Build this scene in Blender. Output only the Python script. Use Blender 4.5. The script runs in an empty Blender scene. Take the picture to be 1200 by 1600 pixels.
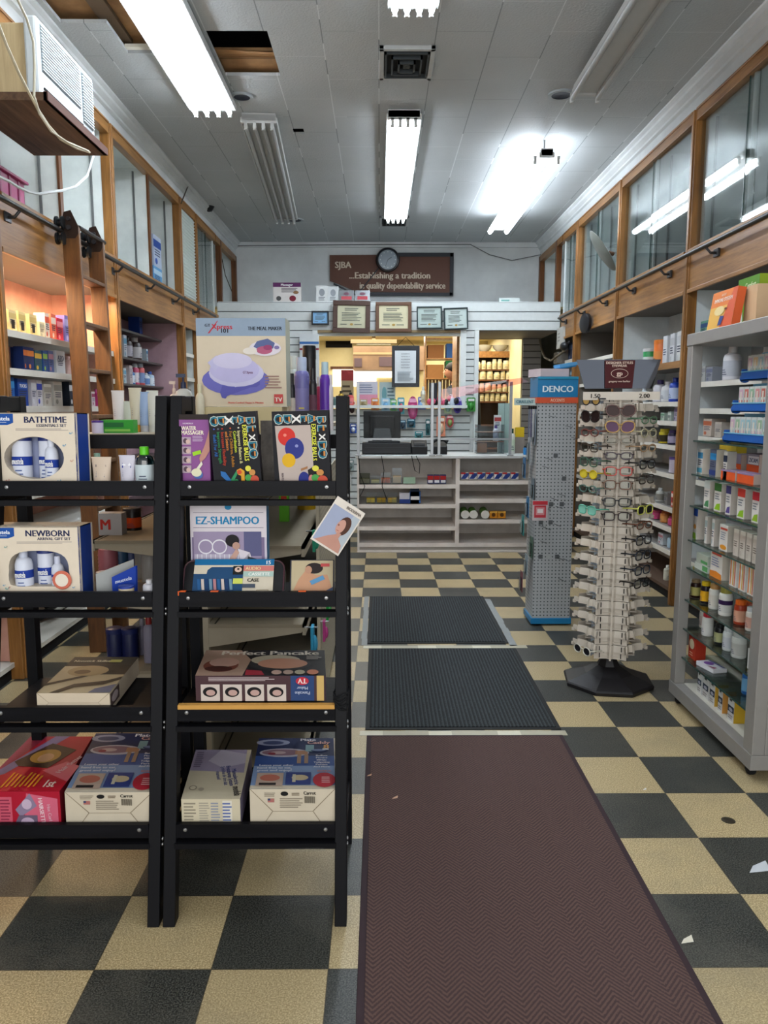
import bpy, math, random
from mathutils import Vector, Matrix
random.seed(7)
PI = math.pi
SC = bpy.context.scene
COL = SC.collection
# ---------------------------------------------------------------- camera
H = 1.453
pitch = math.atan(164/1200.0)
yaw = math.atan(7/1200.0*math.cos(pitch))
FW = Vector((math.sin(yaw)*math.cos(pitch), math.cos(yaw)*math.cos(pitch), -math.sin(pitch)))
RT = Vector((math.cos(yaw), -math.sin(yaw), 0))
UP = RT.cross(FW)
CAM = Vector((0, 0, H))
cam = bpy.data.cameras.new('camera'); camo = bpy.data.objects.new('camera', cam); COL.objects.link(camo)
camo.matrix_world = Matrix(((RT.x, UP.x, -FW.x, 0), (RT.y, UP.y, -FW.y, 0), (RT.z, UP.z, -FW.z, H), (0, 0, 0, 1)))
cam.sensor_fit = 'VERTICAL'; cam.sensor_height = 32.0; cam.lens = 32.0*1200/1600
cam.clip_start = 0.05; cam.clip_end = 100
SC.camera = camo
# ---------------------------------------------------------------- light + exposure
SC.view_settings.view_transform = 'Standard'; SC.view_settings.look = 'None'
SC.view_settings.gamma = 1; SC.view_settings.use_curve_mapping = False
SC.view_settings.exposure = 0.45
TUBE = 21.0           # emission strength of a lit fluorescent tube
W = bpy.data.worlds.new('World'); SC.world = W; W.use_nodes = True
W.node_tree.nodes['Background'].inputs[0].default_value = (0.80, 0.90, 1.0, 1)
W.node_tree.nodes['Background'].inputs[1].default_value = 1.0
def area(name, loc, size, power, colr, rot):
    l = bpy.data.lights.new(name, 'AREA'); l.shape = 'RECTANGLE'; l.size, l.size_y = size
    l.energy = power; l.color = colr
    o = bpy.data.objects.new(name, l); COL.objects.link(o); o.location = loc; o.rotation_euler = rot
    return o
area('shop_front_daylight', (0.1, -1.35, 1.75), (3.8, 2.6), 58, (1.0, 0.94, 0.86), (PI/2, 0, 0))
area('shelf_lamp_left', (-2.0, 4.85, 2.215), (0.06, 1.6), 22, (1.0, 0.66, 0.38), (0, 0, 0))
area('shelf_lamp_left', (-2.0, 3.0, 2.215), (0.06, 1.6), 8, (1.0, 0.66, 0.38), (0, 0, 0))
area('back_room_lamp', (0.4, 10.9, 2.58), (2.6, 1.0), 75, (1.0, 0.92, 0.76), (0, 0, 0))
area('back_room_lamp', (0.4, 13.0, 2.58), (2.6, 1.2), 60, (1.0, 0.92, 0.76), (0, 0, 0))

# pixel -> point helpers (used to read positions off the real planes of the room)
def ray(x, y): return FW + RT*((x-600)/1200.0) - UP*((y-800)/1200.0)
def PY(x, y, Y): d = ray(x, y); return CAM + d*(Y/d.y)
def PX(x, y, X): d = ray(x, y); return CAM + d*(X/d.x)
def PZ(x, y, z): d = ray(x, y); return CAM + d*((z-H)/d.z)

# ---------------------------------------------------------------- materials
def lin(c):
    c = c.lstrip('#'); r = []
    for i in (0, 2, 4):
        v = int(c[i:i+2], 16)/255.0
        r.append(v/12.92 if v <= 0.04045 else ((v+0.055)/1.055)**2.4)
    return (*r, 1)
MC = {}
def newmat(name):
    m = bpy.data.materials.new(name); m.use_nodes = True
    nt = m.node_tree; return m, nt, nt.nodes['Principled BSDF']
def N(nt, t, **kw):
    n = nt.nodes.new(t)
    for k, v in kw.items():
        if k == 'inp':
            for a, b in v.items(): n.inputs[a].default_value = b
        else: setattr(n, k, v)
    return n
def math_(nt, op, a, b=None, c=None):
    n = nt.nodes.new('ShaderNodeMath'); n.operation = op
    for i, v in enumerate((a, b, c)):
        if v is None: continue
        if isinstance(v, (int, float)): n.inputs[i].default_value = v
        else: nt.links.new(v, n.inputs[i])
    return n.outputs[0]
def mixc(nt, f, a, b):
    n = nt.nodes.new('ShaderNodeMix'); n.data_type = 'RGBA'
    for i, v in ((0, f), (6, a), (7, b)):
        if isinstance(v, (int, float, tuple)): n.inputs[i].default_value = v
        else: nt.links.new(v, n.inputs[i])
    return n.outputs[2]
def M(hexc, rough=0.5, metal=0.0, var=0.06, kind='paint'):
    """plain procedural paint / paper / plastic: a colour with a faint noise mottle"""
    key = (hexc, rough, metal, kind)
    if key in MC: return MC[key]
    m, nt, p = newmat('%s_%s' % (kind, hexc.lstrip('#')))
    c = lin(hexc)
    tc = N(nt, 'ShaderNodeTexCoord'); nz = N(nt, 'ShaderNodeTexNoise', inp={'Scale': 22.0, 'Detail': 3.0})
    nt.links.new(tc.outputs['Object'], nz.inputs['Vector'])
    dark = tuple(x*(1-2*var) for x in c[:3])+(1,)
    out = mixc(nt, nz.outputs[0], dark, c)
    nt.links.new(out, p.inputs['Base Color'])
    p.inputs['Roughness'].default_value = rough; p.inputs['Metallic'].default_value = metal
    p.inputs['Specular IOR Level'].default_value = 0.15 if kind in ('paper', 'ink', 'card', 'cloth', 'lens') or (kind == 'metal' and metal == 0) else 0.35
    MC[key] = m; return m
def emis(hexc, s):
    key = ('e', hexc, s)
    if key in MC: return MC[key]
    m, nt, p = newmat('glowing_'+hexc.lstrip('#'))
    p.inputs['Base Color'].default_value = lin(hexc)
    p.inputs['Emission Color'].default_value = lin(hexc); p.inputs['Emission Strength'].default_value = s
    MC[key] = m; return m
def glassm(name, tint='#e8f4f0', ior=1.45, gl=1.0, base=0.0, rough=0.02):
    if name in MC: return MC[name]
    m = bpy.data.materials.new(name); m.use_nodes = True; nt = m.node_tree; nt.nodes.clear()
    o = N(nt, 'ShaderNodeOutputMaterial'); mx = N(nt, 'ShaderNodeMixShader'); t = N(nt, 'ShaderNodeBsdfTransparent')
    g = N(nt, 'ShaderNodeBsdfGlossy'); fr = N(nt, 'ShaderNodeFresnel', inp={'IOR': ior})
    t.inputs[0].default_value = lin(tint); g.inputs['Roughness'].default_value = rough
    f = math_(nt, 'ADD', math_(nt, 'MULTIPLY', fr.outputs[0], gl), base)
    nt.links.new(f, mx.inputs[0]); nt.links.new(t.outputs[0], mx.inputs[1]); nt.links.new(g.outputs[0], mx.inputs[2])
    nt.links.new(mx.outputs[0], o.inputs[0]); MC[name] = m; return m
def wood(name, c1, c2, axis='Z', rough=0.38, scale=1.0):
    if name in MC: return MC[name]
    m, nt, p = newmat(name)
    tc = N(nt, 'ShaderNodeTexCoord'); mp = N(nt, 'ShaderNodeMapping')
    s = {'X': (1.5, 22, 22), 'Y': (22, 1.5, 22), 'Z': (22, 22, 1.5)}[axis]
    mp.inputs['Scale'].default_value = tuple(v*scale for v in s)
    nt.links.new(tc.outputs['Object'], mp.inputs['Vector'])
    nz = N(nt, 'ShaderNodeTexNoise', inp={'Scale': 1.6, 'Detail': 6.0, 'Roughness': 0.65, 'Distortion': 0.4})
    nt.links.new(mp.outputs[0], nz.inputs['Vector'])
    n2 = N(nt, 'ShaderNodeTexNoise', inp={'Scale': 2.2, 'Detail': 2.0}); nt.links.new(tc.outputs['Object'], n2.inputs['Vector'])
    f = math_(nt, 'MULTIPLY_ADD', n2.outputs[0], 0.5, math_(nt, 'MULTIPLY', nz.outputs[0], 0.95))
    rp = N(nt, 'ShaderNodeMapRange', inp={'From Min': 0.48, 'From Max': 0.95}); nt.links.new(f, rp.inputs[0])
    nt.links.new(mixc(nt, rp.outputs[0], lin(c1), lin(c2)), p.inputs['Base Color'])
    p.inputs['Roughness'].default_value = rough; p.inputs['Specular IOR Level'].default_value = 0.12 if name.startswith('black') else 0.4
    b = N(nt, 'ShaderNodeBump', inp={'Strength': 0.15, 'Distance': 0.004}); nt.links.new(nz.outputs[0], b.inputs['Height'])
    nt.links.new(b.outputs[0], p.inputs['Normal'])
    MC[name] = m; return m
def xyz(nt):
    g = N(nt, 'ShaderNodeNewGeometry'); s = N(nt, 'ShaderNodeSeparateXYZ'); nt.links.new(g.outputs['Position'], s.inputs[0])
    return s.outputs, g.outputs['Position']
def floor_mat():
    m, nt, p = newmat('checker_vinyl'); (x, y, z), pos = xyz(nt); T = 0.3048
    u = math_(nt, 'DIVIDE', math_(nt, 'ADD', x, 0.135+T*200), T); v = math_(nt, 'DIVIDE', math_(nt, 'ADD', y, -1.825+T*200), T)
    par = math_(nt, 'MODULO', math_(nt, 'ADD', math_(nt, 'FLOOR', u), math_(nt, 'FLOOR', v)), 2.0)
    # odd = dark
    ns = N(nt, 'ShaderNodeTexNoise', inp={'Scale': 230.0, 'Detail': 2.0}); nt.links.new(pos, ns.inputs['Vector'])
    nb = N(nt, 'ShaderNodeTexNoise', inp={'Scale': 1.7, 'Detail': 6.0, 'Roughness': 0.7}); nt.links.new(pos, nb.inputs['Vector'])
    wv = N(nt, 'ShaderNodeTexWhiteNoise', noise_dimensions='2D'); cb = N(nt, 'ShaderNodeCombineXYZ')
    nt.links.new(math_(nt, 'FLOOR', u), cb.inputs[0]); nt.links.new(math_(nt, 'FLOOR', v), cb.inputs[1]); nt.links.new(cb.outputs[0], wv.inputs['Vector'])
    r = N(nt, 'ShaderNodeMapRange', inp={'From Min': 0.40, 'From Max': 0.66}); nt.links.new(ns.outputs[0], r.inputs[0])
    light = mixc(nt, r.outputs[0], lin('#98845c'), lin('#d4c096')); dark = mixc(nt, r.outputs[0], lin('#121312'), lin('#565750'))
    # tile to tile tone
    light = mixc(nt, math_(nt, 'MULTIPLY', wv.outputs['Value'], 0.35), light, lin('#8f8468'))
    dark = mixc(nt, math_(nt, 'MULTIPLY', wv.outputs['Value'], 0.30), dark, lin('#3d4345'))
    c = mixc(nt, par, light, dark)
    # greyish wear
    rb = N(nt, 'ShaderNodeMapRange', inp={'From Min': 0.5, 'From Max': 0.75, 'To Max': 0.45}); nt.links.new(nb.outputs[0], rb.inputs[0])
    c = mixc(nt, rb.outputs[0], c, lin('#6e6a5e'))
    fu = math_(nt, 'FRACT', u); fv = math_(nt, 'FRACT', v)
    e = math_(nt, 'MINIMUM', math_(nt, 'MINIMUM', fu, math_(nt, 'SUBTRACT', 1.0, fu)), math_(nt, 'MINIMUM', fv, math_(nt, 'SUBTRACT', 1.0, fv)))
    ln = math_(nt, 'LESS_THAN', e, 0.005)
    c = mixc(nt, math_(nt, 'MULTIPLY', ln, 0.8), c, lin('#3a352b'))
    nt.links.new(c, p.inputs['Base Color'])
    rr = N(nt, 'ShaderNodeMapRange', inp={'To Min': 0.28, 'To Max': 0.5}); nt.links.new(nb.outputs[0], rr.inputs[0]); nt.links.new(rr.outputs[0], p.inputs['Roughness'])
    b = N(nt, 'ShaderNodeBump', inp={'Strength': 0.12, 'Distance': 0.002}); nt.links.new(ns.outputs[0], b.inputs['Height']); nt.links.new(b.outputs[0], p.inputs['Normal'])
    return m
def ceil_mat():
    m, nt, p = newmat('painted_ceiling_tile'); (x, y, z), pos = xyz(nt)
    u = math_(nt, 'DIVIDE', math_(nt, 'ADD', x, 0.002+0.3375*100), 0.3375); col_ = math_(nt, 'FLOOR', u)
    v = math_(nt, 'DIVIDE', math_(nt, 'ADD', math_(nt, 'ADD', y, 67.2), math_(nt, 'MULTIPLY', math_(nt, 'MODULO', col_, 2.0), 0.33)), 0.67)
    fu = math_(nt, 'FRACT', u); fv = math_(nt, 'FRACT', v)
    wn = N(nt, 'ShaderNodeTexWhiteNoise', noise_dimensions='1D'); nt.links.new(col_, wn.inputs['W'])
    e = math_(nt, 'LESS_THAN', math_(nt, 'MINIMUM', fu, math_(nt, 'SUBTRACT', 1.0, fu)), 0.010)
    e2 = math_(nt, 'MULTIPLY', math_(nt, 'LESS_THAN', math_(nt, 'MINIMUM', fv, math_(nt, 'SUBTRACT', 1.0, fv)), 0.006), 0.45)
    ed = math_(nt, 'MAXIMUM', e, e2)
    ns = N(nt, 'ShaderNodeTexNoise', inp={'Scale': 70.0, 'Detail': 3.0}); nt.links.new(pos, ns.inputs['Vector'])
    nb = N(nt, 'ShaderNodeTexNoise', inp={'Scale': 1.3, 'Detail': 4.0}); nt.links.new(pos, nb.inputs['Vector'])
    c = mixc(nt, nb.outputs[0], lin('#a2a7a9'), lin('#b8bdbf'))
    n3 = N(nt, 'ShaderNodeTexNoise', inp={'Scale': 2.1, 'Detail': 1.0}); nt.links.new(pos, n3.inputs['Vector'])
    lc = mixc(nt, math_(nt, 'GREATER_THAN', n3.outputs[0], 0.5), lin('#686e71'), lin('#d6dadb'))
    c = mixc(nt, math_(nt, 'MULTIPLY', ed, 0.75), c, lc)
    nt.links.new(c, p.inputs['Base Color']); p.inputs['Roughness'].default_value = 0.6
    b = N(nt, 'ShaderNodeBump', inp={'Strength': 0.5, 'Distance': 0.006}); nt.links.new(ns.outputs[0], b.inputs['Height']); nt.links.new(b.outputs[0], p.inputs['Normal'])
    return m
def mottled(name, c1, c2, scale=2.0, rough=0.6, bump=0.1, metal=0.0):
    if name in MC: return MC[name]
    m, nt, p = newmat(name); tc = N(nt, 'ShaderNodeTexCoord')
    n = N(nt, 'ShaderNodeTexNoise', inp={'Scale': scale, 'Detail': 6.0, 'Roughness': 0.6}); nt.links.new(tc.outputs['Object'], n.inputs['Vector'])
    r = N(nt, 'ShaderNodeMapRange', inp={'From Min': 0.35, 'From Max': 0.65}); nt.links.new(n.outputs[0], r.inputs[0])
    nt.links.new(mixc(nt, r.outputs[0], lin(c1), lin(c2)), p.inputs['Base Color'])
    p.inputs['Roughness'].default_value = rough; p.inputs['Metallic'].default_value = metal
    b = N(nt, 'ShaderNodeBump', inp={'Strength': bump, 'Distance': 0.01}); nt.links.new(n.outputs[0], b.inputs['Height']); nt.links.new(b.outputs[0], p.inputs['Normal'])
    MC[name] = m; return m
def herring_mat():
    m, nt, p = newmat('brown_herringbone_carpet'); (x, y, z), pos = xyz(nt)
    per = 0.092
    t = math_(nt, 'PINGPONG', math_(nt, 'ADD', x, 10.0), per/2)
    s = math_(nt, 'FRACT', math_(nt, 'DIVIDE', math_(nt, 'ADD', math_(nt, 'MULTIPLY', t, 1.15), math_(nt, 'ADD', y, 10.0)), 0.0165))
    ns = N(nt, 'ShaderNodeTexNoise', inp={'Scale': 260.0, 'Detail': 2.0}); nt.links.new(pos, ns.inputs['Vector'])
    st = math_(nt, 'GREATER_THAN', math_(nt, 'ADD', s, math_(nt, 'MULTIPLY', math_(nt, 'SUBTRACT', ns.outputs[0], 0.5), 0.9)), 0.5)
    c = mixc(nt, st, lin('#3b2826'), lin('#5a423b'))
    nb = N(nt, 'ShaderNodeTexNoise', inp={'Scale': 3.0, 'Detail': 3.0}); nt.links.new(pos, nb.inputs['Vector'])
    c = mixc(nt, math_(nt, 'MULTIPLY', nb.outputs[0], 0.35), c, lin('#4c3a3a'))
    nt.links.new(c, p.inputs['Base Color']); p.inputs['Roughness'].default_value = 0.95
    b = N(nt, 'ShaderNodeBump', inp={'Strength': 0.6, 'Distance': 0.003}); nt.links.new(st, b.inputs['Height']); nt.links.new(b.outputs[0], p.inputs['Normal'])
    return m
def rib_mat():
    m, nt, p = newmat('black_ribbed_carpet'); (x, y, z), pos = xyz(nt)
    s = math_(nt, 'FRACT', math_(nt, 'DIVIDE', math_(nt, 'ADD', x, 10.0), 0.018))
    ns = N(nt, 'ShaderNodeTexNoise', inp={'Scale': 190.0, 'Detail': 2.0}); nt.links.new(pos, ns.inputs['Vector'])
    st = math_(nt, 'GREATER_THAN', math_(nt, 'ADD', s, math_(nt, 'MULTIPLY', math_(nt, 'SUBTRACT', ns.outputs[0], 0.5), 1.6)), 0.55)
    c = mixc(nt, st, lin('#15181a'), lin('#343b3e'))
    nt.links.new(c, p.inputs['Base Color']); p.inputs['Roughness'].default_value = 0.95
    b = N(nt, 'ShaderNodeBump', inp={'Strength': 0.6, 'Distance': 0.003}); nt.links.new(st, b.inputs['Height']); nt.links.new(b.outputs[0], p.inputs['Normal'])
    return m
def peg_mat(name, basec, holec, step, rad, horiz='X', rough=0.5):
    m, nt, p = newmat(name); tc = N(nt, 'ShaderNodeTexCoord'); s = N(nt, 'ShaderNodeSeparateXYZ'); nt.links.new(tc.outputs['Object'], s.inputs[0])
    a = math_(nt, 'SUBTRACT', math_(nt, 'FRACT', math_(nt, 'DIVIDE', math_(nt, 'ADD', s.outputs[horiz], 10.0), step)), 0.5)
    b = math_(nt, 'SUBTRACT', math_(nt, 'FRACT', math_(nt, 'DIVIDE', math_(nt, 'ADD', s.outputs['Z'], 10.0), step)), 0.5)
    d = math_(nt, 'SQRT', math_(nt, 'ADD', math_(nt, 'MULTIPLY', a, a), math_(nt, 'MULTIPLY', b, b)))
    nt.links.new(mixc(nt, math_(nt, 'LESS_THAN', d, rad/step), lin(basec), lin(holec)), p.inputs['Base Color'])
    p.inputs['Roughness'].default_value = rough; return m

OAK = wood('oak_upright', '#5c3a15', '#9c6c36', 'Z'); OAKY = wood('oak_fascia', '#66411b', '#a3743e', 'Y'); OAKD = wood('dark_oak', '#41240f', '#70441f', 'Z')
LADW = wood('ladder_oak', '#3c240e', '#68441f', 'Z', 0.5); RAW = wood('raw_particle_edge', '#b98746', '#d9ad6b', 'X', 0.7)
PLANK = wood('weathered_plank', '#3d2a1e', '#6b503a', 'Y', 0.8); PINE = wood('pine_panel', '#a9926c', '#cbb58c', 'Z', 0.7)
BLK = M('#0d0d11', 0.5, kind='metal'); BLKW = wood('black_stained_wood', '#101014', '#23232a', 'X', 0.45)
WHT = M('#dcdcd6', 0.55); OFFW = M('#cfccc2', 0.6); WALLW = mottled('painted_wall', '#b9bdbe', '#cfd3d3', 1.5, 0.7, 0.05)
CABW = mottled('cabinet_white', '#bcc2c0', '#d4d9d5', 3.0, 0.6, 0.05); CABWR = mottled('cabinet_grey_white', '#c4cccd', '#dce2e2', 3.0, 0.6, 0.05)
PINK = mottled('salmon_board', '#c08c7c', '#d6a592', 4.0, 0.65, 0.05); MAUVE = mottled('mauve_board', '#a78690', '#bc9ba4', 4.0, 0.65, 0.05)
CREAM = mottled('cream_plaster', '#cfc08e', '#e0d4a6', 1.5, 0.7, 0.05); STEEL = M('#9a9a9a', 0.3, 0.8, kind='metal'); DSTEEL = M('#4a4a4c', 0.4, 0.8, kind='metal')
ALU = M('#989591', 0.42, 0.3, kind='metal'); BEIGE = M('#b3a994', 0.5, kind='metal'); LAM = mottled('grey_laminate', '#c9c3bd', '#dcd7d1', 5.0, 0.5, 0.02)
GLASS = glassm('clear_glass', '#fafdfc', 1.45, 0.6, 0.03); SHELFG = glassm('shelf_glass', '#dce8e4', 1.5, 0.7, 0.05); PLEXI = glassm('plexiglass', '#fcfefe', 1.40, 0.08, 0.0)
GEDGE = M('#27443f', 0.2, kind='glass_edge'); BAGP = glassm('clear_plastic', '#f4f8fa', 1.45, 0.6, 0.04, 0.1)
CARD = mottled('cardboard', '#8a6743', '#ab8358', 6.0, 0.8, 0.1); DARK = M('#0c0d10', 0.9)

# ---------------------------------------------------------------- mesh builder
TXT = {}
def text_geo(s, bold):
    k = (s, bold)
    if k in TXT: return TXT[k]
    cu = bpy.data.curves.new('t', 'FONT'); cu.body = s; cu.size = 1.0; cu.resolution_u = 2; cu.offset = 0.0
    o = bpy.data.objects.new('t', cu); COL.objects.link(o)
    dg = bpy.context.evaluated_depsgraph_get(); dg.update()
    me = bpy.data.meshes.new_from_object(o.evaluated_get(dg))
    vs = [(v.co.x, v.co.y) for v in me.vertices]; fs = [tuple(p.vertices) for p in me.polygons]
    bpy.data.objects.remove(o); bpy.data.curves.remove(cu); bpy.data.meshes.remove(me)
    if vs:
        x0 = min(v[0] for v in vs); x1 = max(v[0] for v in vs)
        vs = [(v[0]-(x0+x1)/2, v[1]-0.35) for v in vs]; w = x1-x0
    else: w = 0.01
    TXT[k] = (vs, fs, w); return TXT[k]
class B:
    def __init__(s): s.v = []; s.f = []; s.m = []; s.mats = []; s.sm = []; s.X = Matrix.Identity(4)
    def mi(s, m):
        if m not in s.mats: s.mats.append(m)
        return s.mats.index(m)
    def add(s, vs, fs, m, sm=False):
        o = len(s.v); i = s.mi(m)
        s.v += [tuple(s.X @ Vector(v)) for v in vs]
        for f in fs: s.f.append(tuple(o+k for k in f)); s.m.append(i); s.sm.append(sm)
        return s
    def box(s, x0, x1, y0, y1, z0, z1, m):
        vs = [(x, y, z) for x in (x0, x1) for y in (y0, y1) for z in (z0, z1)]
        return s.add(vs, [(0, 1, 3, 2), (4, 6, 7, 5), (0, 4, 5, 1), (2, 3, 7, 6), (0, 2, 6, 4), (1, 5, 7, 3)], m)
    def beam(s, p0, p1, w, h, m, side=(1, 0, 0)):
        p0, p1 = Vector(p0), Vector(p1); d = (p1-p0).normalized(); a = Vector(side); a = (a-d*a.dot(d)).normalized(); b = d.cross(a)
        vs = []
        for p in (p0, p1):
            for i, j in ((-1, -1), (1, -1), (1, 1), (-1, 1)): vs.append(tuple(p+a*(i*w/2)+b*(j*h/2)))
        return s.add(vs, [(3, 2, 1, 0), (4, 5, 6, 7), (0, 1, 5, 4), (1, 2, 6, 5), (2, 3, 7, 6), (3, 0, 4, 7)], m)
    def tube(s, pts, r, m, n=8, cap=True):
        pts = [Vector(p) for p in pts]; vs = []; fs = []
        ref = Vector((0, 0, 1))
        for i, p in enumerate(pts):
            d = (pts[min(i+1, len(pts)-1)]-pts[max(i-1, 0)]).normalized()
            if abs(d.dot(ref)) > 0.95: ref = Vector((1, 0, 0)) if abs(d.x) < 0.9 else Vector((0, 1, 0))
            a = (ref-d*ref.dot(d)).normalized(); b = d.cross(a); ref = a
            rr = r[i] if isinstance(r, (list, tuple)) else r
            for k in range(n): t = 2*PI*k/n; vs.append(tuple(p+a*(rr*math.cos(t))+b*(rr*math.sin(t))))
        for i in range(len(pts)-1):
            for k in range(n): fs.append((i*n+k, i*n+(k+1) % n, (i+1)*n+(k+1) % n, (i+1)*n+k))
        if cap: fs.append(tuple(range(n))[::-1]); fs.append(tuple((len(pts)-1)*n+k for k in range(n)))
        return s.add(vs, fs, m, True)
    def lathe(s, prof, m, c=(0, 0, 0), n=16, sx=1, sy=1, axis='Z', cap=True):
        vs = []; fs = []
        for r, z in prof:
            for k in range(n):
                t = 2*PI*k/n; a, b = r*math.cos(t)*sx, r*math.sin(t)*sy
                q = (a, b, z) if axis == 'Z' else ((a, z, b) if axis == 'Y' else (z, a, b))
                vs.append((c[0]+q[0], c[1]+q[1], c[2]+q[2]))
        L = len(prof)
        for i in range(L-1):
            for k in range(n): fs.append((i*n+k, i*n+(k+1) % n, (i+1)*n+(k+1) % n, (i+1)*n+k))
        if cap and prof[0][0] > 1e-5: fs.append(tuple(range(n))[::-1])
        if cap and prof[-1][0] > 1e-5: fs.append(tuple((L-1)*n+k for k in range(n)))
        return s.add(vs, fs, m, True)
    def poly(s, pts, m): return s.add(pts, [tuple(range(len(pts)))], m)
    def prism(s, pts2, o, u, v, th, m):
        """2-D outline on plane (o,u,v) given thickness th along u x v"""
        o, u, v = Vector(o), Vector(u), Vector(v); n = u.cross(v).normalized(); L = len(pts2)
        a = [tuple(o+u*p[0]+v*p[1]) for p in pts2]; b = [tuple(Vector(q)+n*th) for q in a]
        fs = [tuple(range(L))[::-1], tuple(range(L, 2*L))]+[(i, (i+1) % L, L+(i+1) % L, L+i) for i in range(L)]
        return s.add(a+b, fs, m)
    # ---- printed artwork on a face: o = lower-left corner, u/v = full face vectors
    def art(s, o, u, v, ops, lift=0.0006):
        o, u, v = Vector(o), Vector(u), Vector(v); n = u.cross(v).normalized(); w, h = u.length, v.length; U, V = u/w, v/h
        k = 1; lift = min(lift, 0.005/max(1, len(ops))) if lift < .001 else lift
        for op in ops:
            off = n*(lift*k); k += 1
            P = lambda a, b: tuple(o+off+u*a+v*b)
            t = op[0]
            if t == 'R': _, a, b, c, d, m = op; s.poly([P(a, b), P(c, b), P(c, d), P(a, d)], m)
            elif t == 'E': _, a, b, ra, rb, m = op[:6]; nn = 20; s.poly([P(a+ra*math.cos(2*PI*i/nn), b+rb*math.sin(2*PI*i/nn)) for i in range(nn)], m)
            elif t == 'P': s.poly([P(a, b) for a, b in op[1]], op[2])
            elif t == 'T':   # text, centre u,v, text height (fraction of h), max width (fraction of w), material, rotation deg, bold
                _, tx, a, b, th, mw, m = op[:7]; rot = math.radians(op[7]) if len(op) > 7 else 0; bold = op[8] if len(op) > 8 else True
                vs, fs, tw = text_geo(tx, bold); sz = th*h/0.72; sx_ = min(sz, mw*w/tw) if abs(math.sin(rot)) < 0.5 else min(sz, mw*h/tw)
                cr, sr = math.cos(rot), math.sin(rot)
                c0 = o+off+u*a+v*b
                for j_, dx in enumerate((-.036, .036, 0) if bold else (0,)): s.add([tuple(c0+n*(lift*.25*j_)+U*((x+dx)*sx_*cr-y*sz*sr)+V*((x+dx)*sx_*sr+y*sz*cr)) for x, y in vs], fs, m)
            elif t == 'L':   # fine print: rows of thin strokes
                _, a, b, c, d, rows, m = op
                for i in range(rows):
                    yy = b+(d-b)*(i+0.5)/rows; hh = (d-b)/rows*0.22; x1 = a+(c-a)*(0.72+0.28*random.random())
                    s.poly([P(a, yy-hh), P(x1, yy-hh), P(x1, yy+hh), P(a, yy+hh)], m)
        return s
    def obj(s, name, parent=None, bevel=0.0, label=None, cat=None, group=None, kind=None, loc=None, rot=None, sub=0):
        me = bpy.data.meshes.new(name); me.from_pydata(s.v, [], s.f)
        for m in s.mats: me.materials.append(m)
        me.polygons.foreach_set('material_index', s.m); me.polygons.foreach_set('use_smooth', s.sm)
        me.update()
        o = bpy.data.objects.new(name, me); COL.objects.link(o)
        if parent: o.parent = parent
        if loc is not None: o.location = loc
        if rot is not None: o.rotation_euler = rot
        if bevel: b = o.modifiers.new('bev', 'BEVEL'); b.width = bevel; b.segments = 2; b.limit_method = 'ANGLE'; b.angle_limit = 0.6
        if any(s.sm): e = o.modifiers.new('es', 'EDGE_SPLIT'); e.split_angle = math.radians(40)
        tag(o, label, cat, group, kind); return o
def tag(o, label=None, cat=None, group=None, kind=None):
    if label: o['label'] = label
    if cat: o['category'] = cat
    if group: o['group'] = group
    if kind: o['kind'] = kind
def empty(name, label, cat, loc=(0, 0, 0), rot=(0, 0, 0), group=None):
    o = bpy.data.objects.new(name, None); COL.objects.link(o); o.location = loc; o.rotation_euler = rot; o.empty_display_size = 0.05
    tag(o, label, cat, group); return o
def dup(o, loc=None, rot=None, label=None, group=None, parent=None):
    c = o.copy(); COL.objects.link(c)
    if parent is not None: c.parent = parent
    if loc is not None: c.location = loc
    if rot is not None: c.rotation_euler = rot
    if label: c['label'] = label
    if group: c['group'] = group
    for ch in list(o.children): dup(ch, parent=c)
    return c
def struct(b, name, **k): return b.obj(name, kind='structure', **k)
ORD = ['first', 'second', 'third', 'fourth', 'fifth', 'sixth', 'seventh', 'eighth', 'ninth', 'tenth', 'eleventh', 'twelfth', 'thirteenth', 'fourteenth', 'fifteenth', 'sixteenth', 'seventeenth', 'eighteenth', 'nineteenth', 'twentieth']

# ================================================================= STRUCTURE
XL, XR, ZC, YB = -1.93, 2.16, 3.63, 10.68
YF = -1.4
struct(B().box(-2.5, 2.7, YF, 14.2, -0.1, 0, floor_mat()), 'floor')
CM = ceil_mat()
b = B()   # ceiling built as a grid of slabs that leaves the two torn openings
holes = [(-1.82, -1.36, 3.75, 4.74), (-1.56, -1.36, 4.74, 5.12), (-1.02, -0.655, 4.83, 5.44), (-0.69, -0.60, 6.42, 6.55)]
xs = sorted(set([-2.5, 2.7]+[h[i] for h in holes for i in (0, 1)])); ys = sorted(set([YF, 10.72]+[h[i] for h in holes for i in (2, 3)]))
for i in range(len(xs)-1):
    for j in range(len(ys)-1):
        cx, cy = (xs[i]+xs[i+1])/2, (ys[j]+ys[j+1])/2
        if not any(h[0] < cx < h[1] and h[2] < cy < h[3] for h in holes): b.box(xs[i], xs[i+1], ys[j], ys[j+1], ZC, ZC+0.02, CM)
struct(b, 'ceiling')
b = B(); b.box(-2.2, -1.1, 3.4, 5.5, ZC+0.07, ZC+0.09, CARD); b.box(-1.62, -1.52, 3.6, 5.1, ZC+0.045, ZC+0.07, M('#5c4a36', 0.8))
b.box(-1.2, -0.4, 5.2, 5.7, ZC+0.05, ZC+0.07, CARD); b.box(-1.05, -0.6, 5.27, 5.29, ZC+0.04, ZC+0.05, M('#7a5a38', 0.8))
b.box(-1.3, -0.4, 4.6, 5.1, ZC+0.16, ZC+0.18, M('#10161f', 0.9)); b.box(-0.8, -0.5, 6.3, 6.7, ZC+0.1, ZC+0.12, DARK)
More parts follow.
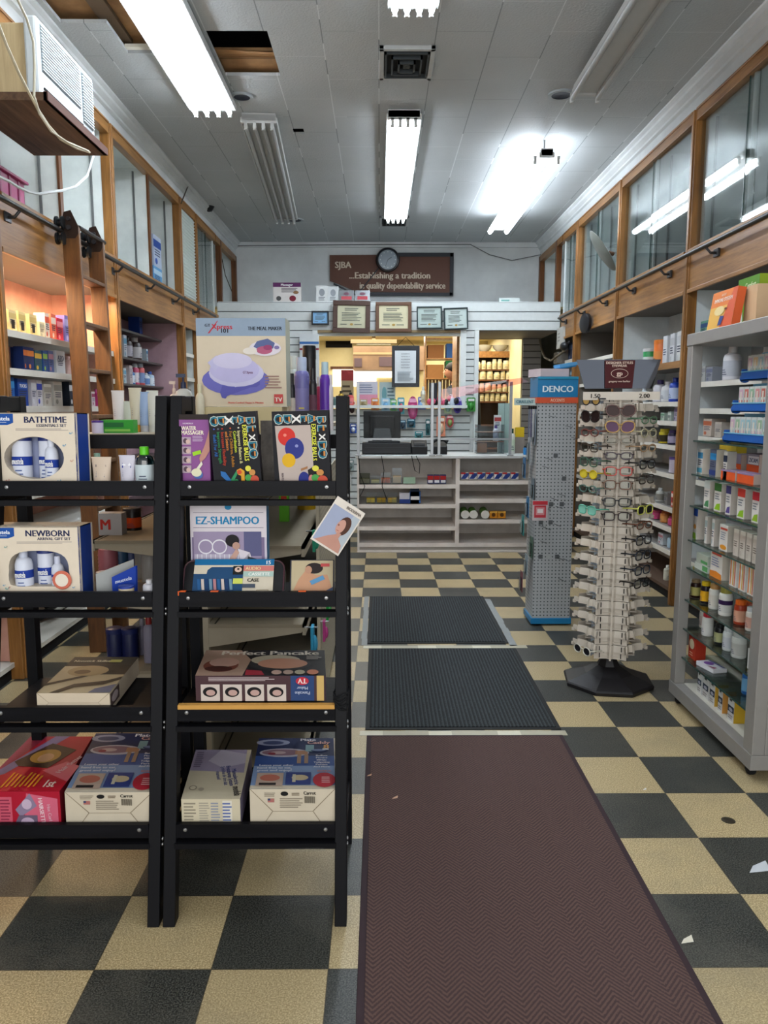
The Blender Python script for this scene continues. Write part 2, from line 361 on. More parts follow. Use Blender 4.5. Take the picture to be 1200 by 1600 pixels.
b.poly([(-1.03, 5.13, ZC+0.03), (-0.64, 5.18, ZC+0.03), (-0.64, 5.3, ZC+0.06), (-1.03, 5.3, ZC+0.06)], M('#b58a5a', 0.8))
b.box(-1.56, -1.36, 5.06, 5.1, ZC+0.01, ZC+0.03, M('#d8d4c8', 0.8))
for q in ((-2.3, -.3, 3.3, 6.9),): b.box(q[0], q[1], q[2], q[3], ZC+.2, ZC+.22, DARK); b.box(q[0], q[1], q[2]-.02, q[2], ZC+.02, ZC+.22, DARK); b.box(q[0], q[1], q[3], q[3]+.02, ZC+.02, ZC+.22, DARK); b.box(q[0]-.02, q[0], q[2], q[3], ZC+.02, ZC+.22, DARK); b.box(q[1], q[1]+.02, q[2], q[3], ZC+.02, ZC+.22, DARK)  # added closed box, keeps sky light out of the openings
struct(b, 'trim_1')   # boards, paper and dark backing seen through the torn ceiling, plus the added box
for sx, nm, X in ((-1, 'left', XL), (1, 'right', XR)):
    b = B(); xo = X+sx*0.55
    b.box(min(xo, xo+sx*0.1), max(xo, xo+sx*0.1), YF, 14.2, 0, ZC, WALLW); struct(b, 'wall_'+nm)
    b = B(); b.box(min(X, X+sx*0.5), max(X, X+sx*0.5), YF, YB, 3.452, ZC, WALLW)
    struct(b, 'wall_%s_soffit' % nm)
    b = B()   # crown moulding
    i = -sx
    pts = [(0, 3.63), (0.075, 3.63), (0.075, 3.615), (0.055, 3.60), (0.05, 3.585), (0.022, 3.56), (0.02, 3.545), (0, 3.535)]
    b.prism([(X+i*p[0], p[1]) for p in (pts if sx > 0 else pts[::-1])], (0, YF, 0), (1, 0, 0), (0, 0, 1), -(YB-YF), WALLW); struct(b, 'trim_2')
b = B(); b.box(-2.5, 2.7, YB, YB+0.08, 2.66, ZC, WALLW); b.box(XL, XR, YB-0.05, YB, 3.57, ZC, WALLW); struct(b, 'wall_back')
# header soffit / partition with slat grooves
SLAT = M('#c6cccb', 0.45); SLATD = M('#5d6365', 0.7); WHB = M('#d6dcda', 0.5); SHADED_WHITE = M('#8f8b86', 0.6)  # last one: slat white with the doorway's shade put into its colour
def slats(b, x0, x1, z0, z1, y, pitch_, m=SLAT, md=SLATD):
    b.box(x0, x1, y+0.008, y+0.03, z0, z1, md); n = max(1, round((z1-z0)/pitch_)); p = (z1-z0)/n
    for i in range(n): b.box(x0, x1, y-0.004, y+0.01, z0+i*p+0.006, z0+(i+1)*p-0.006, m)
b = B()
slats(b, XL, XR, 2.36, 2.69, 9.4, 0.11); b.box(XL, XR, 9.43, YB, 2.66, 2.70, WHB); b.box(1.17, XR, 9.43, 10.6, 2.36, 2.38, SHADED_WHITE)
b.box(XL, 1.17, 9.43, 9.5, 2.30, 2.66, WHB); b.box(1.17, XR, 10.52, 10.6, 2.36, 2.66, SHADED_WHITE)
slats(b, XL, -0.80, 0, 2.36, 9.4, 0.085); slats(b, -0.80, 1.10, 0, 1.43, 9.4, 0.085); slats(b, 1.03, 1.15, 1.43, 2.36, 9.4, 0.085)
b.box(-0.80, -0.74, 9.38, 9.5, 1.43, 2.36, WHB); b.box(0.97, 1.04, 9.38, 9.5, 1.43, 2.36, WHB); b.box(1.14, 1.19, 9.36, 10.5, 0, 2.36, WHB)
b.box(-0.74, 0.97, 9.38, 9.5, 2.335, 2.365, M('#8e7a58', 0.6)); b.box(XL, 1.15, 9.43, 9.5, 0, 1.43, WHB)
slats(b, 1.92, XR, 0, 2.36, 10.45, 0.085, SHADED_WHITE, M('#4a4640', 0.8))
struct(b, 'wall_partition')
b = B(); b.box(-0.78, 1.05, 9.26, 9.5, 1.44, 1.475, WHB); struct(b, 'trim_3')
# back room
b = B(); b.box(-2.5, 2.7, 9.5, 14.2, 2.62, 2.65, CREAM); struct(b, 'ceiling_back_room')
b = B(); b.box(-2.5, 2.7, 14.0, 14.2, 0, 2.65, CREAM); struct(b, 'wall_back_room')
b = B(); b.box(1.93, 2.0, 10.62, 14.0, 0, 2.62, CREAM); struct(b, 'wall_back_room_side')
for i, (x0, x1, y0, y1) in enumerate([(520, 588, 577, 604), (588, 640, 577, 590)]):
    a = PY(x0, y1, 13.95); c = PY(x1, y0, 13.95)
    b = B().box(a.x, c.x, 13.96, 13.99, a.z, c.z, emis('#fff4dc', 1.6)); b.box(a.x-0.04, c.x+0.04, 13.955, 13.965, c.z, c.z+0.05, OAKD); struct(b, 'window_%d' % (i+1))

# ================================================================= WALL CABINETS
def cabinet(side, y0, y1, label, lower_back, shelves, shelf_front, shelf_mat, upper='glass', end=False, idx=0):
    X = XL if side == 'L' else XR; s = -1 if side == 'L' else 1     # s points into the wall
    def bx(bb, a, c, ya, yb, z0, z1, m):   # a, c measured into the wall from the face plane
        xa, xb = X+s*a, X+s*c; return bb.box(min(xa, xb), max(xa, xb), ya, yb, z0, z1, m)
    g = 'oak wall cabinets on the %s wall' % ('left' if side == 'L' else 'right')
    r = empty('wall_cabinet', label, 'cabinet', (0, 0, 0), group=g)
    cw = CABW if side == 'L' else CABWR
    b = B(); bx(b, 0.46, 0.48, y0, y1, 2.5, 3.45, cw); bx(b, 0.46, 0.48, y0, y1, 0, 2.5, lower_back)
    bx(b, 0.02, 0.46, y1-0.03, y1-0.012, 2.5, 3.45, cw); bx(b, 0.02, 0.46, y1-0.03, y1-0.012, 0.1, 2.5, lower_back)
    bx(b, 0.02, 0.46, y0+0.012, y0+0.03, 2.5, 3.45, cw); bx(b, 0.02, 0.46, y0+0.012, y0+0.03, 0.1, 2.5, lower_back)
    bx(b, 0.02, 0.47, y0, y1, 2.49, 2.52, cw); bx(b, 0.02, 0.46, y0, y1, 2.26, 2.28, M('#6e6862', 0.7)); bx(b, 0.02, 0.46, y0, y1, 3.42, 3.45, cw)
    b.obj('carcass', r)
    b = B(); bx(b, -0.015, 0.055, y0-0.035, y0+0.035, 0.0, 3.45, OAK); bx(b, -0.024, -0.012, y0-0.018, y0+0.018, 0, 3.45, OAK); b.obj('post', r, bevel=0.004)
    if end: b = B(); bx(b, -0.015, 0.055, y1-0.035, y1+0.035, 2.7 if y1 > 9.45 else 0, 3.45, OAK); b.obj('post', r, bevel=0.004)
    b = B(); bx(b, -0.005, 0.03, y0+0.035, y1-0.035, 2.25, 2.50, OAKY); bx(b, -0.02, 0.0, y0+0.035, y1-0.035, 2.235, 2.262, OAKY); bx(b, -0.03, 0.0, y0+0.035, y1-0.035, 2.50, 2.53, OAKY); b.obj('fascia', r, bevel=0.003)
    b = B(); bx(b, -0.012, 0.045, y0+0.035, y1-0.035, 3.375, 3.455, OAKY); bx(b, -0.02, 0.0, y0+0.035, y1-0.035, 3.44, 3.455, OAKY); b.obj('top_rail', r, bevel=0.003)
    for z in shelves:
        b = B(); bx(b, shelf_front, 0.455, y0+0.035, y1-0.035, z-0.018, z, shelf_mat); 
        if shelf_front < 0.08: bx(b, shelf_front-0.006, shelf_front, y0+0.035, y1-0.035, z-0.032, z+0.004, OFFW)
        b.obj('shelf', r)
    b = B(); bx(b, 0.03, 0.455, y0, y1, 0.07, 0.095, OFFW if side == 'L' else M('#5a4638', 0.6)); bx(b, 0.05, 0.455, y0, y1, 0.0, 0.07, DARK); b.obj('plinth', r)
    ym = (y0+y1)/2
    # shelf standards in the upper part
    STD = M('#6e7070', 0.5, 0.4, kind='metal')
    for yy in ((y1-0.045), ym-0.026):
        for a in (0.12, 0.36): b = B(); bx(b, a, a+0.014, yy, yy+0.012, 2.53, 3.40, STD); b.obj('shelf_standard', r)
    b = B(); bx(b, 0.02, 0.46, ym-0.012, ym+0.012, 2.52, 3.42, cw); b.obj('divider', r)
    if side == 'L' and upper == 'open': b = B(); bx(b, 0.005, 0.02, ym-0.022, ym+0.022, 2.53, 3.38, OAKD); b.obj('divider_edge', r)
    if upper == 'glass':
        for k, (ya, yb) in enumerate(((y0+0.04, ym+0.05), (ym-0.05, y1-0.04))):
            b = B(); bx(b, 0.012+0.014*k, 0.017+0.014*k, ya, yb, 2.53, 3.38, GLASS)
            e = ya if k == 1 else yb; bx(b, 0.0115+0.014*k, 0.0175+0.014*k, e-0.003, e+0.003, 2.53, 3.38, GEDGE); b.obj('glass_panel', r)
    return r
SH_D = M('#3d3a38', 0.3, kind='smoked_shelf')
LS1 = [1.855, 1.655, 1.455, 1.22, 0.97, 0.72, 0.42]
cabinet('L', 2.15, 4.02, 'oak wall cabinet nearest on the left, air conditioner perched on its top section', PINK, LS1, 0.03, WHT, 'open')
cabinet('L', 4.02, 5.80, 'oak wall cabinet with salmon back behind the rolling ladder', PINK, LS1, 0.03, WHT, 'open')
cabinet('L', 5.80, 7.72, 'oak wall cabinet with mauve interior and dark glass shelves past the ladder', MAUVE, [2.10, 1.87, 1.65, 1.35, 1.0, 0.6], 0.20, SH_D, 'open')
cabinet('L', 7.72, 8.37, 'narrow oak wall cabinet with a white louvred panel above, far left', CABW, [2.0, 1.75, 1.5, 1.2, 0.8, 0.5], 0.05, WHT, 'open')
cabinet('L', 8.37, 9.36, 'last oak wall cabinet on the left before the slat partition', CABW, [2.0, 1.75, 1.5, 1.2], 0.05, WHT, 'glass')
RS = [1.772, 1.489, 1.344, 1.161, 0.945, 0.688, 0.535, 0.36]
RSM = M('#8c8a86', 0.5)
cabinet('R', 2.37, 3.95, 'oak wall cabinet at far right behind the tall aluminium display', CABWR, RS, 0.04, RSM)
cabinet('R', 3.95, 5.53, 'oak wall cabinet seen through the aluminium display case', CABWR, [1.92, 1.62, 1.44, 1.25, 0.945, 0.688, 0.36], 0.06, RSM)
cabinet('R', 5.53, 7.14, 'oak wall cabinet with bottles right of the eyewear tower', CABWR, RS, 0.06, RSM)
cabinet('R', 7.14, 8.64, 'oak wall cabinet behind the blue tool spinner on the right', M('#6f6a62', 0.7), [1.95, 1.7, 1.4, 1.1, 0.7], 0.06, RSM)
cabinet('R', 8.64, 9.36, 'short oak wall cabinet beside the slat partition on the right', M('#6f6a62', 0.7), [2.0, 1.75, 1.4, 1.1], 0.06, RSM)
for side, X, ya in (('L', XL, 9.36), ('R', XR, 9.36)):   # upper cabinets that run on above the partition
    s = -1 if side == 'L' else 1
    r = empty('wall_cabinet', 'upper cabinet end above the slat partition on the %s' % ('left' if side == 'L' else 'right'), 'cabinet')
    def bx(bb, a, c, y0, y1, z0, z1, m): xa, xb = X+s*a, X+s*c; return bb.box(min(xa, xb), max(xa, xb), y0, y1, z0, z1, m)
    b = B(); bx(b, 0.46, 0.48, ya, YB, 2.7, 3.45, CABWR); bx(b, 0.02, 0.46, YB-0.03, YB-0.01, 2.7, 3.45, CABWR); bx(b, 0.02, .46, ya, YB, 3.42, 3.45, CABWR); b.obj('carcass', r)
    b = B(); bx(b, -0.015, 0.05, 9.62, 9.69, 2.70, 3.45, OAKD); b.obj('post', r); b = B(); bx(b, -0.015, 0.05, YB-0.07, YB-0.002, 2.70, 3.45, OAKD); b.obj('post', r)
    b = B(); bx(b, -0.012, 0.045, ya, YB-0.07, 3.38, 3.455, OAKY); b.obj('top_rail', r)
# louvred panel in the left upper cabinet
b = B(); y0, y1 = 7.77, 8.32
b.box(XL-0.012, XL+0.0, y0, y1, 2.54, 3.37, M('#a8b4ae', 0.5))
for i in range(26): z = 2.55+i*0.0315; b.add([(XL+0.0, y0, z), (XL+0.0, y1, z), (XL+0.012, y1, z+0.012), (XL+0.012, y0, z+0.012), (XL, y0, z+0.026), (XL, y1, z+0.026)], [(3, 2, 1, 0), (4, 5, 2, 3)], M('#c3ccc6', 0.5))
b.obj('louvred_panel', label='white louvred vent panel set in the left upper cabinets', cat='vent panel')

# ladder rails
def rail(side, label, y0, y1):
    X = (XL+0.075) if side == 'L' else (XR-0.085); s = -1 if side == 'L' else 1; z = 2.47
    r = B().tube([(X, y0, z), (X, y1, z)], 0.0145, M('#3b3a38', 0.35, 0.7, kind='metal'), 10).obj('ladder_rail', label=label, cat='rail', group='ladder rails')
    y = y0+0.35
    while y < y1:
        b = B(); b.tube([(X, y, z-0.012), (X+s*0.03, y, z-0.045), (X+s*0.075, y, z-0.045)], 0.009, DSTEEL, 6); b.box(min(X+s*0.062, X+s*0.078), max(X+s*0.062, X+s*0.078), y-0.035, y+0.035, z-0.07, z-0.02, DSTEEL); b.obj('bracket', r, bevel=0.002)
        y += 0.80
rail('L', 'dark steel ladder rail running along the left cabinets', 2.2, 8.9); rail('R', 'dark steel ladder rail running along the right cabinets', 2.3, 9.1)

# rolling ladder
lad = empty('rolling_ladder', 'old oak rolling ladder hooked on the left rail', 'ladder')
top = {}; T0 = Vector((XL+0.12, 0, 2.49)); F0 = Vector((XL+0.25, -.25, 0.0))
for k, y in enumerate((4.70, 5.10)):
    b = B(); p0 = F0+Vector((0, y, 0)); p1 = T0+Vector((0, y, 0.0)); b.beam(p0, p1, 0.10, 0.028, LADW, side=(1, 0, 0))
    b.prism([(-0.05, 0), (0.05, 0), (0.0, 0.10)], p1-Vector((0, 0.014, 0)), (1, 0, 0), (0, 0, 1), -0.028, LADW)
    st = b.obj('stile', lad, bevel=0.004)
    b = B(); q = p1-Vector((0, 0.02, 0)); b.prism([(-0.045, -0.07), (0.01, -0.09), (0.05, -0.03), (0.05, 0.01), (0.01, 0.10), (-0.03, 0.09), (-0.052, 0.02)], q, (1, 0, 0), (0, 0, 1), -0.006, M('#3a2c24', 0.4, 0.5, kind='metal')); b.tube([q+Vector((0, -0.02, 0)), q+Vector((0, -0.005, 0))], 0.014, DSTEEL); b.tube([q+Vector((0.0, -0.02, 0.05)), q+Vector((0, -0.005, 0.05))], 0.012, DSTEEL); b.obj('hook_plate', lad)
    for dz in (0.045, -0.045):
        b = B(); c = (XL+0.075, y-0.045, 2.47+dz); b.lathe([(0.0, -0.022), (0.035, -0.022), (0.035, -0.012), (0.022, -0.006), (0.022, 0.006), (0.035, 0.012), (0.035, 0.022), (0.0, 0.022)], M('#2e3336', 0.3, 0.7, kind='metal'), c, 16, axis='X'); b.obj('wheel', lad)
b = B(); b.tube([(XL+0.16, 4.72, 2.50), (XL+0.16, 5.14, 2.50)], 0.014, DSTEEL); b.obj('hand_bar', lad)
for i in range(8):
    z = 2.22-0.275*i; X = F0.x+(T0.x-F0.x)*z/2.49; yo = -.25*(1-z/2.49)
    B().box(X-0.045, X+0.045, 4.71+yo, 5.09+yo, z-0.012, z+0.012, LADW).obj('rung', lad, bevel=0.004)

# ================================================================= FLOOR MATS
BR = herring_mat(); RB = rib_mat(); MB_ = M('#35252a', 0.8); MK = M('#17191a', 0.7)
def mat_obj(x0, x1, y0, y1, m, mb, label, g):
    b = B(); b.box(x0, x1, y0, y1, 0.0005, 0.005, mb); b.box(x0+0.02, x1-0.02, y0+0.02, y1-0.02, 0.005, 0.009, m); b.obj('floor_mat', label=label, cat='floor mat', bevel=0.002, group=g)
mat_obj(-0.058, 0.815, 1.2, 3.255, BR, MB_, 'brown herringbone entrance mat nearest the camera', 'entrance mats')
mat_obj(-0.066, 0.825, 3.318, 4.50, RB, MK, 'black ribbed mat in the middle, taped at its ends', 'entrance mats')
mat_obj(-0.077, 0.80, 4.60, 5.79, RB, MK, 'black ribbed mat farthest back, near the counter', 'entrance mats')
TAPE = M('#b8b29c', 0.5, kind='tape')
for x0, x1, y0, y1, l in ((-0.09, 0.84, 3.262, 3.312, 'pale tape strip between the brown and black mats'), (-0.1, 0.9, 4.51, 4.565, 'pale tape strip between the two black mats'), (0.80, 0.845, 4.55, 5.72, 'pale tape strip along the right edge of the farthest mat'), (-0.115, -0.08, 4.57, 5.8, 'pale tape strip along the left edge of the farthest mat')):
    b = B(); n = 9
    L = (x1-x0) > (y1-y0)
    for i in range(n):
        t0, t1 = i/n, (i+1)/n; j = random.uniform(-.004, .004)
        if L: b.box(x0+(x1-x0)*t0, x0+(x1-x0)*t1, y0+j, y1+j, 0.0003, 0.0012, TAPE if i % 3 else M('#d8d2bc', 0.5, kind='tape'))
        else: b.box(x0+j, x1+j, y0+(y1-y0)*t0, y0+(y1-y0)*t1, 0.0003, 0.0012, M('#8f9494', 0.5, kind='tape'))
    b.obj('tape_strip', label=l, cat='tape')
for x, y, sz, c, l in ((1073, 1470, .02, '#d8d2c0', 'cream paper scrap on the dark tile right of the brown mat'), (1185, 1357, .04, '#c8ccd0', 'white curved plastic scrap at the right edge of the floor'), (1007, 1234, .008, '#e0e0e0', 'tiny white crumb on the light tile right of the brown mat'), (617, 1247, .012, '#c9a184', 'tan leaf scrap on the left of the brown mat'), (577, 1212, .010, '#b98a6a', 'tan scrap near the top left corner of the brown mat')):
    p = PZ(x, y, 0.009 if x < 700 else 0.0); b = B(); z = p.z+0.0008
    b.add([(p.x-sz, p.y-sz*.6, z), (p.x+sz*.8, p.y-sz*.4, z+.002), (p.x+sz, p.y+sz*.9, z+.004), (p.x-sz*.3, p.y+sz*.3, z+.001)], [(0, 1, 2, 3)], M(c, 0.6)); b.obj('paper_scrap', label=l, cat='litter')
p = PZ(1138, 1282, 0.0); b = B(); b.lathe([(0.0, 0.002), (0.017, 0.0035), (0.024, 0.0005)], M('#4a4438', 0.4, 0.5), (p.x, p.y, 0), 16); b.obj('floor_disc', label='small round dark cap set in the light tile at right', cat='disc')

# ================================================================= CEILING FITTINGS
LIT = emis('#eef6ff', TUBE); LITC = emis('#eef6ff', TUBE*0.8); OFFT = M('#a9acac', 0.3); FIXW = M('#c0c2c0', 0.45)
def fixture(label, cx, y0, y1, w, z, n, lit, rot=0.0, hang=0.05, tube_r=0.017, spread=None, power=None):
    r = empty('ceiling_light', label, 'ceiling light', (cx, y0, z), (0, 0, rot), group='fluorescent ceiling lights'); L = y1-y0
    b = B(); b.box(-w/2, w/2, 0, L, 0, 0.06, FIXW); b.box(-w/2-0.012, -w/2, 0, L, -0.012, 0.03, FIXW); b.box(w/2, w/2+0.012, 0, L, -0.012, 0.03, FIXW); b.obj('housing', r, bevel=0.004)
    for k in range(2): 
        if hang > 0.062: b = B(); yy = 0.12+k*(L-0.24); b.tube([(0, yy, 0.06), (0, yy, hang)], 0.008, STEEL, 6); b.obj('hanger', r)
    sp = spread if spread else w*0.78
    for i in range(n):
        x = -sp/2+sp*i/(n-1)
        bb = B(); bb.tube([(x, 0.03, -0.03), (x, L-0.03, -0.03)], tube_r, (LIT if lit else OFFT), 10); bb.obj('tube', r)
    for yy in (0.0, L-0.03):
        b = B()
        for i in range(n): x = -sp/2+sp*i/(n-1); b.box(x-0.012, x+0.012, yy, yy+0.03, -0.05, 0.0, FIXW); b.lathe([(0.014, 0), (0.014, -0.012)], FIXW, (x, yy+0.015, -0.048), 8)
        b.box(-w/2, w/2, yy, yy+0.03, -0.012, 0.05, FIXW); b.obj('end_socket', r)
    return r
fixture('large lit four-tube fluorescent light at upper left, nearest', -1.19, 3.45, 5.85, 0.31, 3.565, 4, True)
fixture('unlit four-tube fluorescent light on the left of the ceiling', -0.90, 6.08, 9.1, 0.25, 3.567, 4, False, rot=0.055)
fixture('lit fluorescent light in the centre of the ceiling', 0.183, 6.0, 9.05, 0.24, 3.567, 4, True, spread=0.17)
fixture('lit two-tube strip light on the right of the ceiling', 1.36, 6.55, 9.15, 0.10, 3.47, 2, True, hang=0.16, spread=0.19, tube_r=0.027)
fixture('unlit two-tube strip light at upper right', 1.37, 3.1, 5.45, 0.15, 3.52, 2, False, hang=0.11, spread=0.17, tube_r=0.02)
fixture('fluorescent light cut by the top edge, centre of ceiling', 0.18, 1.5, 4.42, 0.25, 3.567, 4, True)
def vent(label, x0, x1, y0, y1):
    r = empty('ceiling_vent', label, 'vent', ((x0+x1)/2, (y0+y1)/2, ZC), group='square ceiling diffusers'); w, l = (x1-x0)/2, (y1-y0)/2
    VM = M('#3a4043', 0.6); b = B()
    for a in ((-w, w, -l, -l+0.03), (-w, w, l-0.03, l), (-w, -w+0.03, -l, l), (w-0.03, w, -l, l)): b.box(a[0], a[1], a[2], a[3], -0.025, 0, M('#b8bcbc', 0.5))
    b.obj('frame', r, bevel=0.003); B().box(-w+0.03, w-0.03, -l+0.03, l-0.03, -0.006, -0.001, M('#16191b', 0.7)).obj('backing', r)
    for i in range(3):
        k = 0.80-0.24*i; b = B(); a, c = w*k, l*k; z = -0.012-0.006*i
        for q in ((-a, a, -c, -c+0.012), (-a, a, c-0.012, c), (-a, -a+0.012, -c, c), (a-0.012, a, -c, c)): b.box(q[0], q[1], q[2], q[3], z-0.02, z+0.006, VM)
        b.obj('louver', r)
    B().box(-w*.12, w*.12, -l*.12, l*.12, -0.034, -0.01, VM).obj('centre_plate', r)
vent('square dark ceiling vent in the upper centre', 0.0, 0.345, 5.0, 5.45); vent('small dark ceiling vent beyond the central light', 0.0, 0.345, 9.2, 9.62)
for x, y, r_, l in ((877, 147, .095, 'round blue-black recessed can opening on the ceiling, right'), (378, 150, .08, 'round recessed can opening beside the large lit light'), (461, 343, .10, 'small round can opening beyond the unlit fixture')):
    p = PZ(x, y, ZC); b = B(); b.lathe([(r_, 0), (r_, -0.012), (r_*0.72, -0.012)], M('#a9b0b4', 0.5), (p.x, p.y, ZC), 24, cap=False); b.lathe([(r_*0.72, -0.010), (0.0, -0.004)], M('#101a33', 0.5), (p.x, p.y, ZC), 24, cap=False); b.obj('recessed_can_light', label=l, cat='ceiling light', group='recessed cans')
p = PX(326, 318, XL+0.06); b = B(); b.lathe([(0.0, -0.09), (0.035, -0.08), (0.065, -0.03), (0.07, 0.0), (0.06, 0.02), (0, 0.025)], M('#1c2228', 0.35), p, 16); b.tube([p, p+Vector((-0.07, 0, 0.03))], 0.012, M('#1c2228', 0.35), 6); b.obj('dome_camera', label='small dark dome camera on the left crown moulding', cat='camera')

# ================================================================= AIR CONDITIONER AND PLANK
ACW = M('#c6ccce', 0.4, kind='plastic'); ACG = M('#7c858a', 0.6)
r = empty('air_conditioner', 'white window air conditioner on a plank shelf, upper left', 'air conditioner', (-1.55, 3.74, 2.872))
b = B(); b.box(-0.36, -0.06, 0.02, 0.68, 0, 0.31, PINE); b.obj('case', r, bevel=0.005)
b = B(); b.box(-0.06, 0, 0, 0.70, 0, 0.335, ACW); b.obj('front_cover', r, bevel=0.012)
b = B(); b.box(0.0, 0.003, 0.04, 0.50, 0.11, 0.315, ACG)
for i in range(15): b.box(0.002, 0.008, 0.04, 0.50, 0.116+i*0.0135, 0.1205+i*0.0135, ACW)
b.obj('grille', r)
b = B(); b.box(0.0, 0.003, 0.53, 0.67, 0.06, 0.315, ACG)
for i in range(17): b.box(0.002, 0.009, 0.53, 0.67, 0.066+i*0.0146, 0.071+i*0.0146, ACW)
b.obj('vent_grille', r)
b = B(); b.box(0.0, 0.005, 0.05, 0.52, 0.035, 0.044, DARK); b.box(0, 0.004, 0.56, 0.64, 0.015, 0.045, M('#8d9498', 0.5)); b.obj('control_panel', r)
b = B(); b.box(-1.915, -1.51, 3.72, 4.50, 2.835, 2.870, PLANK); b.box(-1.525, -1.505, 3.72, 4.50, 2.835, 2.873, M('#5a3a30', 0.8)); b.obj('plank_shelf', label='weathered plank under the air conditioner', cat='shelf')
for nm_, pts_, X_, r_, c_, l_ in (('power_cord', ((146, 243), (136, 275), (118, 292), (96, 298), (78, 300), (62, 303), (45, 300), (28, 292), (14, 283), (-15, 270)), -1.83, .008, '#c9cdcd', 'white power cord hanging from the plank over the pink basket'),
    ('power_cord', ((-5, 30), (10, 70), (30, 115), (48, 150), (60, 172), (75, 195), (95, 218), (120, 232), (140, 238)), -1.50, .006, '#b2a88e', 'tan cord looping over the near side of the air conditioner plank'),
    ('power_cord', ((28, 0), (42, 30), (52, 65), (54, 105), (53, 150), (62, 178), (80, 205), (105, 222), (138, 236)), -1.495, .0055, '#b4ad98', 'grey cord running down the near edge of the air conditioner')):
    b = B(); b.tube([PX(x_, y_, X_) for x_, y_ in pts_], r_, M(c_, .5), 6); b.obj(nm_, label=l_, cat='cord')
# pink basket on the upper shelf
PK = M('#a83a6c', 0.4, kind='plastic'); b = B(); x0, x1, y0, y1, z0, z1 = -2.25, -1.98, 4.08, 4.50, 2.535, 2.68
for q in ((x0, x1, y0, y0+.01), (x0, x1, y1-.01, y1), (x0, x0+.01, y0, y1), (x1-.01, x1, y0, y1)): b.box(*q, z0, z1, PK)
b.box(x0, x1, y0, y1, z0, z0+.01, PK)
for i in range(4): y = y0+.02+i*.105; b.box(x1, x1+.006, y, y+.02, z0, z1, M('#8a2c58', 0.4, kind='plastic'))
b.box(x0-.015, x1+.02, y0-.015, y1+.015, z1, z1+.015, PK); b.obj('storage_basket', label='pink plastic basket on the upper left cabinet ledge', cat='basket', bevel=0.003)
b = B(); p = PX(860, 0, XR)
for k, (pts, l) in enumerate(((( (283, 318), (296, 285) ), 'thin dark wire sticking up beside the left crown moulding'), (((345, 395), (352, 430), (368, 470)), 'thin wire hanging in the back left corner'))):
    b = B(); P = [PX(x, y, XL+0.05) if k == 0 else PY(x, y, YB-0.03) for x, y in pts]; b.tube(P, 0.006, M('#4c4840', 0.6), 5); b.obj('loose_wire', label=l, cat='wire')
P = [PY(x, y, YB-0.055) for x, y in ((370, 384), (600, 382), (735, 382), (765, 398), (800, 407), (845, 398))]
b = B(); b.tube(P, 0.006, M('#5f6062', 0.6), 5); b.obj('loose_wire', label='long wire drooping along the top of the back wall', cat='wire')

# ================================================================= BACK WALL: banner, clock
a = PY(515, 397, 10.62); c = PY(706, 458, 10.62); r = empty('banner', 'torn brown banner with cream lettering on the back wall', 'banner', (a.x, 10.63, c.z)); w, h = c.x-a.x, a.z-c.z
BRN = M('#5a382a', 0.6); CRM = M('#c9b9a4', 0.6)
b = B(); b.prism([(0, .16), (.16, 0.10), (.35, .02), (w, 0), (w, h), (0, h-.01)], (0, 0, 0), (1, 0, 0), (0, 0, 1), -0.012, BRN)
b.art((0, -0.001, 0), (w, 0, 0), (0, 0, h), [('T', 'SJBA', .11, .73, .17, .13, CRM), ('T', '...Establishing a tradition', .49, .46, .17, .66, CRM), ('T', 'in quality dependability service', .595, .20, .17, .70, CRM)], lift=.002); b.obj('banner_cloth', r)
FR = M('#1c2028', 0.5)
b = B(); b.box(.72, w+.01, -.012, .02, h-.03, h+.02, FR); b.box(w-.03, w+.02, -.012, .02, -.03, h+.02, FR); b.box(.5, w+.01, -.012, .02, -.035, .005, FR); b.beam((.05, -.01, .12), (.36, -.01, -.03), .03, .02, FR, (0, 1, 0)); b.beam((.36, -.01, -.03), (.72, -.01, h-.1), .02, .012, FR, (0, 1, 0)); b.obj('frame', r)
p = PY(606, 406, 10.58); r = empty('wall_clock', 'round dark wall clock hanging over the brown banner', 'clock', p)
b = B(); b.lathe([(0.0, .02), (.155, .02), (.16, 0), (.15, -.03), (.13, -.035), (.125, -.012), (0, -.012)], M('#15181f', 0.3), (0, 0, 0), 32, axis='Y'); b.obj('rim', r)
b = B(); b.lathe([(.125, -.014), (0, -.016)], M('#8d98a0', 0.3), (0, 0, 0), 32, axis='Y')
for i in range(12): t = i*PI/6; b.box(.1*math.sin(t)-.006, .1*math.sin(t)+.006, -.018, -.016, .1*math.cos(t)-.006, .1*math.cos(t)+.006, M('#ccd2d4', 0.4))
b.obj('dial', r); b = B(); b.beam((0, -.02, 0), (.05, -.02, .03), .008, .003, DARK, (0, 1, 0)); b.beam((0, -.02, 0), (-.03, -.02, -.08), .006, .003, DARK, (0, 1, 0)); b.obj('clock_hand', r)

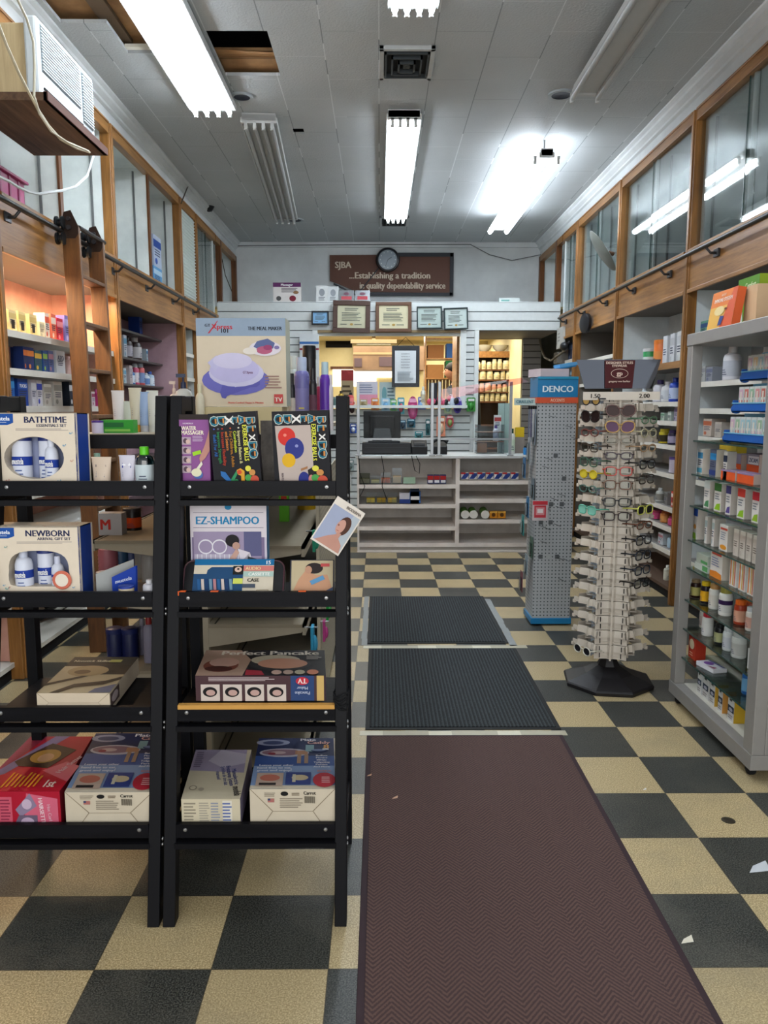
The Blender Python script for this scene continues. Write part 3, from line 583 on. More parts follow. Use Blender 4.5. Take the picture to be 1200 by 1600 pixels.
# ================================================================= generic goods
def carton(name, label, cat, loc, size, rotz=0, base='#d8d2c6', front=(), top=(), right=(), left=(), tilt=0, group=None, side=None, topc=None, bevel=0.0015, parent=None):
    w, d, h = size; bm = B(); m = M(base, 0.45, kind='paper')
    bm.box(-w/2, w/2, 0, d, 0, h, m)
    e = 0.0002
    if side: ms = M(side, 0.45, kind='paper'); bm.poly([(w/2+e, 0, 0), (w/2+e, d, 0), (w/2+e, d, h), (w/2+e, 0, h)], ms); bm.poly([(-w/2-e, d, 0), (-w/2-e, 0, 0), (-w/2-e, 0, h), (-w/2-e, d, h)], ms)
    if topc: bm.poly([(-w/2, 0, h+e), (w/2, 0, h+e), (w/2, d, h+e), (-w/2, d, h+e)], M(topc, 0.45, kind='paper'))
    if front: bm.art((-w/2, 0, 0), (w, 0, 0), (0, 0, h), front)
    if top: bm.art((-w/2, 0, h+e), (w, 0, 0), (0, d, 0), top)
    if right: bm.art((w/2+e, 0, 0), (0, d, 0), (0, 0, h), right)
    if left: bm.art((-w/2-e, d, 0), (0, -d, 0), (0, 0, h), left)
    return bm.obj(name, parent, label=label, cat=cat, group=group, loc=loc, rot=(tilt, 0, rotz))
def small_art(band, ink='#3a3f55', band2=None, txt=None, tc='#ffffff', vert=False):
    o = [('R', 0, .62, 1, .86, M(band, 0.4, kind='paper')), ('L', .12, .34, .88, .58, 3, M(ink, .6, kind='ink'))]
    if band2: o.append(('R', 0, .06, 1, .24, M(band2, .4, kind='paper')))
    else: o.append(('E', .3, .18, .16, .1, M(band, .4, kind='paper')))
    if txt: o.append(('T', txt, .5, .74, .13, .84, M(tc, .5, kind='ink')))
    return o
PROF = {
 'jar': [(0.0, 0), (.92, 0), (1, .03), (1, .70), (.94, .78), (.72, .82)], 'pump': [(0, 0), (.9, 0), (1, .04), (1, .6), (.8, .7), (.35, .75)],
 'round': [(0, 0), (.92, 0), (1, .02), (1, .66), (.85, .76), (.42, .82)], 'spray': [(0, 0), (.95, 0), (1, .02), (1, .74), (.85, .80), (.62, .82)],
 'canister': [(0, 0), (1, 0), (1, .84), (.98, .86)]}
CAPR = {'jar': (.80, .80, 1.0), 'pump': (.30, .75, .86), 'round': (.48, .80, 1.0), 'spray': (.66, .80, 1.0), 'canister': (1.04, .84, 1.0)}
def bottle(name, label, cat, loc, r, h, body='#e4e2dc', cap='#ffffff', lab=None, ink='#4a4f68', kind='round', rotz=0, group=None, lab2=None, parts=True, sy=1.0, clear=False, txt=None, parent=None, rough=0.3):
    bm = B(); mb = M(body, rough, kind='plastic') if not clear else glassm('tinted_'+body.lstrip('#'), body, 1.45, 1.4, 0.08)
    bm.lathe([(a*r, z*h) for a, z in PROF[kind]], mb, n=16, sy=sy)
    if lab:
        ml = M(lab, .5, kind='paper'); bm.lathe([(r*1.012, h*.12), (r*1.012, h*.58)], ml, n=16, sy=sy)
        if lab2: bm.lathe([(r*1.02, h*.40), (r*1.02, h*.56)], M(lab2, .5, kind='paper'), n=16, sy=sy)
        mi = M(ink, .6, kind='ink')
        for q in range(3):
            z = h*(.17+.065*q); ww = .55-.1*q
            pts = []
            for t in (-ww, -ww/3, ww/3, ww): pts.append((r*1.03*math.sin(t), -r*1.03*math.cos(t)*sy))
            for i in range(3): bm.poly([(pts[i][0], pts[i][1], z), (pts[i+1][0], pts[i+1][1], z), (pts[i+1][0], pts[i+1][1], z+h*.022), (pts[i][0], pts[i][1], z+h*.022)], mi)
    if txt: bm.art((-r*.62, -r*1.06*sy, h*.40), (r*1.24, 0, 0), (0, 0, h*.16), [('T', txt, .5, .5, .75, .95, M('#f4f4f4', .5, kind='ink'))])
    o = bm.obj(name, parent, label=label, cat=cat, loc=loc, rot=(0, 0, rotz), group=group)
    a, z0, z1 = CAPR[kind]; c = B(); mc = M(cap, .35, kind='plastic')
    c.lathe([(a*r, z0*h), (a*r*1.0, z1*h*.985), (a*r*.9, z1*h), (0, z1*h)], mc, n=16, sy=sy)
    if kind == 'pump': c.lathe([(.12*r, .86*h), (.12*r, .95*h)], mc, n=8); c.box(-r*.75, r*.25, -r*.16, r*.16, .94*h, h, mc)
    if kind == 'jar':
        for i in range(12): t = i*PI/6; c.box(a*r*math.cos(t)-.0008, a*r*math.cos(t)+.0008, a*r*math.sin(t)*sy-.0008, a*r*math.sin(t)*sy+.0008, z0*h+.001, z1*h*.97, mc)
    c.obj('pump_head' if kind == 'pump' else 'cap', o, bevel=0)
    return o
def squeeze_tube(label, loc, w, h, body, cap, lab=None, rotz=0, group=None, tilt=0, txt=None, name='squeeze_tube', parent=None):
    r = w/2; bm = B(); mb = M(body, .35, kind='plastic'); n = 16; rows = []
    for t in (0, .25, .5, .75, 1.0):
        sx = r*(.86+.20*t); sy = r*.75*(1-t)+.0015; rows.append([(sx*math.cos(2*PI*k/n), sy*math.sin(2*PI*k/n), h*.16+h*.84*t) for k in range(n)])
    vs = [p for q in rows for p in q]; fs = []
    for i in range(4):
        for k in range(n): fs.append((i*n+k, i*n+(k+1) % n, (i+1)*n+(k+1) % n, (i+1)*n+k))
    fs.append(tuple(4*n+k for k in range(n))); bm.add(vs, fs, mb, True)
    bm.box(-r*1.06, r*1.06, -.0022, .0022, h*.965, h, mb)
    o0, v0 = (-r*.7, -r*.62, h*.28), (0, r*.52, h*.56)
    ops = [('L', .15, .15, .85, .5, 4, M('#6a6f88', .6, kind='ink'))]
    if lab: ops.append(('R', .08, .62, .92, .98, M(lab, .4, kind='paper')))
    if txt: ops.append(('T', txt, .5, .8, .14, .8, M('#ffffff' if lab else '#3a3f55', .5, kind='ink')))
    bm.art(o0, (r*1.4, 0, 0), v0, ops)
    o = bm.obj(name, parent, label=label, cat='tube' if label else None, loc=loc, rot=(tilt, 0, rotz), group=group)
    c = B(); c.lathe([(0, 0), (r*.78, 0), (r*.8, .01), (r*.78, h*.16), (0, h*.165)], M(cap, .35, kind='plastic'), n=16, sy=.85); c.obj('cap', o)
    return o

# ================================================================= ITEMS ON THE PARTITION TOP AND CERTIFICATES
def py_item(x0, y0, x1, y1, Y): a = PY(x0, y1, Y); c = PY(x1, y0, Y); return (a.x+c.x)/2, a.z, c.x-a.x, c.z-a.z
x, z, w, h = py_item(427, 442, 470, 473, 9.5)
carton('poster_card', 'white and purple massager carton standing on the partition top, left', 'box', (x, 9.5, 2.70), (w, .06, h), base='#d4d0cc', front=[('R', 0, .78, 1, 1, M('#5a2a58', .4, kind='paper')), ('T', 'Massager', .5, .89, .12, .7, M('#f0f0f0', .5, kind='ink')), ('L', .3, .5, .95, .74, 4, M('#55505a', .6, kind='ink')), ('E', .7, .2, .12, .15, M('#7a2a3a', .5, kind='paper')), ('E', .2, .2, .09, .12, M('#555', .5, kind='paper') if 0 else M('#555555', .5, kind='paper')), ('E', .82, .5, .1, .08, M('#8a6a4a', .5, kind='paper'))])
for i, (a0, a1, yb, yt, d_, bs) in enumerate(((494, 512, 472, 446, 'left white carton of the pair standing on the partition top', '#c9cccb'), (512, 529, 472, 447, 'right white carton of the pair standing on the partition top', '#c2c6c6'))):
    x, z, w, h = py_item(a0, yt, a1, yb, 9.5); carton('carton', d_, 'box', (x, 9.5, 2.70), (w*.98, .1, h), base=bs, front=[('E', .5, .6, .25, .22, M('#8a8f94', .5, kind='paper')), ('L', .2, .1, .8, .35, 3, M('#6c7074', .6, kind='ink'))])
for i, (a0, a1, d_) in enumerate(((530, 553, 'left silver foil pouch on the partition top above the first certificate'), (555, 578, 'right silver foil pouch on the partition top above the first certificate'))):
    x, z, w, h = py_item(a0, 453, a1, 472, 9.5); b = B(); b.add([(-w/2, -.03, 0), (w/2, -.03, 0), (w/2, .03, 0), (-w/2, .03, 0), (-w/2, 0, h), (w/2, 0, h)], [(3, 2, 1, 0), (0, 1, 5, 4), (2, 3, 4, 5), (1, 2, 5), (3, 0, 4)], M('#a7acb0', .25, .7, kind='foil')); b.art((-w/2, -.03, 0), (w, 0, 0), (0, .03, h), [('R', .15, .2, .85, .5, M('#b04a52', .5, kind='paper')), ('E', .5, .7, .2, .12, M('#6f4a58', .5, kind='paper'))], lift=.0015)
    b.obj('foil_pouch', label=d_, cat='pouch', loc=(x, 9.5, 2.70))
x, z, w, h = py_item(780, 465, 812, 471, 9.5); carton('carton', 'flat white carton lying on the partition top at right', 'box', (x, 9.5, 2.70), (w, .1, h+.01), base='#c9d2d0', front=[('R', .1, .3, .5, .6, M('#6aa8a0', .5, kind='paper'))])
def certificate(x0, y0, x1, y1, fc, pc, label, Y, fw=.03, rot=0, seal=True, ftx=None):
    x, z, w, h = py_item(x0, y0, x1, y1, Y); r = empty('framed_certificate', label, 'certificate', (x, Y, z), (-.03, rot, 0), group='framed certificates above the window')
    b = B(); m = M(fc, .35, kind='frame')
    for q in ((-w/2, w/2, 0, fw), (-w/2, w/2, h-fw, h), (-w/2, -w/2+fw, fw, h-fw), (w/2-fw, w/2, fw, h-fw)): b.box(q[0], q[1], -.03, 0, q[2], q[3], m)
    b.obj('frame', r, bevel=.004); b = B(); b.box(-w/2+fw, w/2-fw, -.014, -.006, fw, h-fw, M(pc, .3, kind='paper'))
    ink = M('#5a5f5a', .6, kind='ink'); ops = [('L', .25, .75, .75, .9, 2, ink), ('L', .15, .3, .85, .7, 6, ink), ('L', .1, .12, .4, .2, 1, ink), ('L', .6, .12, .9, .2, 1, ink)]
    if seal: ops.append(('E', .5, .16, .06, .05, M('#a88a4a', .5, kind='paper')))
    b.art((-w/2+fw, -.0145, fw), (w-2*fw, 0, 0), (0, 0, h-2*fw), ops); b.obj('certificate_paper', r)
certificate(520, 470, 578, 520, '#40261a', '#b9b79c', 'dark wood framed certificate, leftmost of the four large ones', 9.34, .055, .02)
certificate(587, 472, 643, 519, '#5a3a22', '#c8c2a2', 'brown wood framed certificate, second of the four large ones', 9.34, .04)
certificate(651, 479, 691, 514, '#2a3a3c', '#a9b9b4', 'thin dark framed greenish certificate, third of the four', 9.36, .015, -.01)
certificate(694, 481, 732, 515, '#1f3034', '#b4c2be', 'thin dark framed pale certificate, rightmost of the four', 9.36, .015, -.04)
certificate(487, 486, 514, 508, '#14161c', '#7fb0d8', 'small black framed blue notice left of the certificates', 9.36, .018, 0, False)

# ================================================================= WINDOW OF THE PHARMACY: chart, sill goods, person
p = PY(634, 540, 9.30); q = PY(634, 605, 9.30); r = empty('eye_chart', 'black board with white lettered eye chart in the pharmacy window', 'chart', (p.x, 9.30, q.z)); h = p.z-q.z; w = .33
B().box(-w/2, w/2, 0, .012, 0, h, M('#23262c', .4)).obj('board', r, bevel=.003)
b = B(); b.box(-w*.39, w*.37, -.003, -.001, h*.10, h*.88, M('#d6dde0', .5, kind='paper')); ink = M('#3a4450', .6, kind='ink'); ops = []
for i, t in enumerate(('C H A R V E', 'A P O H C Y', 'V C A R O H', 'R O H C V R', 'H A P A R C', 'O C V A R H')): ops.append(('T', t, .5, .90-.085*i, .035, .8, ink))
ops.append(('L', .12, .05, .88, .36, 8, M('#7c8890', .6, kind='ink'))); b.art((-w*.39, -.0032, h*.10), (w*.76, 0, 0), (0, 0, h*.78), ops, lift=.0015); b.obj('chart_sheet', r); B().tube([(-.1, .006, h), (0, .03, h+.10), (.1, .006, h)], .003, DARK, 5).obj('hanging_cord', r)
# person in the back room, only head and shoulders show
SKIN = M('#b07a5c', .5, kind='skin'); HAIR = M('#15110f', .7, kind='hair')
hp = PY(704, 581, 10.85); per = empty('person', 'person with short dark hair bent over work behind the pharmacy window', 'person', (hp.x+.03, 10.85, 0))
def skin_body(pts, edges, rad, m, name, parent):
    me = bpy.data.meshes.new(name); me.from_pydata(pts, edges, []); o = bpy.data.objects.new(name, me); COL.objects.link(o); o.parent = parent
    me.materials.append(m); md = o.modifiers.new('skin', 'SKIN'); me.skin_vertices or None
    if not me.skin_vertices: me.attributes.new if 0 else None
    for i, v in enumerate(me.skin_vertices[0].data if me.skin_vertices else []): v.radius = rad[i]; v.use_root = (i == 0)
    o.modifiers.new('sub', 'SUBSURF').render_levels = 2; o.modifiers['sub'].levels = 2; md.use_smooth_shade = True
    return o
zz = hp.z
def blob(b, c, rx, ry, rz, m, n=16, k=10):
    prof = [(math.sin(PI*i/k), -math.cos(PI*i/k)) for i in range(k+1)]
    vs = []; fs = []
    for s_, z_ in prof:
        for j in range(n): t = 2*PI*j/n; vs.append((c[0]+rx*s_*math.cos(t), c[1]+ry*s_*math.sin(t), c[2]+rz*z_))
    for i in range(k):
        for j in range(n): fs.append((i*n+j, i*n+(j+1) % n, (i+1)*n+(j+1) % n, (i+1)*n+j))
    b.add(vs, fs, m, True)
# one continuous body surface swept from pelvis to crown (leaning forward to the left)
b = B(); sec = [((.25, 0, .85), .17, .12), ((.24, 0, 1.05), .16, .11), ((.17, 0, zz-.32), .20, .12), ((.11, 0, zz-.24), .205, .11), ((.07, 0, zz-.185), .10, .08), ((.05, 0, zz-.14), .055, .055), ((.02, 0, zz-.11), .055, .06), ((-.01, 0, zz-.08), .075, .072), ((-.02, 0, zz-.04), .095, .078), ((-.015, 0, zz), .105, .08), ((0, 0, zz+.05), .10, .078), ((.01, 0, zz+.09), .07, .06), ((.015, 0, zz+.11), .02, .02)]
vs = []; fs = []; n = 16
for c, rx, ry in sec:
    for j in range(n): t = 2*PI*j/n; vs.append((c[0]+rx*math.cos(t), c[1]+ry*math.sin(t), c[2]))
for i in range(len(sec)-1):
    for j in range(n): fs.append((i*n+j, i*n+(j+1) % n, (i+1)*n+(j+1) % n, (i+1)*n+j))
b.add(vs, fs, SKIN, True); b.add([(-.115, -.015, zz-.005), (-.115, .015, zz-.005), (-.105, 0, zz+.03), (-.145, 0, zz-.012)], [(0, 1, 3), (0, 3, 2), (1, 2, 3), (0, 2, 1)], SKIN)
b.box(-.105, -.085, -.02, .02, zz-.052, zz-.046, M('#7a3d34', .5)); b.box(-.112, -.10, -.045, -.025, zz+.02, zz+.027, DARK)
b.tube([(.20, -.16, zz-.27), (.02, -.22, zz-.42), (-.2, -.12, zz-.46)], [.05, .042, .03], SKIN, 10); b.tube([(.20, .16, zz-.27), (.02, .2, zz-.42), (-.2, .1, zz-.46)], [.05, .042, .03], SKIN, 10)
for sy in (-1, 1):
    blob(b, (-.235, sy*.11, zz-.465), .04, .035, .014, SKIN, 10, 6)
    for f in range(4): b.tube([(-.26, sy*.11+(f-1.5)*.017, zz-.462), (-.295, sy*.11+(f-1.5)*.019, zz-.462), (-.32+.006*abs(f-1.5), sy*.11+(f-1.5)*.019, zz-.475)], [.008, .0075, .006], SKIN, 6)
    b.tube([(-.22, sy*.11-sy*.03, zz-.462), (-.25, sy*.11-sy*.055, zz-.465), (-.275, sy*.11-sy*.05, zz-.47)], [.009, .008, .007], SKIN, 6)
b.obj('body', per)
b = B(); blob(b, (.02, 0, zz+.045), .125, .098, .095, HAIR); blob(b, (.075, 0, zz-.01), .06, .085, .08, HAIR); b.obj('hair', per)
b = B(); vs = []; fs = []
for c, rx, ry in [((.25, 0, .80), .185, .135), ((.24, 0, 1.05), .175, .125), ((.17, 0, zz-.32), .215, .135), ((.115, 0, zz-.235), .21, .12), ((.08, 0, zz-.18), .11, .09)]:
    for j in range(n): t = 2*PI*j/n; vs.append((c[0]+rx*math.cos(t), c[1]+ry*math.sin(t), c[2]))
for i in range(4):
    for j in range(n): fs.append((i*n+j, i*n+(j+1) % n, (i+1)*n+(j+1) % n, (i+1)*n+j))
b.add(vs, fs, M('#2a2b33', .8, kind='cloth'), True)
for sy in (-1, 1): b.tube([(.20, sy*.15, zz-.26), (.06, sy*.21, zz-.39)], [.068, .055], M('#2a2b33', .8, kind='cloth'), 10)
b.obj('shirt', per)
# back room furniture
b = B(); b.box(.1, .98, 9.95, 10.55, .95, .99, OAKY); b.box(.12, .96, 10.0, 10.5, 0, .95, M('#8a6a44', .6)); b.obj('work_counter', label='wooden work counter in the back room behind the pharmacy window', cat='counter', kind=None)
def bx_px(name, x0, y0, x1, y1, Y, d, m, label, cat, zb=None):
    x, z, w, h = py_item(x0, y0, x1, y1, Y); b = B(); z0 = z if zb is None else zb
    b.box(x-w/2, x+w/2, Y, Y+d, z0, z+h, m); return b.obj(name, label=label, cat=cat, bevel=.004)
bx_px('open_hatch', 509, 523, 550, 543, 13.97, .02, DARK, 'black hatch opening high in the back room wall', 'hatch')
a = PY(552, 578, 13.5); c = PY(665, 541, 13.5)
b = B(); b.box(a.x, c.x, 13.5, 13.62, a.z, c.z, mottled('brown_hardboard', '#6e5640', '#85694e', 3, .5)); b.box(a.x, a.x+1.1, 13.485, 13.5, a.z+.26, a.z+.30, M('#a08a66', .5)); b.box(a.x+.02, a.x+.15, 13.485, 13.5, a.z+.05, a.z+.2, M('#55444a', .6)); b.box(a.x+.45, a.x+.75, 13.485, 13.5, a.z+.06, a.z+.22, M('#55444a', .6))
b.box(a.x, c.x, 13.9, 13.95, a.z, c.z, OAKD); b.obj('overhead_cabinet', label='wide brown overhead cabinet on the back room wall', cat='cabinet')
b = B(); a = PY(548, 535, 13.0); c = PY(620, 535, 13.0); b.box(a.x, c.x, 12.95, 13.05, 2.50, 2.56, M('#8a7a5a', .5)); b.tube([(a.x+.1, 13, 2.49), (c.x-.1, 13, 2.49)], .018, M('#c9c6b4', .4)); b.box((a.x+c.x)/2-.03, (a.x+c.x)/2+.03, 12.97, 13.03, 2.56, 2.62, M('#8a7a5a', .5)); b.obj('strip_light', label='slim strip light under the cream ceiling of the back room', cat='ceiling light')
a = PY(666, 600, 12.0); c = PY(710, 522, 12.0)
b = B(); 
for i in range(3): b.box(a.x, a.x+.45, 12, 12.4, 2.5-.30*i-.02, 2.5-.30*i, OAKY)
b.box(a.x-.02, a.x, 12, 12.4, 0, 2.55, OAKY); b.box(a.x+.45, a.x+.47, 12, 12.4, 0, 2.55, OAKY)
for i in range(8): b.box(a.x+.01+i*.055, a.x+.055+i*.055, 12.38, 12.4, 0, 1.9, PINE)
b.obj('storage_shelf', label='wooden storage shelf with cartons right of the eye chart', cat='shelf')
for i, (x0, zz0, w_, h_, cc, l) in enumerate(((.01, 2.2, .26, .2, '#7a5230', 'brown carton on the back room shelf, upper level left'), (.0, 1.9, .27, .2, '#8a6038', 'brown carton on the back room shelf, middle level left'), (.29, 1.9, .13, .26, '#1f5a34', 'green carton on the back room shelf beside a brown one'), (.30, 2.2, .12, .22, '#2c4f86', 'blue carton on the back room shelf, upper level right'))):
    b = B(); b.box(a.x+x0+.01, a.x+x0+w_, 12.03, 12.3, zz0+.0, zz0+h_, M(cc, .7, kind='card')); b.obj('storage_carton', label=l, cat='box', bevel=.004)
b = B(); p0 = PY(712, 600, 10.0); b.box(p0.x, p0.x+.05, 9.9, 10.0, 0, 2.45, OAKY); b.box(p0.x, p0.x+.03, 10.0, 10.5, 0, 2.4, OAKY); b.obj('wooden_door', label='narrow open wooden door edge inside the pharmacy window, right', cat='door')
# rear stock shelves seen through the doorway
Y1 = 11.6; zs = [PY(780, y, Y1).z for y in (549, 577, 593, 612, 627)]; xa = PY(743, 580, Y1).x; xb = PY(802, 580, Y1).x
b = B(); b.box(xa-.2, xb, Y1+.3, Y1+.33, 0, 2.25, M('#3a2a1c', .8)); b.box(xb, xb+.03, Y1, Y1+.33, 0, 2.25, OAKD)
for i, z in enumerate(zs+[zs[-1]-.35, zs[-1]-.7]): b.box(xa-.2, xb, Y1, Y1+.3, z-.02, z, OAKY if i == 0 else OAKD)
b.box(xa-.2, xb, Y1-.005, Y1, zs[0]-.09, zs[0]-.0, OAKY)
b.obj('stock_shelf', label='dark wooden stock shelves full of cream bottles, through the doorway', cat='shelf')
proto = None; G = 'cream stock bottles on the rear shelves'; LB = 'small cream stock bottle on the dark rear shelves through the doorway'
for i, z in enumerate(zs[1:]):
    nb = (6, 8, 8, 8)[i]; x = xa-.02
    for k in range(nb):
        big = random.choice((0, 0, 1)); r_ = .036+.012*big; x += r_+.008
        if x+r_ > xb: break
        if not proto:
            proto = bottle('stock_bottle', LB, 'bottle', (0, 0, 0), .036, .13, '#d9cfa6', '#e2dcc0', '#c9b98c', kind='jar', group=G); o = proto
        else: o = dup(proto)
        o.location = (x, Y1+.06, z+.001); o.scale = (r_/.036, r_/.036, random.choice((.85, 1.0, 1.15))); x += r_
for i, (px_, l) in enumerate(((757, 'left white bowl on top of the rear stock shelves'), (782, 'right white bowl on top of the rear stock shelves'))):
    p = PY(px_, 549, Y1+.1); b = B(); b.lathe([(.05, 0), (.10, .05), (.12, .10), (.112, .10), (.09, .05), (.0, .015)], M('#b9b6a4', .4), (0, 0, 0), 20); b.obj('bowl', label=l, cat='bowl', loc=(p.x, Y1+.15, zs[0]))
r = empty('hanging_rack', 'pine rack with paper sheets inside the doorway, right side', 'rack', (0, 0, 0)); p0 = PY(803, 560, 11.0)
b = B()
for yy in (10.68, 11.12, 11.54): b.box(p0.x+.12, p0.x+.17, yy, yy+.04, 0, 2.3, OAKY)
b.box(p0.x+.12, p0.x+.15, 10.68, 11.58, 2.05, 2.1, OAKY); b.box(p0.x+.12, p0.x+.15, 10.68, 11.58, 1.2, 1.24, OAKY); b.box(p0.x+.15, p0.x+.17, 10.7, 11.58, .0, 2.3, M('#8a8458', .7)); b.obj('rack_frame', r)
for i in range(4):
    b = B(); y = 10.70+.21*i; b.add([(p0.x+.10, y, 2.08), (p0.x+.10, y+.19, 2.08), (p0.x+.07, y+.19, 1.85-.05*(i % 2)), (p0.x+.08, y, 1.82)], [(0, 1, 2, 3)], CREAM); b.obj('paper_sheet', r)
b = B(); b.box(p0.x+.06, p0.x+.12, 10.85, 11.0, 1.5, 1.75, M('#c7b52a', .5)); b.obj('yellow_carton', r)
# sill goods
SZ = 1.475
def rowlab(i): return ORD[i]
for i, (px_, kind_, r_, h_, bc, cc, lb, l) in enumerate((
 (524, 'jar', .035, .10, '#5a7a78', '#8a9a98', None, 'small green-grey pot on the window sill, left end'),
 (533, 'round', .035, .17, '#b8983a', '#2a2420', '#d9c060', 'gold perfume style bottle on the window sill, left'),
 (548, 'round', .038, .15, '#d05a5a', '#1c1c1c', '#e08080', 'coral bottle with black top on the window sill'),
 (661, 'round', .03, .22, '#d9d6c8', '#e8e8e0', '#c2b89c', 'tall cream bottle on the sill right of the eye chart'),
 (706, 'pump', .035, .13, '#c9d4e4', '#e8e8f0', None, 'small white pump bottle at the right end of the window sill'))):
    p = PY(px_, 630, 9.33); bottle('bottle', l, 'bottle', (p.x, 9.33, SZ), r_, h_, bc, cc, lb, kind=kind_)
for i, (x0, x1, y0, c_, ops, l) in enumerate((
 (533, 552, 578, '#9a8a6a', [('R', 0, .7, 1, 1, M('#8a3030', .5, kind='paper')), ('L', .1, .2, .9, .6, 3, M('#4a4030', .6, kind='ink'))], 'tan carton with red top band on the sill behind perfume bottles'),
 (557, 590, 596, '#c4c0cc', [('R', 0, .05, 1, .45, M('#d890a8', .5, kind='paper')), ('L', .1, .5, .9, .9, 4, M('#7a7f98', .6, kind='ink'))], 'pink and white leaflet pack leaning on the window sill, left'),
 (593, 618, 597, '#a8b8b8', [('E', .3, .5, .15, .3, M('#6a9aa0', .5, kind='paper')), ('L', .5, .2, .95, .8, 4, M('#5a7078', .6, kind='ink'))], 'pale green packet on the window sill left of the eye chart'),
 (671, 684, 598, '#2c2f33', [], 'black box on the sill just right of the eye chart'))):
    x, z, w, h = py_item(x0, y0, x1, 630, 9.30); carton('carton', l, 'box', (x, 9.32-.02*(i == 0)+.05, SZ), (w, .05, PY(x0, y0, 9.35).z-SZ), base=c_, front=ops)
b = B(); p = PY(692, 625, 9.32); 
for i in range(9): 
    blob(b, (p.x-.16+.04*i, 9.33+random.uniform(-.03, .03), SZ+.045+random.uniform(-.01, .03)), .035, .035, .04, M(('#c43a5c', '#d85a7a', '#1f1c22')[i % 3], .5), 8, 6)
b.obj('pink_goods_pile', label='heap of pink packets at the right of the window sill', cat='packets', kind='stuff')
b = B(); p = PY(637, 623, 9.27); b.box(p.x-.05, p.x+.05, 9.262, 9.275, SZ-.03, SZ-.018, DARK); b.obj('sill_latch', label='small black latch on the sill edge below the eye chart', cat='latch')

# hanging packs on the slat wall below the window
def hang_pack(label, x0, y0, x1, y1, c1, c2, c3='#e0e0e0', shape='card', Y=9.33):
    x, z, w, h = py_item(x0, y0, x1, y1, Y); b = B(); m1 = M(c1, .4, kind='paper'); m2 = M(c2, .4, kind='plastic')
    if shape == 'oval': b.prism([(w/2*math.cos(2*PI*i/16), h/2+h/2*math.sin(2*PI*i/16)) for i in range(16)], (0, 0, 0), (1, 0, 0), (0, 0, 1), -.02, m1)
    else: b.prism([(-w/2, 0), (w/2, 0), (w/2, h*.94), (w*.38, h), (-w*.38, h), (-w/2, h*.94)], (0, 0.0, 0), (1, 0, 0), (0, 0, 1), -.01, m1)
    blob(b, (0, -.0, h*.38), w*.34, .03, h*.28, m2, 10, 6); b.art((-w/2, -.021, 0), (w, 0, 0), (0, 0, h), [('R', .15, .74, .85, .9, M(c3, .5, kind='paper'))], lift=.001)
    o = b.obj('hanging_pack', label=label, cat='hanging pack', loc=(x, Y, z), group='packs hanging on the slat wall')
    B().tube([(0, -.03, h*.96), (0, .05, h*.96)], .004, STEEL, 5).obj('peg', o)
for a in (
 ('beige card pack hanging on the slat wall, behind the left screen post', 562, 624, 574, 636, '#b9a77e', '#8f805c'),
 ('orange toy-like pack hanging on the slat wall', 580, 622, 592, 641, '#d98a4a', '#c0602a'),
 ('pale blue pack hanging on the slat wall above the monitor', 596, 622, 609, 642, '#9ac4dc', '#6aa0c8'),
 ('green and blue pack hanging on the slat wall above the monitor', 610, 624, 620, 642, '#6ab070', '#4a90b8'),
 ('teal and red pack hanging on the slat wall, right of the green one', 621, 621, 632, 647, '#4aa0b0', '#c85a6a'),
 ('magenta pack hanging on the slat wall, longest of all', 637, 619, 653, 656, '#b83a78', '#d86aa0', '#e0a0c0', 'oval'),
 ('blue-violet pack hanging right of the magenta one', 653, 620, 665, 640, '#6a7ac0', '#8ab0d8'),
 ('dark blue card of pens low on the slat wall, left of pair', 625, 656, 634, 670, '#1f4a68', '#1a2a3a', '#a0c0d0'),
 ('dark teal card low on the slat wall, right of pair', 636, 654, 649, 668, '#1f5a70', '#1a3a4a', '#a0c0d0'),
 ('teal card pack hanging beside the middle screen post', 665, 655, 672, 680, '#2a6a70', '#1f4a50'),
 ('small teal packet at the bottom of the slat wall beside monitor', 648, 674, 661, 684, '#4a9098', '#2a6068'),
 ('white and green pack hanging right of the middle screen posts', 694, 625, 706, 646, '#c0d8b0', '#a0c8c8'),
 ('purple oval pack hanging right of the middle screen posts', 708, 620, 722, 646, '#5a4aa8', '#3a3088', '#c0b0e0', 'oval'),
 ('green pack hanging at the right end of the slat wall', 729, 621, 743, 643, '#4a9a4a', '#3a8a3a'),
 ('coral and cream pack hanging low right of the screen posts', 682, 650, 696, 682, '#e08a6a', '#e0c0a0', '#f0e0d0'),
 ('pink oval pack hanging low beside the coral one', 697, 648, 709, 668, '#c84a5a', '#8a9a5a', '#f0c0c0', 'oval'),
 ('white card with a dark round item left of the screen', 544, 626, 556, 648, '#d9d2c4', '#3a2420', '#c05a4a'),
 ('small stack of striped sachets hanging beside the black rack post', 538, 622, 544, 660, '#a9a9b4', '#7a7a88'),
 ('blue bottle pack hanging low left of the counter', 547, 662, 557, 677, '#2a4a9a', '#d0d8e8'),
 ('teal blister pack hanging low left of the counter', 537, 660, 546, 682, '#5a9aa8', '#3a7a88'),
 ('blue and red pack hanging lowest left of the counter', 538, 696, 546, 712, '#3a5a9a', '#a04a5a'),
 ('grey-green pack hanging beside the counter end', 540, 718, 553, 735, '#8a9a98', '#6a7a78'),
 ('white long strip pack hanging beside the counter end', 538, 740, 549, 765, '#c8ccc8', '#8a9490')):
    hang_pack(*a)
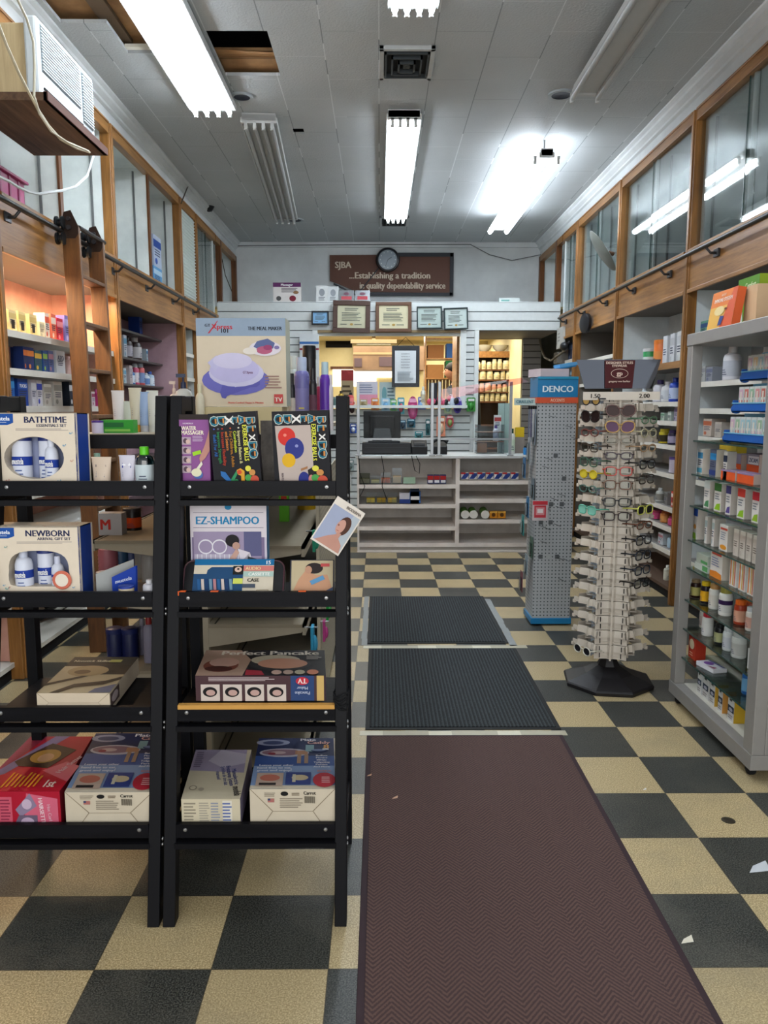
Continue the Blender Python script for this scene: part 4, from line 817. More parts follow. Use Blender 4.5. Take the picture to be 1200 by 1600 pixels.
# spray bottles display card, slat wall far left
b = B(); x, z, w, h = py_item(469, 522, 498, 600, 9.34); b.box(x-w/2, x+w/2, 9.34, 9.37, z, z+h, M('#c9cfd0', .5, kind='paper')); b.art((x-w/2, 9.339, z), (w, 0, 0), (0, 0, h), [('R', 0, .80, 1, .85, M('#3a6aa8', .5, kind='ink')), ('R', 0, .68, 1, .72, M('#8a3a4a', .5, kind='ink'))], lift=.001); b.obj('price_sign', label='white sign with blue and red bars left of the pharmacy window', cat='sign')

# ================================================================= COUNTER
cr = empty('checkout_counter', 'grey-white laminate checkout counter with open front shelves', 'counter', (0, 7.65, 0))
x0, x1, xd = -.225, 1.86, .782
b = B(); b.box(x0-.015, x1, -.015, .60, .945, .973, M('#c6cac8', .35)); b.obj('worktop', cr, bevel=.004)
b = B(); b.box(x0, x0+.02, 0, .58, 0, .945, LAM); b.box(x1-.02, x1, 0, .58, 0, .945, LAM); b.box(x0, x1, .42, .44, 0, .945, LAM); b.box(xd-.02, xd+.02, 0, .42, .07, .945, LAM); b.box(x0+.02, x1-.02, .01, .03, 0, .072, M('#a8a39c', .5)); b.box(x0, x1, -.02, .0, .0, .02, LAM); b.obj('carcass', cr)
for zt, xa_, xb_ in [(.68, x0+.02, xd-.02), (.48, x0+.02, xd-.02), (.255, x0+.02, xd-.02), (.085, x0+.02, x1-.02), (.72, xd+.02, x1-.02), (.535, xd+.02, x1-.02), (.325, xd+.02, x1-.02)]:
    # shelves slope gently up towards the back with a low front lip
    b = B(); b.add([(xa_, 0, zt-.03), (xb_, 0, zt-.03), (xb_, .42, zt+.02), (xa_, .42, zt+.02), (xa_, 0, zt-.012), (xb_, 0, zt-.012), (xb_, .42, zt+.038), (xa_, .42, zt+.038)], [(3, 2, 1, 0), (4, 5, 6, 7), (0, 1, 5, 4), (1, 2, 6, 5), (2, 3, 7, 6), (3, 0, 4, 7)], LAM); b.box(xa_, xb_, -.006, .0, zt-.035, zt+.006, LAM); b.obj('shelf', cr)
CT = .973
# sneeze guard
sg = empty('plexiglass_screen', 'clear plexiglass screen in aluminium posts on the counter', 'screen', (0, 7.68, CT))
AL2 = M('#a9adb0', .3, .5, kind='metal')
for i, (pa, pb, zt) in enumerate(((560, 675, 1.69), (686, 797, 1.70))):
    xa_ = PY(pa, 690, 7.68).x; xb_ = PY(pb, 690, 7.68).x
    for xx in (xa_, xb_): b = B(); b.box(xx-.014, xx+.014, -.012, .012, 0, zt-CT, AL2); b.box(xx-.03, xx+.03, -.05, .05, 0, .01, AL2); b.obj('post', sg, bevel=.002)
    b = B(); b.box(xa_, xb_, -.008, .008, .155, .172, AL2); b.obj('lower_rail', sg)
    b = B(); b.box(xa_+.012, xb_-.012, -.002, .002, .17, zt-CT-.0, PLEXI); b.obj('clear_panel', sg)
# clear acrylic brochure trays clipped on the screen
PKT = glassm('pink_film', '#f6b8c4', 1.4, .6, .08)
b = B(); a = PY(690, 626, 7.62); c = PY(858, 600, 7.62); b.add([(a.x, 7.64, a.z), (c.x-.2, 7.60, c.z+.02), (c.x-.28, 7.60, c.z+.06), (a.x, 7.64, a.z+.11)], [(0, 1, 2, 3)], PKT); b.obj('pink_film_strip', label='sheer pink film taped across the top of the screen', cat='film')
# monitor
r = empty('computer_monitor', 'black computer monitor seen from behind on the counter', 'monitor', (PY(597, 690, 8.12).x, 8.12, CT))
MB2 = M('#0b0c0f', .5, kind='plastic'); b = B(); b.box(-.195, .195, 0, .03, .155, .44, MB2); b.box(-.13, .13, -.025, 0, .18, .39, MB2); b.obj('display', r, bevel=.008)
b = B(); b.prism([(-.11, .10), (.11, .10), (.08, .26), (-.08, .26)], (0, -.028, 0), (1, 0, 0), (0, 0, 1), .012, M('#3a3f44', .3)); b.box(-.03, .03, -.02, .01, .0, .2, MB2); b.box(-.12, .12, -.1, .1, 0, .015, MB2); b.obj('stand', r, bevel=.003)
b = B(); b.box(-.12, .17, -.06, -.03, .14, .155, WHT); b.obj('cable_tray', r)
r = empty('receipt_printer', 'long black printer under the monitor on the counter', 'printer', (PY(604, 700, 7.85).x, 7.83, CT)); b = B(); b.box(-.25, .25, 0, .18, .005, .12, M('#1e2124', .4, kind='plastic')); b.box(-.19, .14, .03, .15, .12, .135, M('#121416', .4)); b.obj('body', r, bevel=.01); b = B(); b.box(-.22, .22, -.004, 0, .07, .075, M('#3c4044', .4)); b.obj('paper_slot', r)
for i, (px0, px1, yt, l) in enumerate(((643, 668, 688, 'small black card reader beside the printer on the counter'), (675, 699, 688, 'black phone with handset right of the middle screen posts'))):
    a = PY(px0, 712, 7.85); c = PY(px1, yt, 7.85); r = empty('card_reader' if i == 0 else 'telephone', l, 'card reader' if i == 0 else 'telephone', ((a.x+c.x)/2, 7.85, CT)); w = c.x-a.x; h = c.z-CT
    b = B(); b.add([(-w/2, 0, 0), (w/2, 0, 0), (w/2, .16, 0), (-w/2, .16, 0), (-w/2, 0, h*.55), (w/2, 0, h*.55), (w/2, .16, h), (-w/2, .16, h)], [(3, 2, 1, 0), (4, 5, 6, 7), (0, 1, 5, 4), (1, 2, 6, 5), (2, 3, 7, 6), (3, 0, 4, 7)], MB2); b.obj('body', r, bevel=.008)
    if i: b = B(); b.tube([(-w*.4, .05, h*.9), (-w*.2, .05, h*1.0), (w*.3, .05, h*1.0), (w*.55, .05, h*.85)], [.02, .014, .014, .022], MB2, 8); b.obj('handset', r)
    else: b = B(); b.box(-w*.35, w*.35, .02, .1, h*.62, h*.8, M('#2c3238', .3)); b.obj('keypad', r)
for pts, l in ((((560, 712), (562, 740), (570, 760), (563, 775)), 'dark cable dangling over the counter front, leftmost'), (((596, 712), (600, 735), (597, 760), (604, 780)), 'dark cable dangling over the counter front below the monitor'), (((643, 712), (648, 735), (655, 740), (656, 725), (650, 712)), 'dark cable loop hanging over the counter edge')):
    B().tube([PY(x, y, 7.62) for x, y in pts], .004, DARK, 5).obj('cable', label=l, cat='cable')
# trays and goods on the counter shelves
def tray(px0, px1, py0, py1, m, goods, l, zt):
    a = PY(px0, py1, 7.72); c = PY(px1, py0, 7.72); w = c.x-a.x; h = max(.05, c.z-a.z); X = (a.x+c.x)/2; r = empty('display_tray', l, 'tray', (X, 7.70, zt), group='trays on the counter shelves')
    b = B(); b.box(-w/2, w/2, 0, .003, 0, h*.45, m); b.box(-w/2, -w/2+.004, 0, .1, 0, h*.8, m); b.box(w/2-.004, w/2, 0, .1, 0, h*.8, m); b.box(-w/2, w/2, .1, .104, 0, h, m); b.box(-w/2, w/2, 0, .1, 0, .004, m); b.obj('tray_body', r)
    for k, gc in enumerate(goods): n_ = len(goods); b = B(); ww = (w-.012)/n_; b.box(-w/2+.006+k*ww, -w/2+.003+(k+1)*ww, .01, .09, .006, h*.5, M(gc, .5, kind='paper')); b.obj('packet_bundle', r)
tray(562, 578, 738, 753, M('#5a5a48', .4), ['#7a7a58', '#6a6a50'], 'olive tray at the left of the top counter shelf', .69)
tray(595, 611, 737, 753, BAGP, ['#c87050', '#b86048'], 'clear tray of coral packets on the top counter shelf', .69)
tray(613, 628, 730, 753, BAGP, ['#c8b090'], 'tall clear tray on the top counter shelf', .69)
tray(579, 594, 742, 753, BAGP, ['#b0a870'], 'low clear tray between olive and coral trays', .69)
tray(572, 587, 769, 784, BAGP, ['#c8a820', '#d8b830'], 'yellow packet tray, leftmost on the second counter shelf', .49)
tray(588, 604, 769, 784, BAGP, ['#c8a018', '#b89018'], 'yellow packet tray, middle on the second counter shelf', .49)
tray(605, 621, 769, 784, BAGP, ['#d0a840', '#c8b060'], 'amber packet tray, right on the second counter shelf', .49)
def cbox(px0, px1, py0, zt, base, ops, l, d=.06, n='carton', topc=None):
    a = PY(px0, py0, 7.70); c = PY(px1, py0, 7.70); carton(n, l, 'box', ((a.x+c.x)/2, 7.69, zt), (c.x-a.x, d, a.z-zt), base=base, front=ops, topc=topc)
wp = M('#e0e0e0', .5, kind='paper'); rd = M('#b02a28', .5, kind='paper'); bl = M('#2a3f80', .5, kind='paper')
cbox(630, 649, 746, .69, '#9ab8a0', [], 'flat pale green packet on the top counter shelf', .05)
for i in range(3): cbox(668+i*10, 677+i*10, 742, .69, '#26356a', [('R', .0, .45, 1, .9, rd), ('R', .1, .1, .9, .4, wp)], '%s small blue and red battery carton on the top left counter shelf' % ('left', 'middle', 'right')[i])
cbox(624, 640, 770, .49, '#c9ccd8', [('R', 0, 0, 1, .4, bl)], 'white and blue carton on the second counter shelf'); cbox(640, 657, 768, .49, '#2a5a9a', [('R', .1, .3, .9, .6, wp)], 'blue carton on the second counter shelf'); cbox(641, 655, 762, .49, '#1a2c48', [], 'dark blue card standing behind the blue counter carton', .01)
for i in range(7): cbox(720+i*13, 732+i*13, 738, .73, '#d0ccc8', [('P', [(0, .1), (.6, .1), (1, .55), (1, .9), (.5, .9)], bl), ('R', 0, .75, .6, 1, rd)], 'white, blue and red toothpaste carton, %s from the left on the upper right counter shelf' % ORD[i], .08)
GRN = '#5a8a3a'
for i in range(3):
    p = PY(726+13*i+5*(i == 2), 800, 7.72); b = B(); b.tube([(0, 0, .045), (.0, .16, .045)], .040, M(GRN, .4, kind='paper'), 14); o = b.obj('canister', label='green canister lying on its side, %s from the left on the counter shelf' % ORD[i], cat='canister', loc=(p.x, 7.68, .335), rot=(.12, 0, 0), group='green canisters on the counter shelf')
    b = B(); b.tube([(0, -.012, .045), (0, .0, .045)], .043, WHT, 14); b.obj('lid', o)
for i in range(2): cbox(765+i*13, 777+i*13, 799, .338, '#d08a2a', [('E', .5, .5, .25, .3, M('#5a3a1a', .5, kind='paper')), ('R', 0, .8, 1, 1, M('#e0b050', .5, kind='paper'))], '%s orange packet beside the green canisters' % ('left', 'right')[i])
# goods on the right half of the counter
a = PY(745, 712, 7.95); c = PY(788, 665, 7.95)
r = empty('acrylic_display_box', 'clear acrylic box of bottles at the right of the counter', 'display box', ((a.x+c.x)/2, 7.95, CT)); w = c.x-a.x; h = .30
b = B()
for z_ in (.0, .12, .22): b.box(-w/2, w/2, 0, .2, z_, z_+.006, M('#8a5038', .4) if z_ else BAGP)
b.box(-w/2, w/2, -.002, .0, 0, h, BAGP); b.box(-w/2, -w/2+.004, 0, .2, 0, h, BAGP); b.box(w/2-.004, w/2, 0, .2, 0, h, BAGP); b.obj('case', r)
bottle('bottle', 'white bottle with purple cap in the clear counter box', 'bottle', (a.x+.2, 8.0, CT+.13), .03, .16, '#d6d6e0', '#5a3a90', '#b8c0d8')
bottle('bottle', 'white bottle with green cap beside the counter box', 'bottle', (PY(800, 690, 7.95).x, 7.95, CT), .032, .26, '#d8dcd4', '#1f4a34', '#c8d8c0'); 
carton('carton', 'small cardboard box in the clear counter box', 'box', (a.x+.06, 8.0, CT+.01), (.10, .1, .10), base='#a87048')
carton('carton', 'white carton standing in front of the stock shelves', 'box', (PY(777, 700, 8.03).x, 8.03, CT+.227), (.07, .05, .17), base='#d0d8d8', front=small_art('#b04a4a'))
carton('carton', 'pale green document box behind the counter box', 'box', (PY(788, 700, 8.16).x, 8.17, CT), (.13, .05, .52), base='#9fb8b4', front=[('R', .45, 0, .5, 1, M('#7a9490', .5, kind='paper'))])
carton('carton', 'grey carton under the yellow one at the right of the counter', 'box', (PY(812, 690, 8.05).x, 8.05, CT), (.10, .07, .168), base='#8a8078')
carton('carton', 'yellow carton on the counter beside the white bottle', 'box', (PY(812, 690, 8.05).x, 8.05, CT+.17), (.09, .06, .10), base='#d0b028')
bottle('tape_dispenser', 'small blue round item at the right end of the counter', 'dispenser', (PY(823, 700, 7.8).x, 7.8, CT), .035, .09, '#2a7ab8', '#15181c', kind='jar')
# pixel column -> coordinate along a known line
def yfor(px, X, z): a = (px-600)/1200.0; v0 = Vector((X, 0, z-H)); return (a*v0.dot(FW)-v0.dot(RT))/(RT.y-a*FW.y)
def xfor(px, Y, z): a = (px-600)/1200.0; v0 = Vector((0, Y, z-H)); return (a*v0.dot(FW)-v0.dot(RT))/(RT.x-a*FW.x)
def pm(c): return M(c, .45, kind='paper')
def ink(c): return M(c, .6, kind='ink')
# ================================================================= GONDOLA behind the black racks
GY0, GY1 = 2.72, 5.15
g = empty('gondola_shelving', 'beige metal gondola shelving behind the two black racks', 'shelving', (0, 0, 0))
BEI = M('#a89e8a', .45, kind='metal'); BEID = M('#8d8370', .5, kind='metal'); PEGB = peg_mat('beige_pegboard', '#b0a690', '#4a4438', .0254, .0045, 'Y')
for y_ in (GY0, GY1-.03): B().box(-.66, -.625, y_, y_+.03, 0, 1.34, BEI).obj('upright', g)
b = B(); b.box(-.655, -.63, GY0+.03, GY1-.03, .02, 1.34, BEID); b.obj('back_panel', g)
b = B(); b.box(-1.08, -.27, GY0, GY1, 1.34, 1.36, BEI); b.obj('top_shelf', g)
for z0_ in (.958, .667, .40, .13):
    for s in (1, -1):
        z = {.667: .745, .40: .45}.get(z0_, z0_) if s < 0 else z0_
        xa, xb = (-.625, -.27) if s > 0 else (-1.08, -.66); y0 = GY0+(.0 if s > 0 else .12)
        b = B(); b.box(xa, xb, y0, GY1, z-.012, z, BEID); b.box(xb-.012 if s > 0 else xa, xb if s > 0 else xa+.012, y0, GY1, z-.04, z, BEI)
        for yy in (y0, GY1-.004): 
            if z > .2: b.prism([(0, -.085), (.0, 0), (.355*1, 0), (.34, -.03)] if s > 0 else [(0, -.03), (0.0, 0), (.42, 0), (.42, -.085), (.02, -.03)], (xa, yy+.003, z-.001), (1, 0, 0), (0, 0, 1), -.004, BEI)
        b.box(xa+.02, xa+.026, y0+.01, GY1, z+.0003, z+.001, ink('#2c2720')); b.obj('shelf', g)
b = B(); b.box(-.262, -.256, 3.25, GY1, .1, 1.15, PEGB); b.box(-.27, -.256, 3.22, 3.26, .1, 1.15, BEI); b.obj('pegboard', g)
for px_, py_, c_, w_, h_, l in ((489, 1001, '#3a9ac0', .05, .11, 'light blue sachet hanging on the beige pegboard strip'), (507, 985, '#a83a78', .04, .09, 'magenta toy pack hanging low on the beige pegboard'), (512, 950, '#1f8a3a', .03, .12, 'green strip pack hanging on the beige pegboard'), (491, 845, '#2a8a6a', .02, .08, 'slim green pack hanging high on the beige pegboard')):
    p = PX(px_, py_, -.24); b = B(); b.box(-.006, .004, -w_/2, w_/2, -h_/2, h_/2, pm(c_)); blob(b, (.006, 0, -h_*.1), .012, w_*.35, h_*.3, M(c_, .3, kind='plastic'), 8, 6); o = b.obj('hanging_pack', label=l, cat='hanging pack', loc=p); B().tube([(-.03, 0, h_*.45), (.02, 0, h_*.45)], .003, STEEL, 5).obj('peg', o)
p = PZ(444, 815, .958); carton('carton', 'small green carton standing alone on the beige gondola shelf', 'box', (p.x, p.y, .958), (.042, .03, .14), base='#5aa02a', front=[('R', .2, .55, .8, .8, pm('#b03a2a'))], side='#4a8a24')
p = PZ(479, 795, .958); bottle('jar', 'purple and yellow round tub on the beige gondola shelf', 'jar', (p.x, p.y, .958), .045, .10, '#c8a020', '#6a2a78', kind='canister')
# ================================================================= BLACK LADDER RACKS
def fy(z): return 1.988+.193*z
BK2 = wood('black_rack_board', '#08080b', '#131318', 'X', .45)
def rack(x0, x1, label):
    r = empty('ladder_rack', label, 'rack', (0, 0, 0), group='black ladder display racks')
    for X in (x0, x1-.034):
        b = B(); b.add([(X, fy(0), 0), (X+.034, fy(0), 0), (X+.034, fy(0)+.045, 0), (X, fy(0)+.045, 0), (X, fy(1.486), 1.486), (X+.034, fy(1.486), 1.486), (X+.034, fy(1.486)+.045, 1.486), (X, fy(1.486)+.045, 1.486)], [(3, 2, 1, 0), (4, 5, 6, 7), (0, 1, 5, 4), (1, 2, 6, 5), (2, 3, 7, 6), (3, 0, 4, 7)], BLK); b.obj('front_post', r, bevel=.002)
        b = B(); b.box(X, X+.034, 2.40, 2.44, 0, 1.486, BLK); b.obj('rear_post', r, bevel=.002)
        b = B(); b.box(X+.002, X+.032, fy(1.46)+.02, 2.42, 1.44, 1.484, BLK); b.obj('side_rail', r, bevel=.002)
        for z in (.22, .54, .865, 1.185): b = B(); b.box(X+.004, X+.030, fy(z)+.03, 2.42, z-.012, z+.012, BLK); b.obj('side_rail', r)
    b = B(); b.box(x0+.034, x1-.034, 2.40, 2.42, 1.325, 1.368, BLK); b.obj('rear_crossbar', r)
    for zt, zb in ((.281, .241), (.604, .562), (.925, .881), (1.24, 1.197)):
        y = fy((zt+zb)/2)
        b = B(); b.box(x0+.034, x1-.034, y, y+.016, zb, zt, BK2)
        for X in (x0+.06, x1-.06): b.lathe([(0, -.003), (.005, -.002), (.006, 0)], STEEL, (X, y, (zt+zb)/2+.004), 10, axis='Y')
        b.box(x0+.034, x1-.034, y+.016, 2.42, zb, zb+.014, BK2); b.obj('shelf', r)
        b = B(); b.box(x0+.03, x1-.03, y-.012, y+.02, zb-.028, zb-.012, BLK); b.obj('front_rail', r)
        for X in (x0+.034, x1-.034): b = B(); b.lathe([(0, -.005), (.006, -.004), (.007, 0)], STEEL, (X+(-.017 if X > (x0+x1)/2 else -.017), fy(zb), zb+.0), 10, axis='Y') if 0 else None
    for z in (.23, .215, .553, .538, .872, .858, 1.195, 1.178):
        for X, s in ((x0, -1), (x1, 1)): b = B(); b.lathe([(.006, 0), (.005, s*.003), (0, s*.004)], STEEL, (X, fy(z)+.022, z), 10, axis='X'); b.obj('bolt', r)
    return r
rack(-1.142, -.622, 'left black ladder rack holding baby gift sets, cut by the photo edge')
rr = rack(-.612, -.094, 'right black ladder rack holding exercise ball boxes and cassette case')
b = B(); b.box(-.577, -.129, fy(.6)-.004, fy(.6)+.016, .597, .609, M('#c79448', .7, kind='chipboard')); b.obj('chipboard_edge', rr)
SH = {1: 1.212, 2: .896, 3: .610, 4: .257}; SL = {1: 1.212, 2: .896, 3: .577, 4: .257}
# ---- left rack: gift sets with windows
def gift_set(label, xl, xr, Y, z0, h, d, title, sub, badge, wshape, contents, tilt, rib='#1c3c8c'):
    w = xr-xl; r = empty('gift_set_box', label, 'gift box', ((xl+xr)/2, Y, z0), (tilt, 0, 0), group='boxed baby gift sets')
    CR = pm('#ded0bc'); BL = pm(rib); b = B()
    cx, cy, pts = wshape; cx = cx*w-w/2; cy *= h
    n = 40; P = []
    angs = sorted([2*PI*i/n for i in range(n)]+[math.atan2(yy-cy, xx-cx) % (2*PI) for xx in (-w/2, w/2) for yy in (0, h)])
    ring = []
    for t in angs:
        c_, s_ = math.cos(t), math.sin(t)
        k = min([v for v in ((w/2-cx)/c_ if c_ > 1e-6 else 9, (-w/2-cx)/c_ if c_ < -1e-6 else 9, (h-cy)/s_ if s_ > 1e-6 else 9, -cy/s_ if s_ < -1e-6 else 9)])
        q = pts(t, w, h); ring.append(((cx+q*c_, cy+q*s_), (cx+k*c_, cy+k*s_)))
    L = len(ring)
    vs = [(a[0], 0, a[1]) for a, _ in ring]+[(o_[0], 0, o_[1]) for _, o_ in ring]+[(a[0], .05, a[1]) for a, _ in ring]
    b.add(vs, [(i, L+i, L+(i+1) % L, (i+1) % L) for i in range(L)], CR); b.add(vs, [(i, (i+1) % L, 2*L+(i+1) % L, 2*L+i) for i in range(L)], pm('#c9bca8'))
    b.box(-w/2, w/2, d-.004, d, 0, h, CR); b.box(-w/2, w/2, 0, d, h-.003, h, CR); b.box(-w/2, w/2, 0, d, 0, .003, CR); b.box(w/2-.003, w/2, 0, d, 0, h, BL); b.box(-w/2, -w/2+.003, 0, d, 0, h, CR)
    b.box(-w/2+.004, w/2-.004, d*.62, d*.62+.003, .004, h-.004, M('#8e96b4', .5, kind='paper'))
    BR_ = pm('#1f4f9c'); IK = ink('#23294e'); u = w
    b.box(w/2, w/2+.0006, d*.02, d*.10, 0, h, CR); b.box(w/2, w/2+.0006, d*.9, d, 0, h, CR)
    ops = [('P', [(.13, .985), (.38, .985), (.38, .87), (.32, .84), (.19, .84), (.13, .87)], BR_), ('T', badge, .255, .925, .055, .22, ink('#e6e8ee')), ('R', .20, .872, .31, .877, ink('#e6e8ee')),
           ('T', title, .70, .91, .085, .46, IK, 0, True), ('T', sub, .76, .835, .04, .36, IK), ('L', .40, .765, .96, .80, 2, ink('#a59a94'))]
    rnd = random.Random(len(title))
    for i in range(70):
        a, c = rnd.uniform(.02, .97), rnd.uniform(.03, .97)
        xx, yy = a*w-w/2-cx, c*h-cy; t = math.atan2(yy, xx)
        if math.hypot(xx, yy) < pts(t, w, h)+.012 or c > .74: continue
        m = pm(rnd.choice(('#c8807a', '#7aa0b8', '#c8a08a', '#8aa8a0'))); s_ = rnd.uniform(.010, .018); hh = s_*w/h
        ops.append(('E', a, c, s_, hh*.7, m)); ops.append(('E', a+s_*.4, c+hh*.45, s_*.6, hh*.5, CR)); ops.append(('E', a+s_*1.1, c+hh*.5, s_*.4, hh*.35, m))
        if len(ops) > 60: break
    b.art((-w/2, -.0002, 0), (w, 0, 0), (0, 0, h), ops, lift=.00006)
    rnd = random.Random(3); tops = [('E', rnd.random(), rnd.random(), .014, .03, pm(rnd.choice(('#c8907a', '#8aa0a8')))) for _ in range(14)]
    b.art((-w/2, 0, h+.0002), (w, 0, 0), (0, d, 0), tops, lift=.00006)
    b.obj('box_shell', r)
    for kind, x, yy, rr_, hh, cap in contents:
        if kind == 'tube': squeeze_tube('', (x, yy, .004), rr_*2, hh, '#c9cfe0', cap, '#2a3f8a', parent=r, txt=badge)
        else: bottle('bottle', '', '', (x, yy, .004), rr_, hh, '#d4d8e6', cap, '#d4d8e6', ink='#5a6a9a', lab2='#26409a', kind=kind, parent=r, txt=badge)
    return r
def ell(rx, ry): return lambda t, w, h: 1/math.sqrt((math.cos(t)/(rx*w))**2+(math.sin(t)/(ry*h))**2)
def arch(rx, ry, fl):
    def f(t, w, h):
        q = 1/((abs(math.cos(t))/(rx*w))**3+(abs(math.sin(t))/(ry*h))**3)**(1/3)
        if math.sin(t) < -1e-3: q = min(1e9, 1/((abs(math.cos(t))/(rx*1.02*w))**8+(abs(math.sin(t))/(fl*h))**8)**(1/8))
        return q
    return f
NV = '#26357c'
Y1_, Y2_ = fy(1.25)+.025, fy(.93)+.025
xr1 = xfor(119, Y1_, 1.33); gift_set('cream BATHTIME gift set box with oval window on the top left shelf', xr1-.292, xr1, Y1_, SL[1], .225, .105, 'BATHTIME', 'ESSENTIALS SET', 'mustela', (.57, .415, ell(.30, .275)), [('canister', -.035, .045, .028, .165, NV), ('canister', .038, .055, .025, .165, NV), ('round', .062, .024, .019, .15, '#d4d8e6')], -.03)
xr2 = xfor(125, Y2_, .99); gift_set('cream NEWBORN gift set box with arched window on the second left shelf', xr2-.300, xr2, Y2_, SL[2], .215, .105, 'NEWBORN', 'ARRIVAL GIFT SET', 'mustela', (.60, .40, arch(.29, .27, .22)), [('canister', -.062, .06, .022, .145, NV), ('round', -.025, .026, .025, .145, '#c0c6d8'), ('canister', .028, .055, .024, .150, NV), ('round', .072, .03, .018, .12, '#c8cce0')], -.02)
b = B(); b.lathe([(0, -.002), (.026, -.002), (.028, 0)], pm('#d0705a'), (0, 0, 0), 20, axis='Y'); b.lathe([(0, -.0028), (.019, -.0026)], pm('#e8dccc'), (0, 0, 0), 20, axis='Y'); b.obj('round_sticker', label='round coral sticker on the window of the NEWBORN box', cat='sticker', loc=(xfor(97, Y2_-.004, .95), Y2_-.004, .955))
# small toiletries on the left rack
Y = fy(1.22)+.05
squeeze_tube('beige squeeze tube on the top left shelf beside the BATHTIME box', (xfor(159, Y, 1.25), Y, SL[1]), .055, .095, '#c8b4a0', '#b9a894', None, txt='BIODERMA', tilt=-.05)
squeeze_tube('white squeeze tube with blue badge on the top left shelf', (xfor(199, Y, 1.25), Y, SL[1]), .045, .10, '#c4c0cc', '#b8b4c4', '#2a3a8c', txt='mustela', tilt=-.05)
bottle('micellar_bottle', 'clear blue-green bottle with bright green cap on the top left shelf', 'bottle', (xfor(227, Y+.01, 1.25), Y+.01, SL[1]), .028, .125, '#3a7a80', '#5ac020', '#c8d4d8', kind='round', clear=True)
bottle('bottle', 'small clear round-shouldered bottle behind the beige tube', 'bottle', (xfor(153, Y+.11, 1.25), Y+.11, SL[1]), .02, .10, '#9ab8a8', '#7a9a88', kind='round', clear=True)
Y = fy(.9)+.06
b = B(); b.add([(0, 0, 0), (.09, .07, 0), (.09, .07, .10), (.0, .0, .07), (.002, -.003, 0), (.092, .067, 0), (.092, .067, .10), (.002, -.003, .07)], [(0, 1, 2, 3), (7, 6, 5, 4), (0, 4, 5, 1), (1, 5, 6, 2), (2, 6, 7, 3), (3, 7, 4, 0)], pm('#a8aaa8')); b.obj('leaflet_holder', label='grey card holder right of the NEWBORN box', cat='card', loc=(xfor(151, Y, .9), Y, SL[2]))
r = empty('leaflet_stand', 'blue folded display card on the second left shelf', 'card', (xfor(176, Y, .9), Y, SL[2])); b = B(); b.add([(0, 0, 0), (.06, .03, 0), (.062, .03, .088), (.0, 0, .06), (.003, .006, 0), (.063, .036, 0), (.065, .036, .088), (.003, .006, .06)], [(3, 2, 1, 0), (4, 5, 6, 7), (0, 1, 5, 4), (1, 2, 6, 5), (2, 3, 7, 6), (3, 0, 4, 7)], pm('#1f3fa0')); b.art((.0, -.002, 0), (.06, .03, .012), (0, 0, .07), [('T', 'mustela', .5, .62, .16, .7, ink('#c8d0ea'))], lift=.0005); b.obj('card', r)
bottle('jar', 'small jar with blue lid in front of the blue display card', 'jar', (xfor(198, Y-.02, .9), Y-.02, SL[2]), .022, .04, '#c8b89a', '#1f3a94', kind='canister')
bottle('bottle', 'small white bottle with rounded cap on the second left shelf', 'bottle', (xfor(234, Y-.01, .9), Y-.01, SL[2]), .019, .055, '#c4c4cc', '#d0d0d4', kind='round')
# third shelf left: flat cookware box
def quadbox(name, label, cat, f0, f1, zf, h, b0, b1, base, front=(), top=(), right=(), tl=None):
    """carton lying flat whose front edge runs f0->f1 and back edge b0->b1 (x,y)"""
    b = B(); m = pm(base); f0, f1, b0, b1 = [Vector((*v, zf)) for v in (f0, f1, b0, b1)]; hz = Vector((0, 0, h))
    b.add([tuple(v) for v in (f0, f1, b1, b0, f0+hz, f1+hz, b1+hz, b0+hz)], [(3, 2, 1, 0), (4, 5, 6, 7), (0, 1, 5, 4), (1, 2, 6, 5), (2, 3, 7, 6), (3, 0, 4, 7)], m)
    b.art(f0, f1-f0, hz, front, .0002); b.art(f0+hz+Vector((0, 0, .0002)), f1-f0, b0-f0, top, .0002); b.art(f1, b1-f1, hz, right, .0002)
    return b.obj(name, label=label, cat=cat, bevel=.002)
CRM2 = '#cdbda6'; FOLD = ink('#8a7c68')
def folds(): return [('P', [(0, .0), (.16, .5), (.165, .5), (.01, 0)], FOLD), ('P', [(0, 1), (.16, .5), (.165, .5), (.01, 1)], FOLD), ('P', [(1, 0), (.84, .5), (.835, .5), (.99, 0)], FOLD), ('P', [(1, 1), (.84, .5), (.835, .5), (.99, 1)], FOLD), ('R', .16, .49, .84, .505, FOLD)]
z3 = SL[3]+.004; ht = .058; ya = fy(.58)+.02
a0 = xfor(57, ya, z3+ht); a1 = xfor(171, ya, z3+ht); yb = 2.52
quadbox('cookware_box', 'flat black and cream cookware box lying on the third left shelf', 'box', (a0, ya), (a1, ya), z3, ht, (xfor(117, 2.44, z3+ht), 2.44), (xfor(216, 2.44, z3+ht), 2.44), CRM2, folds(),
    [('R', 0, 0, 1, 1, pm('#b8a888')), ('R', 0, .72, 1, 1, pm('#2a2a28')), ('R', .5, .48, 1, .74, pm('#1f1f1e')), ('E', .42, .58, .30, .15, pm('#a08c68')), ('E', .35, .55, .12, .06, pm('#6a5438')), ('P', [(0, .17), (.45, .40), (.5, .44), (.4, .44), (0, .24)], pm('#211f1c')), ('P', [(.17, .0), (.4, .22), (.8, .30), (1, .42), (1, .34), (.82, .2), (.45, .13), (.3, 0)], pm('#211f1c')), ('P', [(.7, 0), (.75, .1), (1, .22), (1, 0)], pm('#5a6078')), ('E', .78, .56, .06, .03, pm('#0c0c0c')), ('T', 'Nonstick Skillet', .35, .86, .06, .55, ink('#c0b8a0')), ('R', .62, .82, .8, .9, pm('#9a9a58'))],
    [('R', .02, .2, .3, .9, pm('#5a4a48')), ('E', .16, .55, .1, .25, pm('#b0a0a0'))])
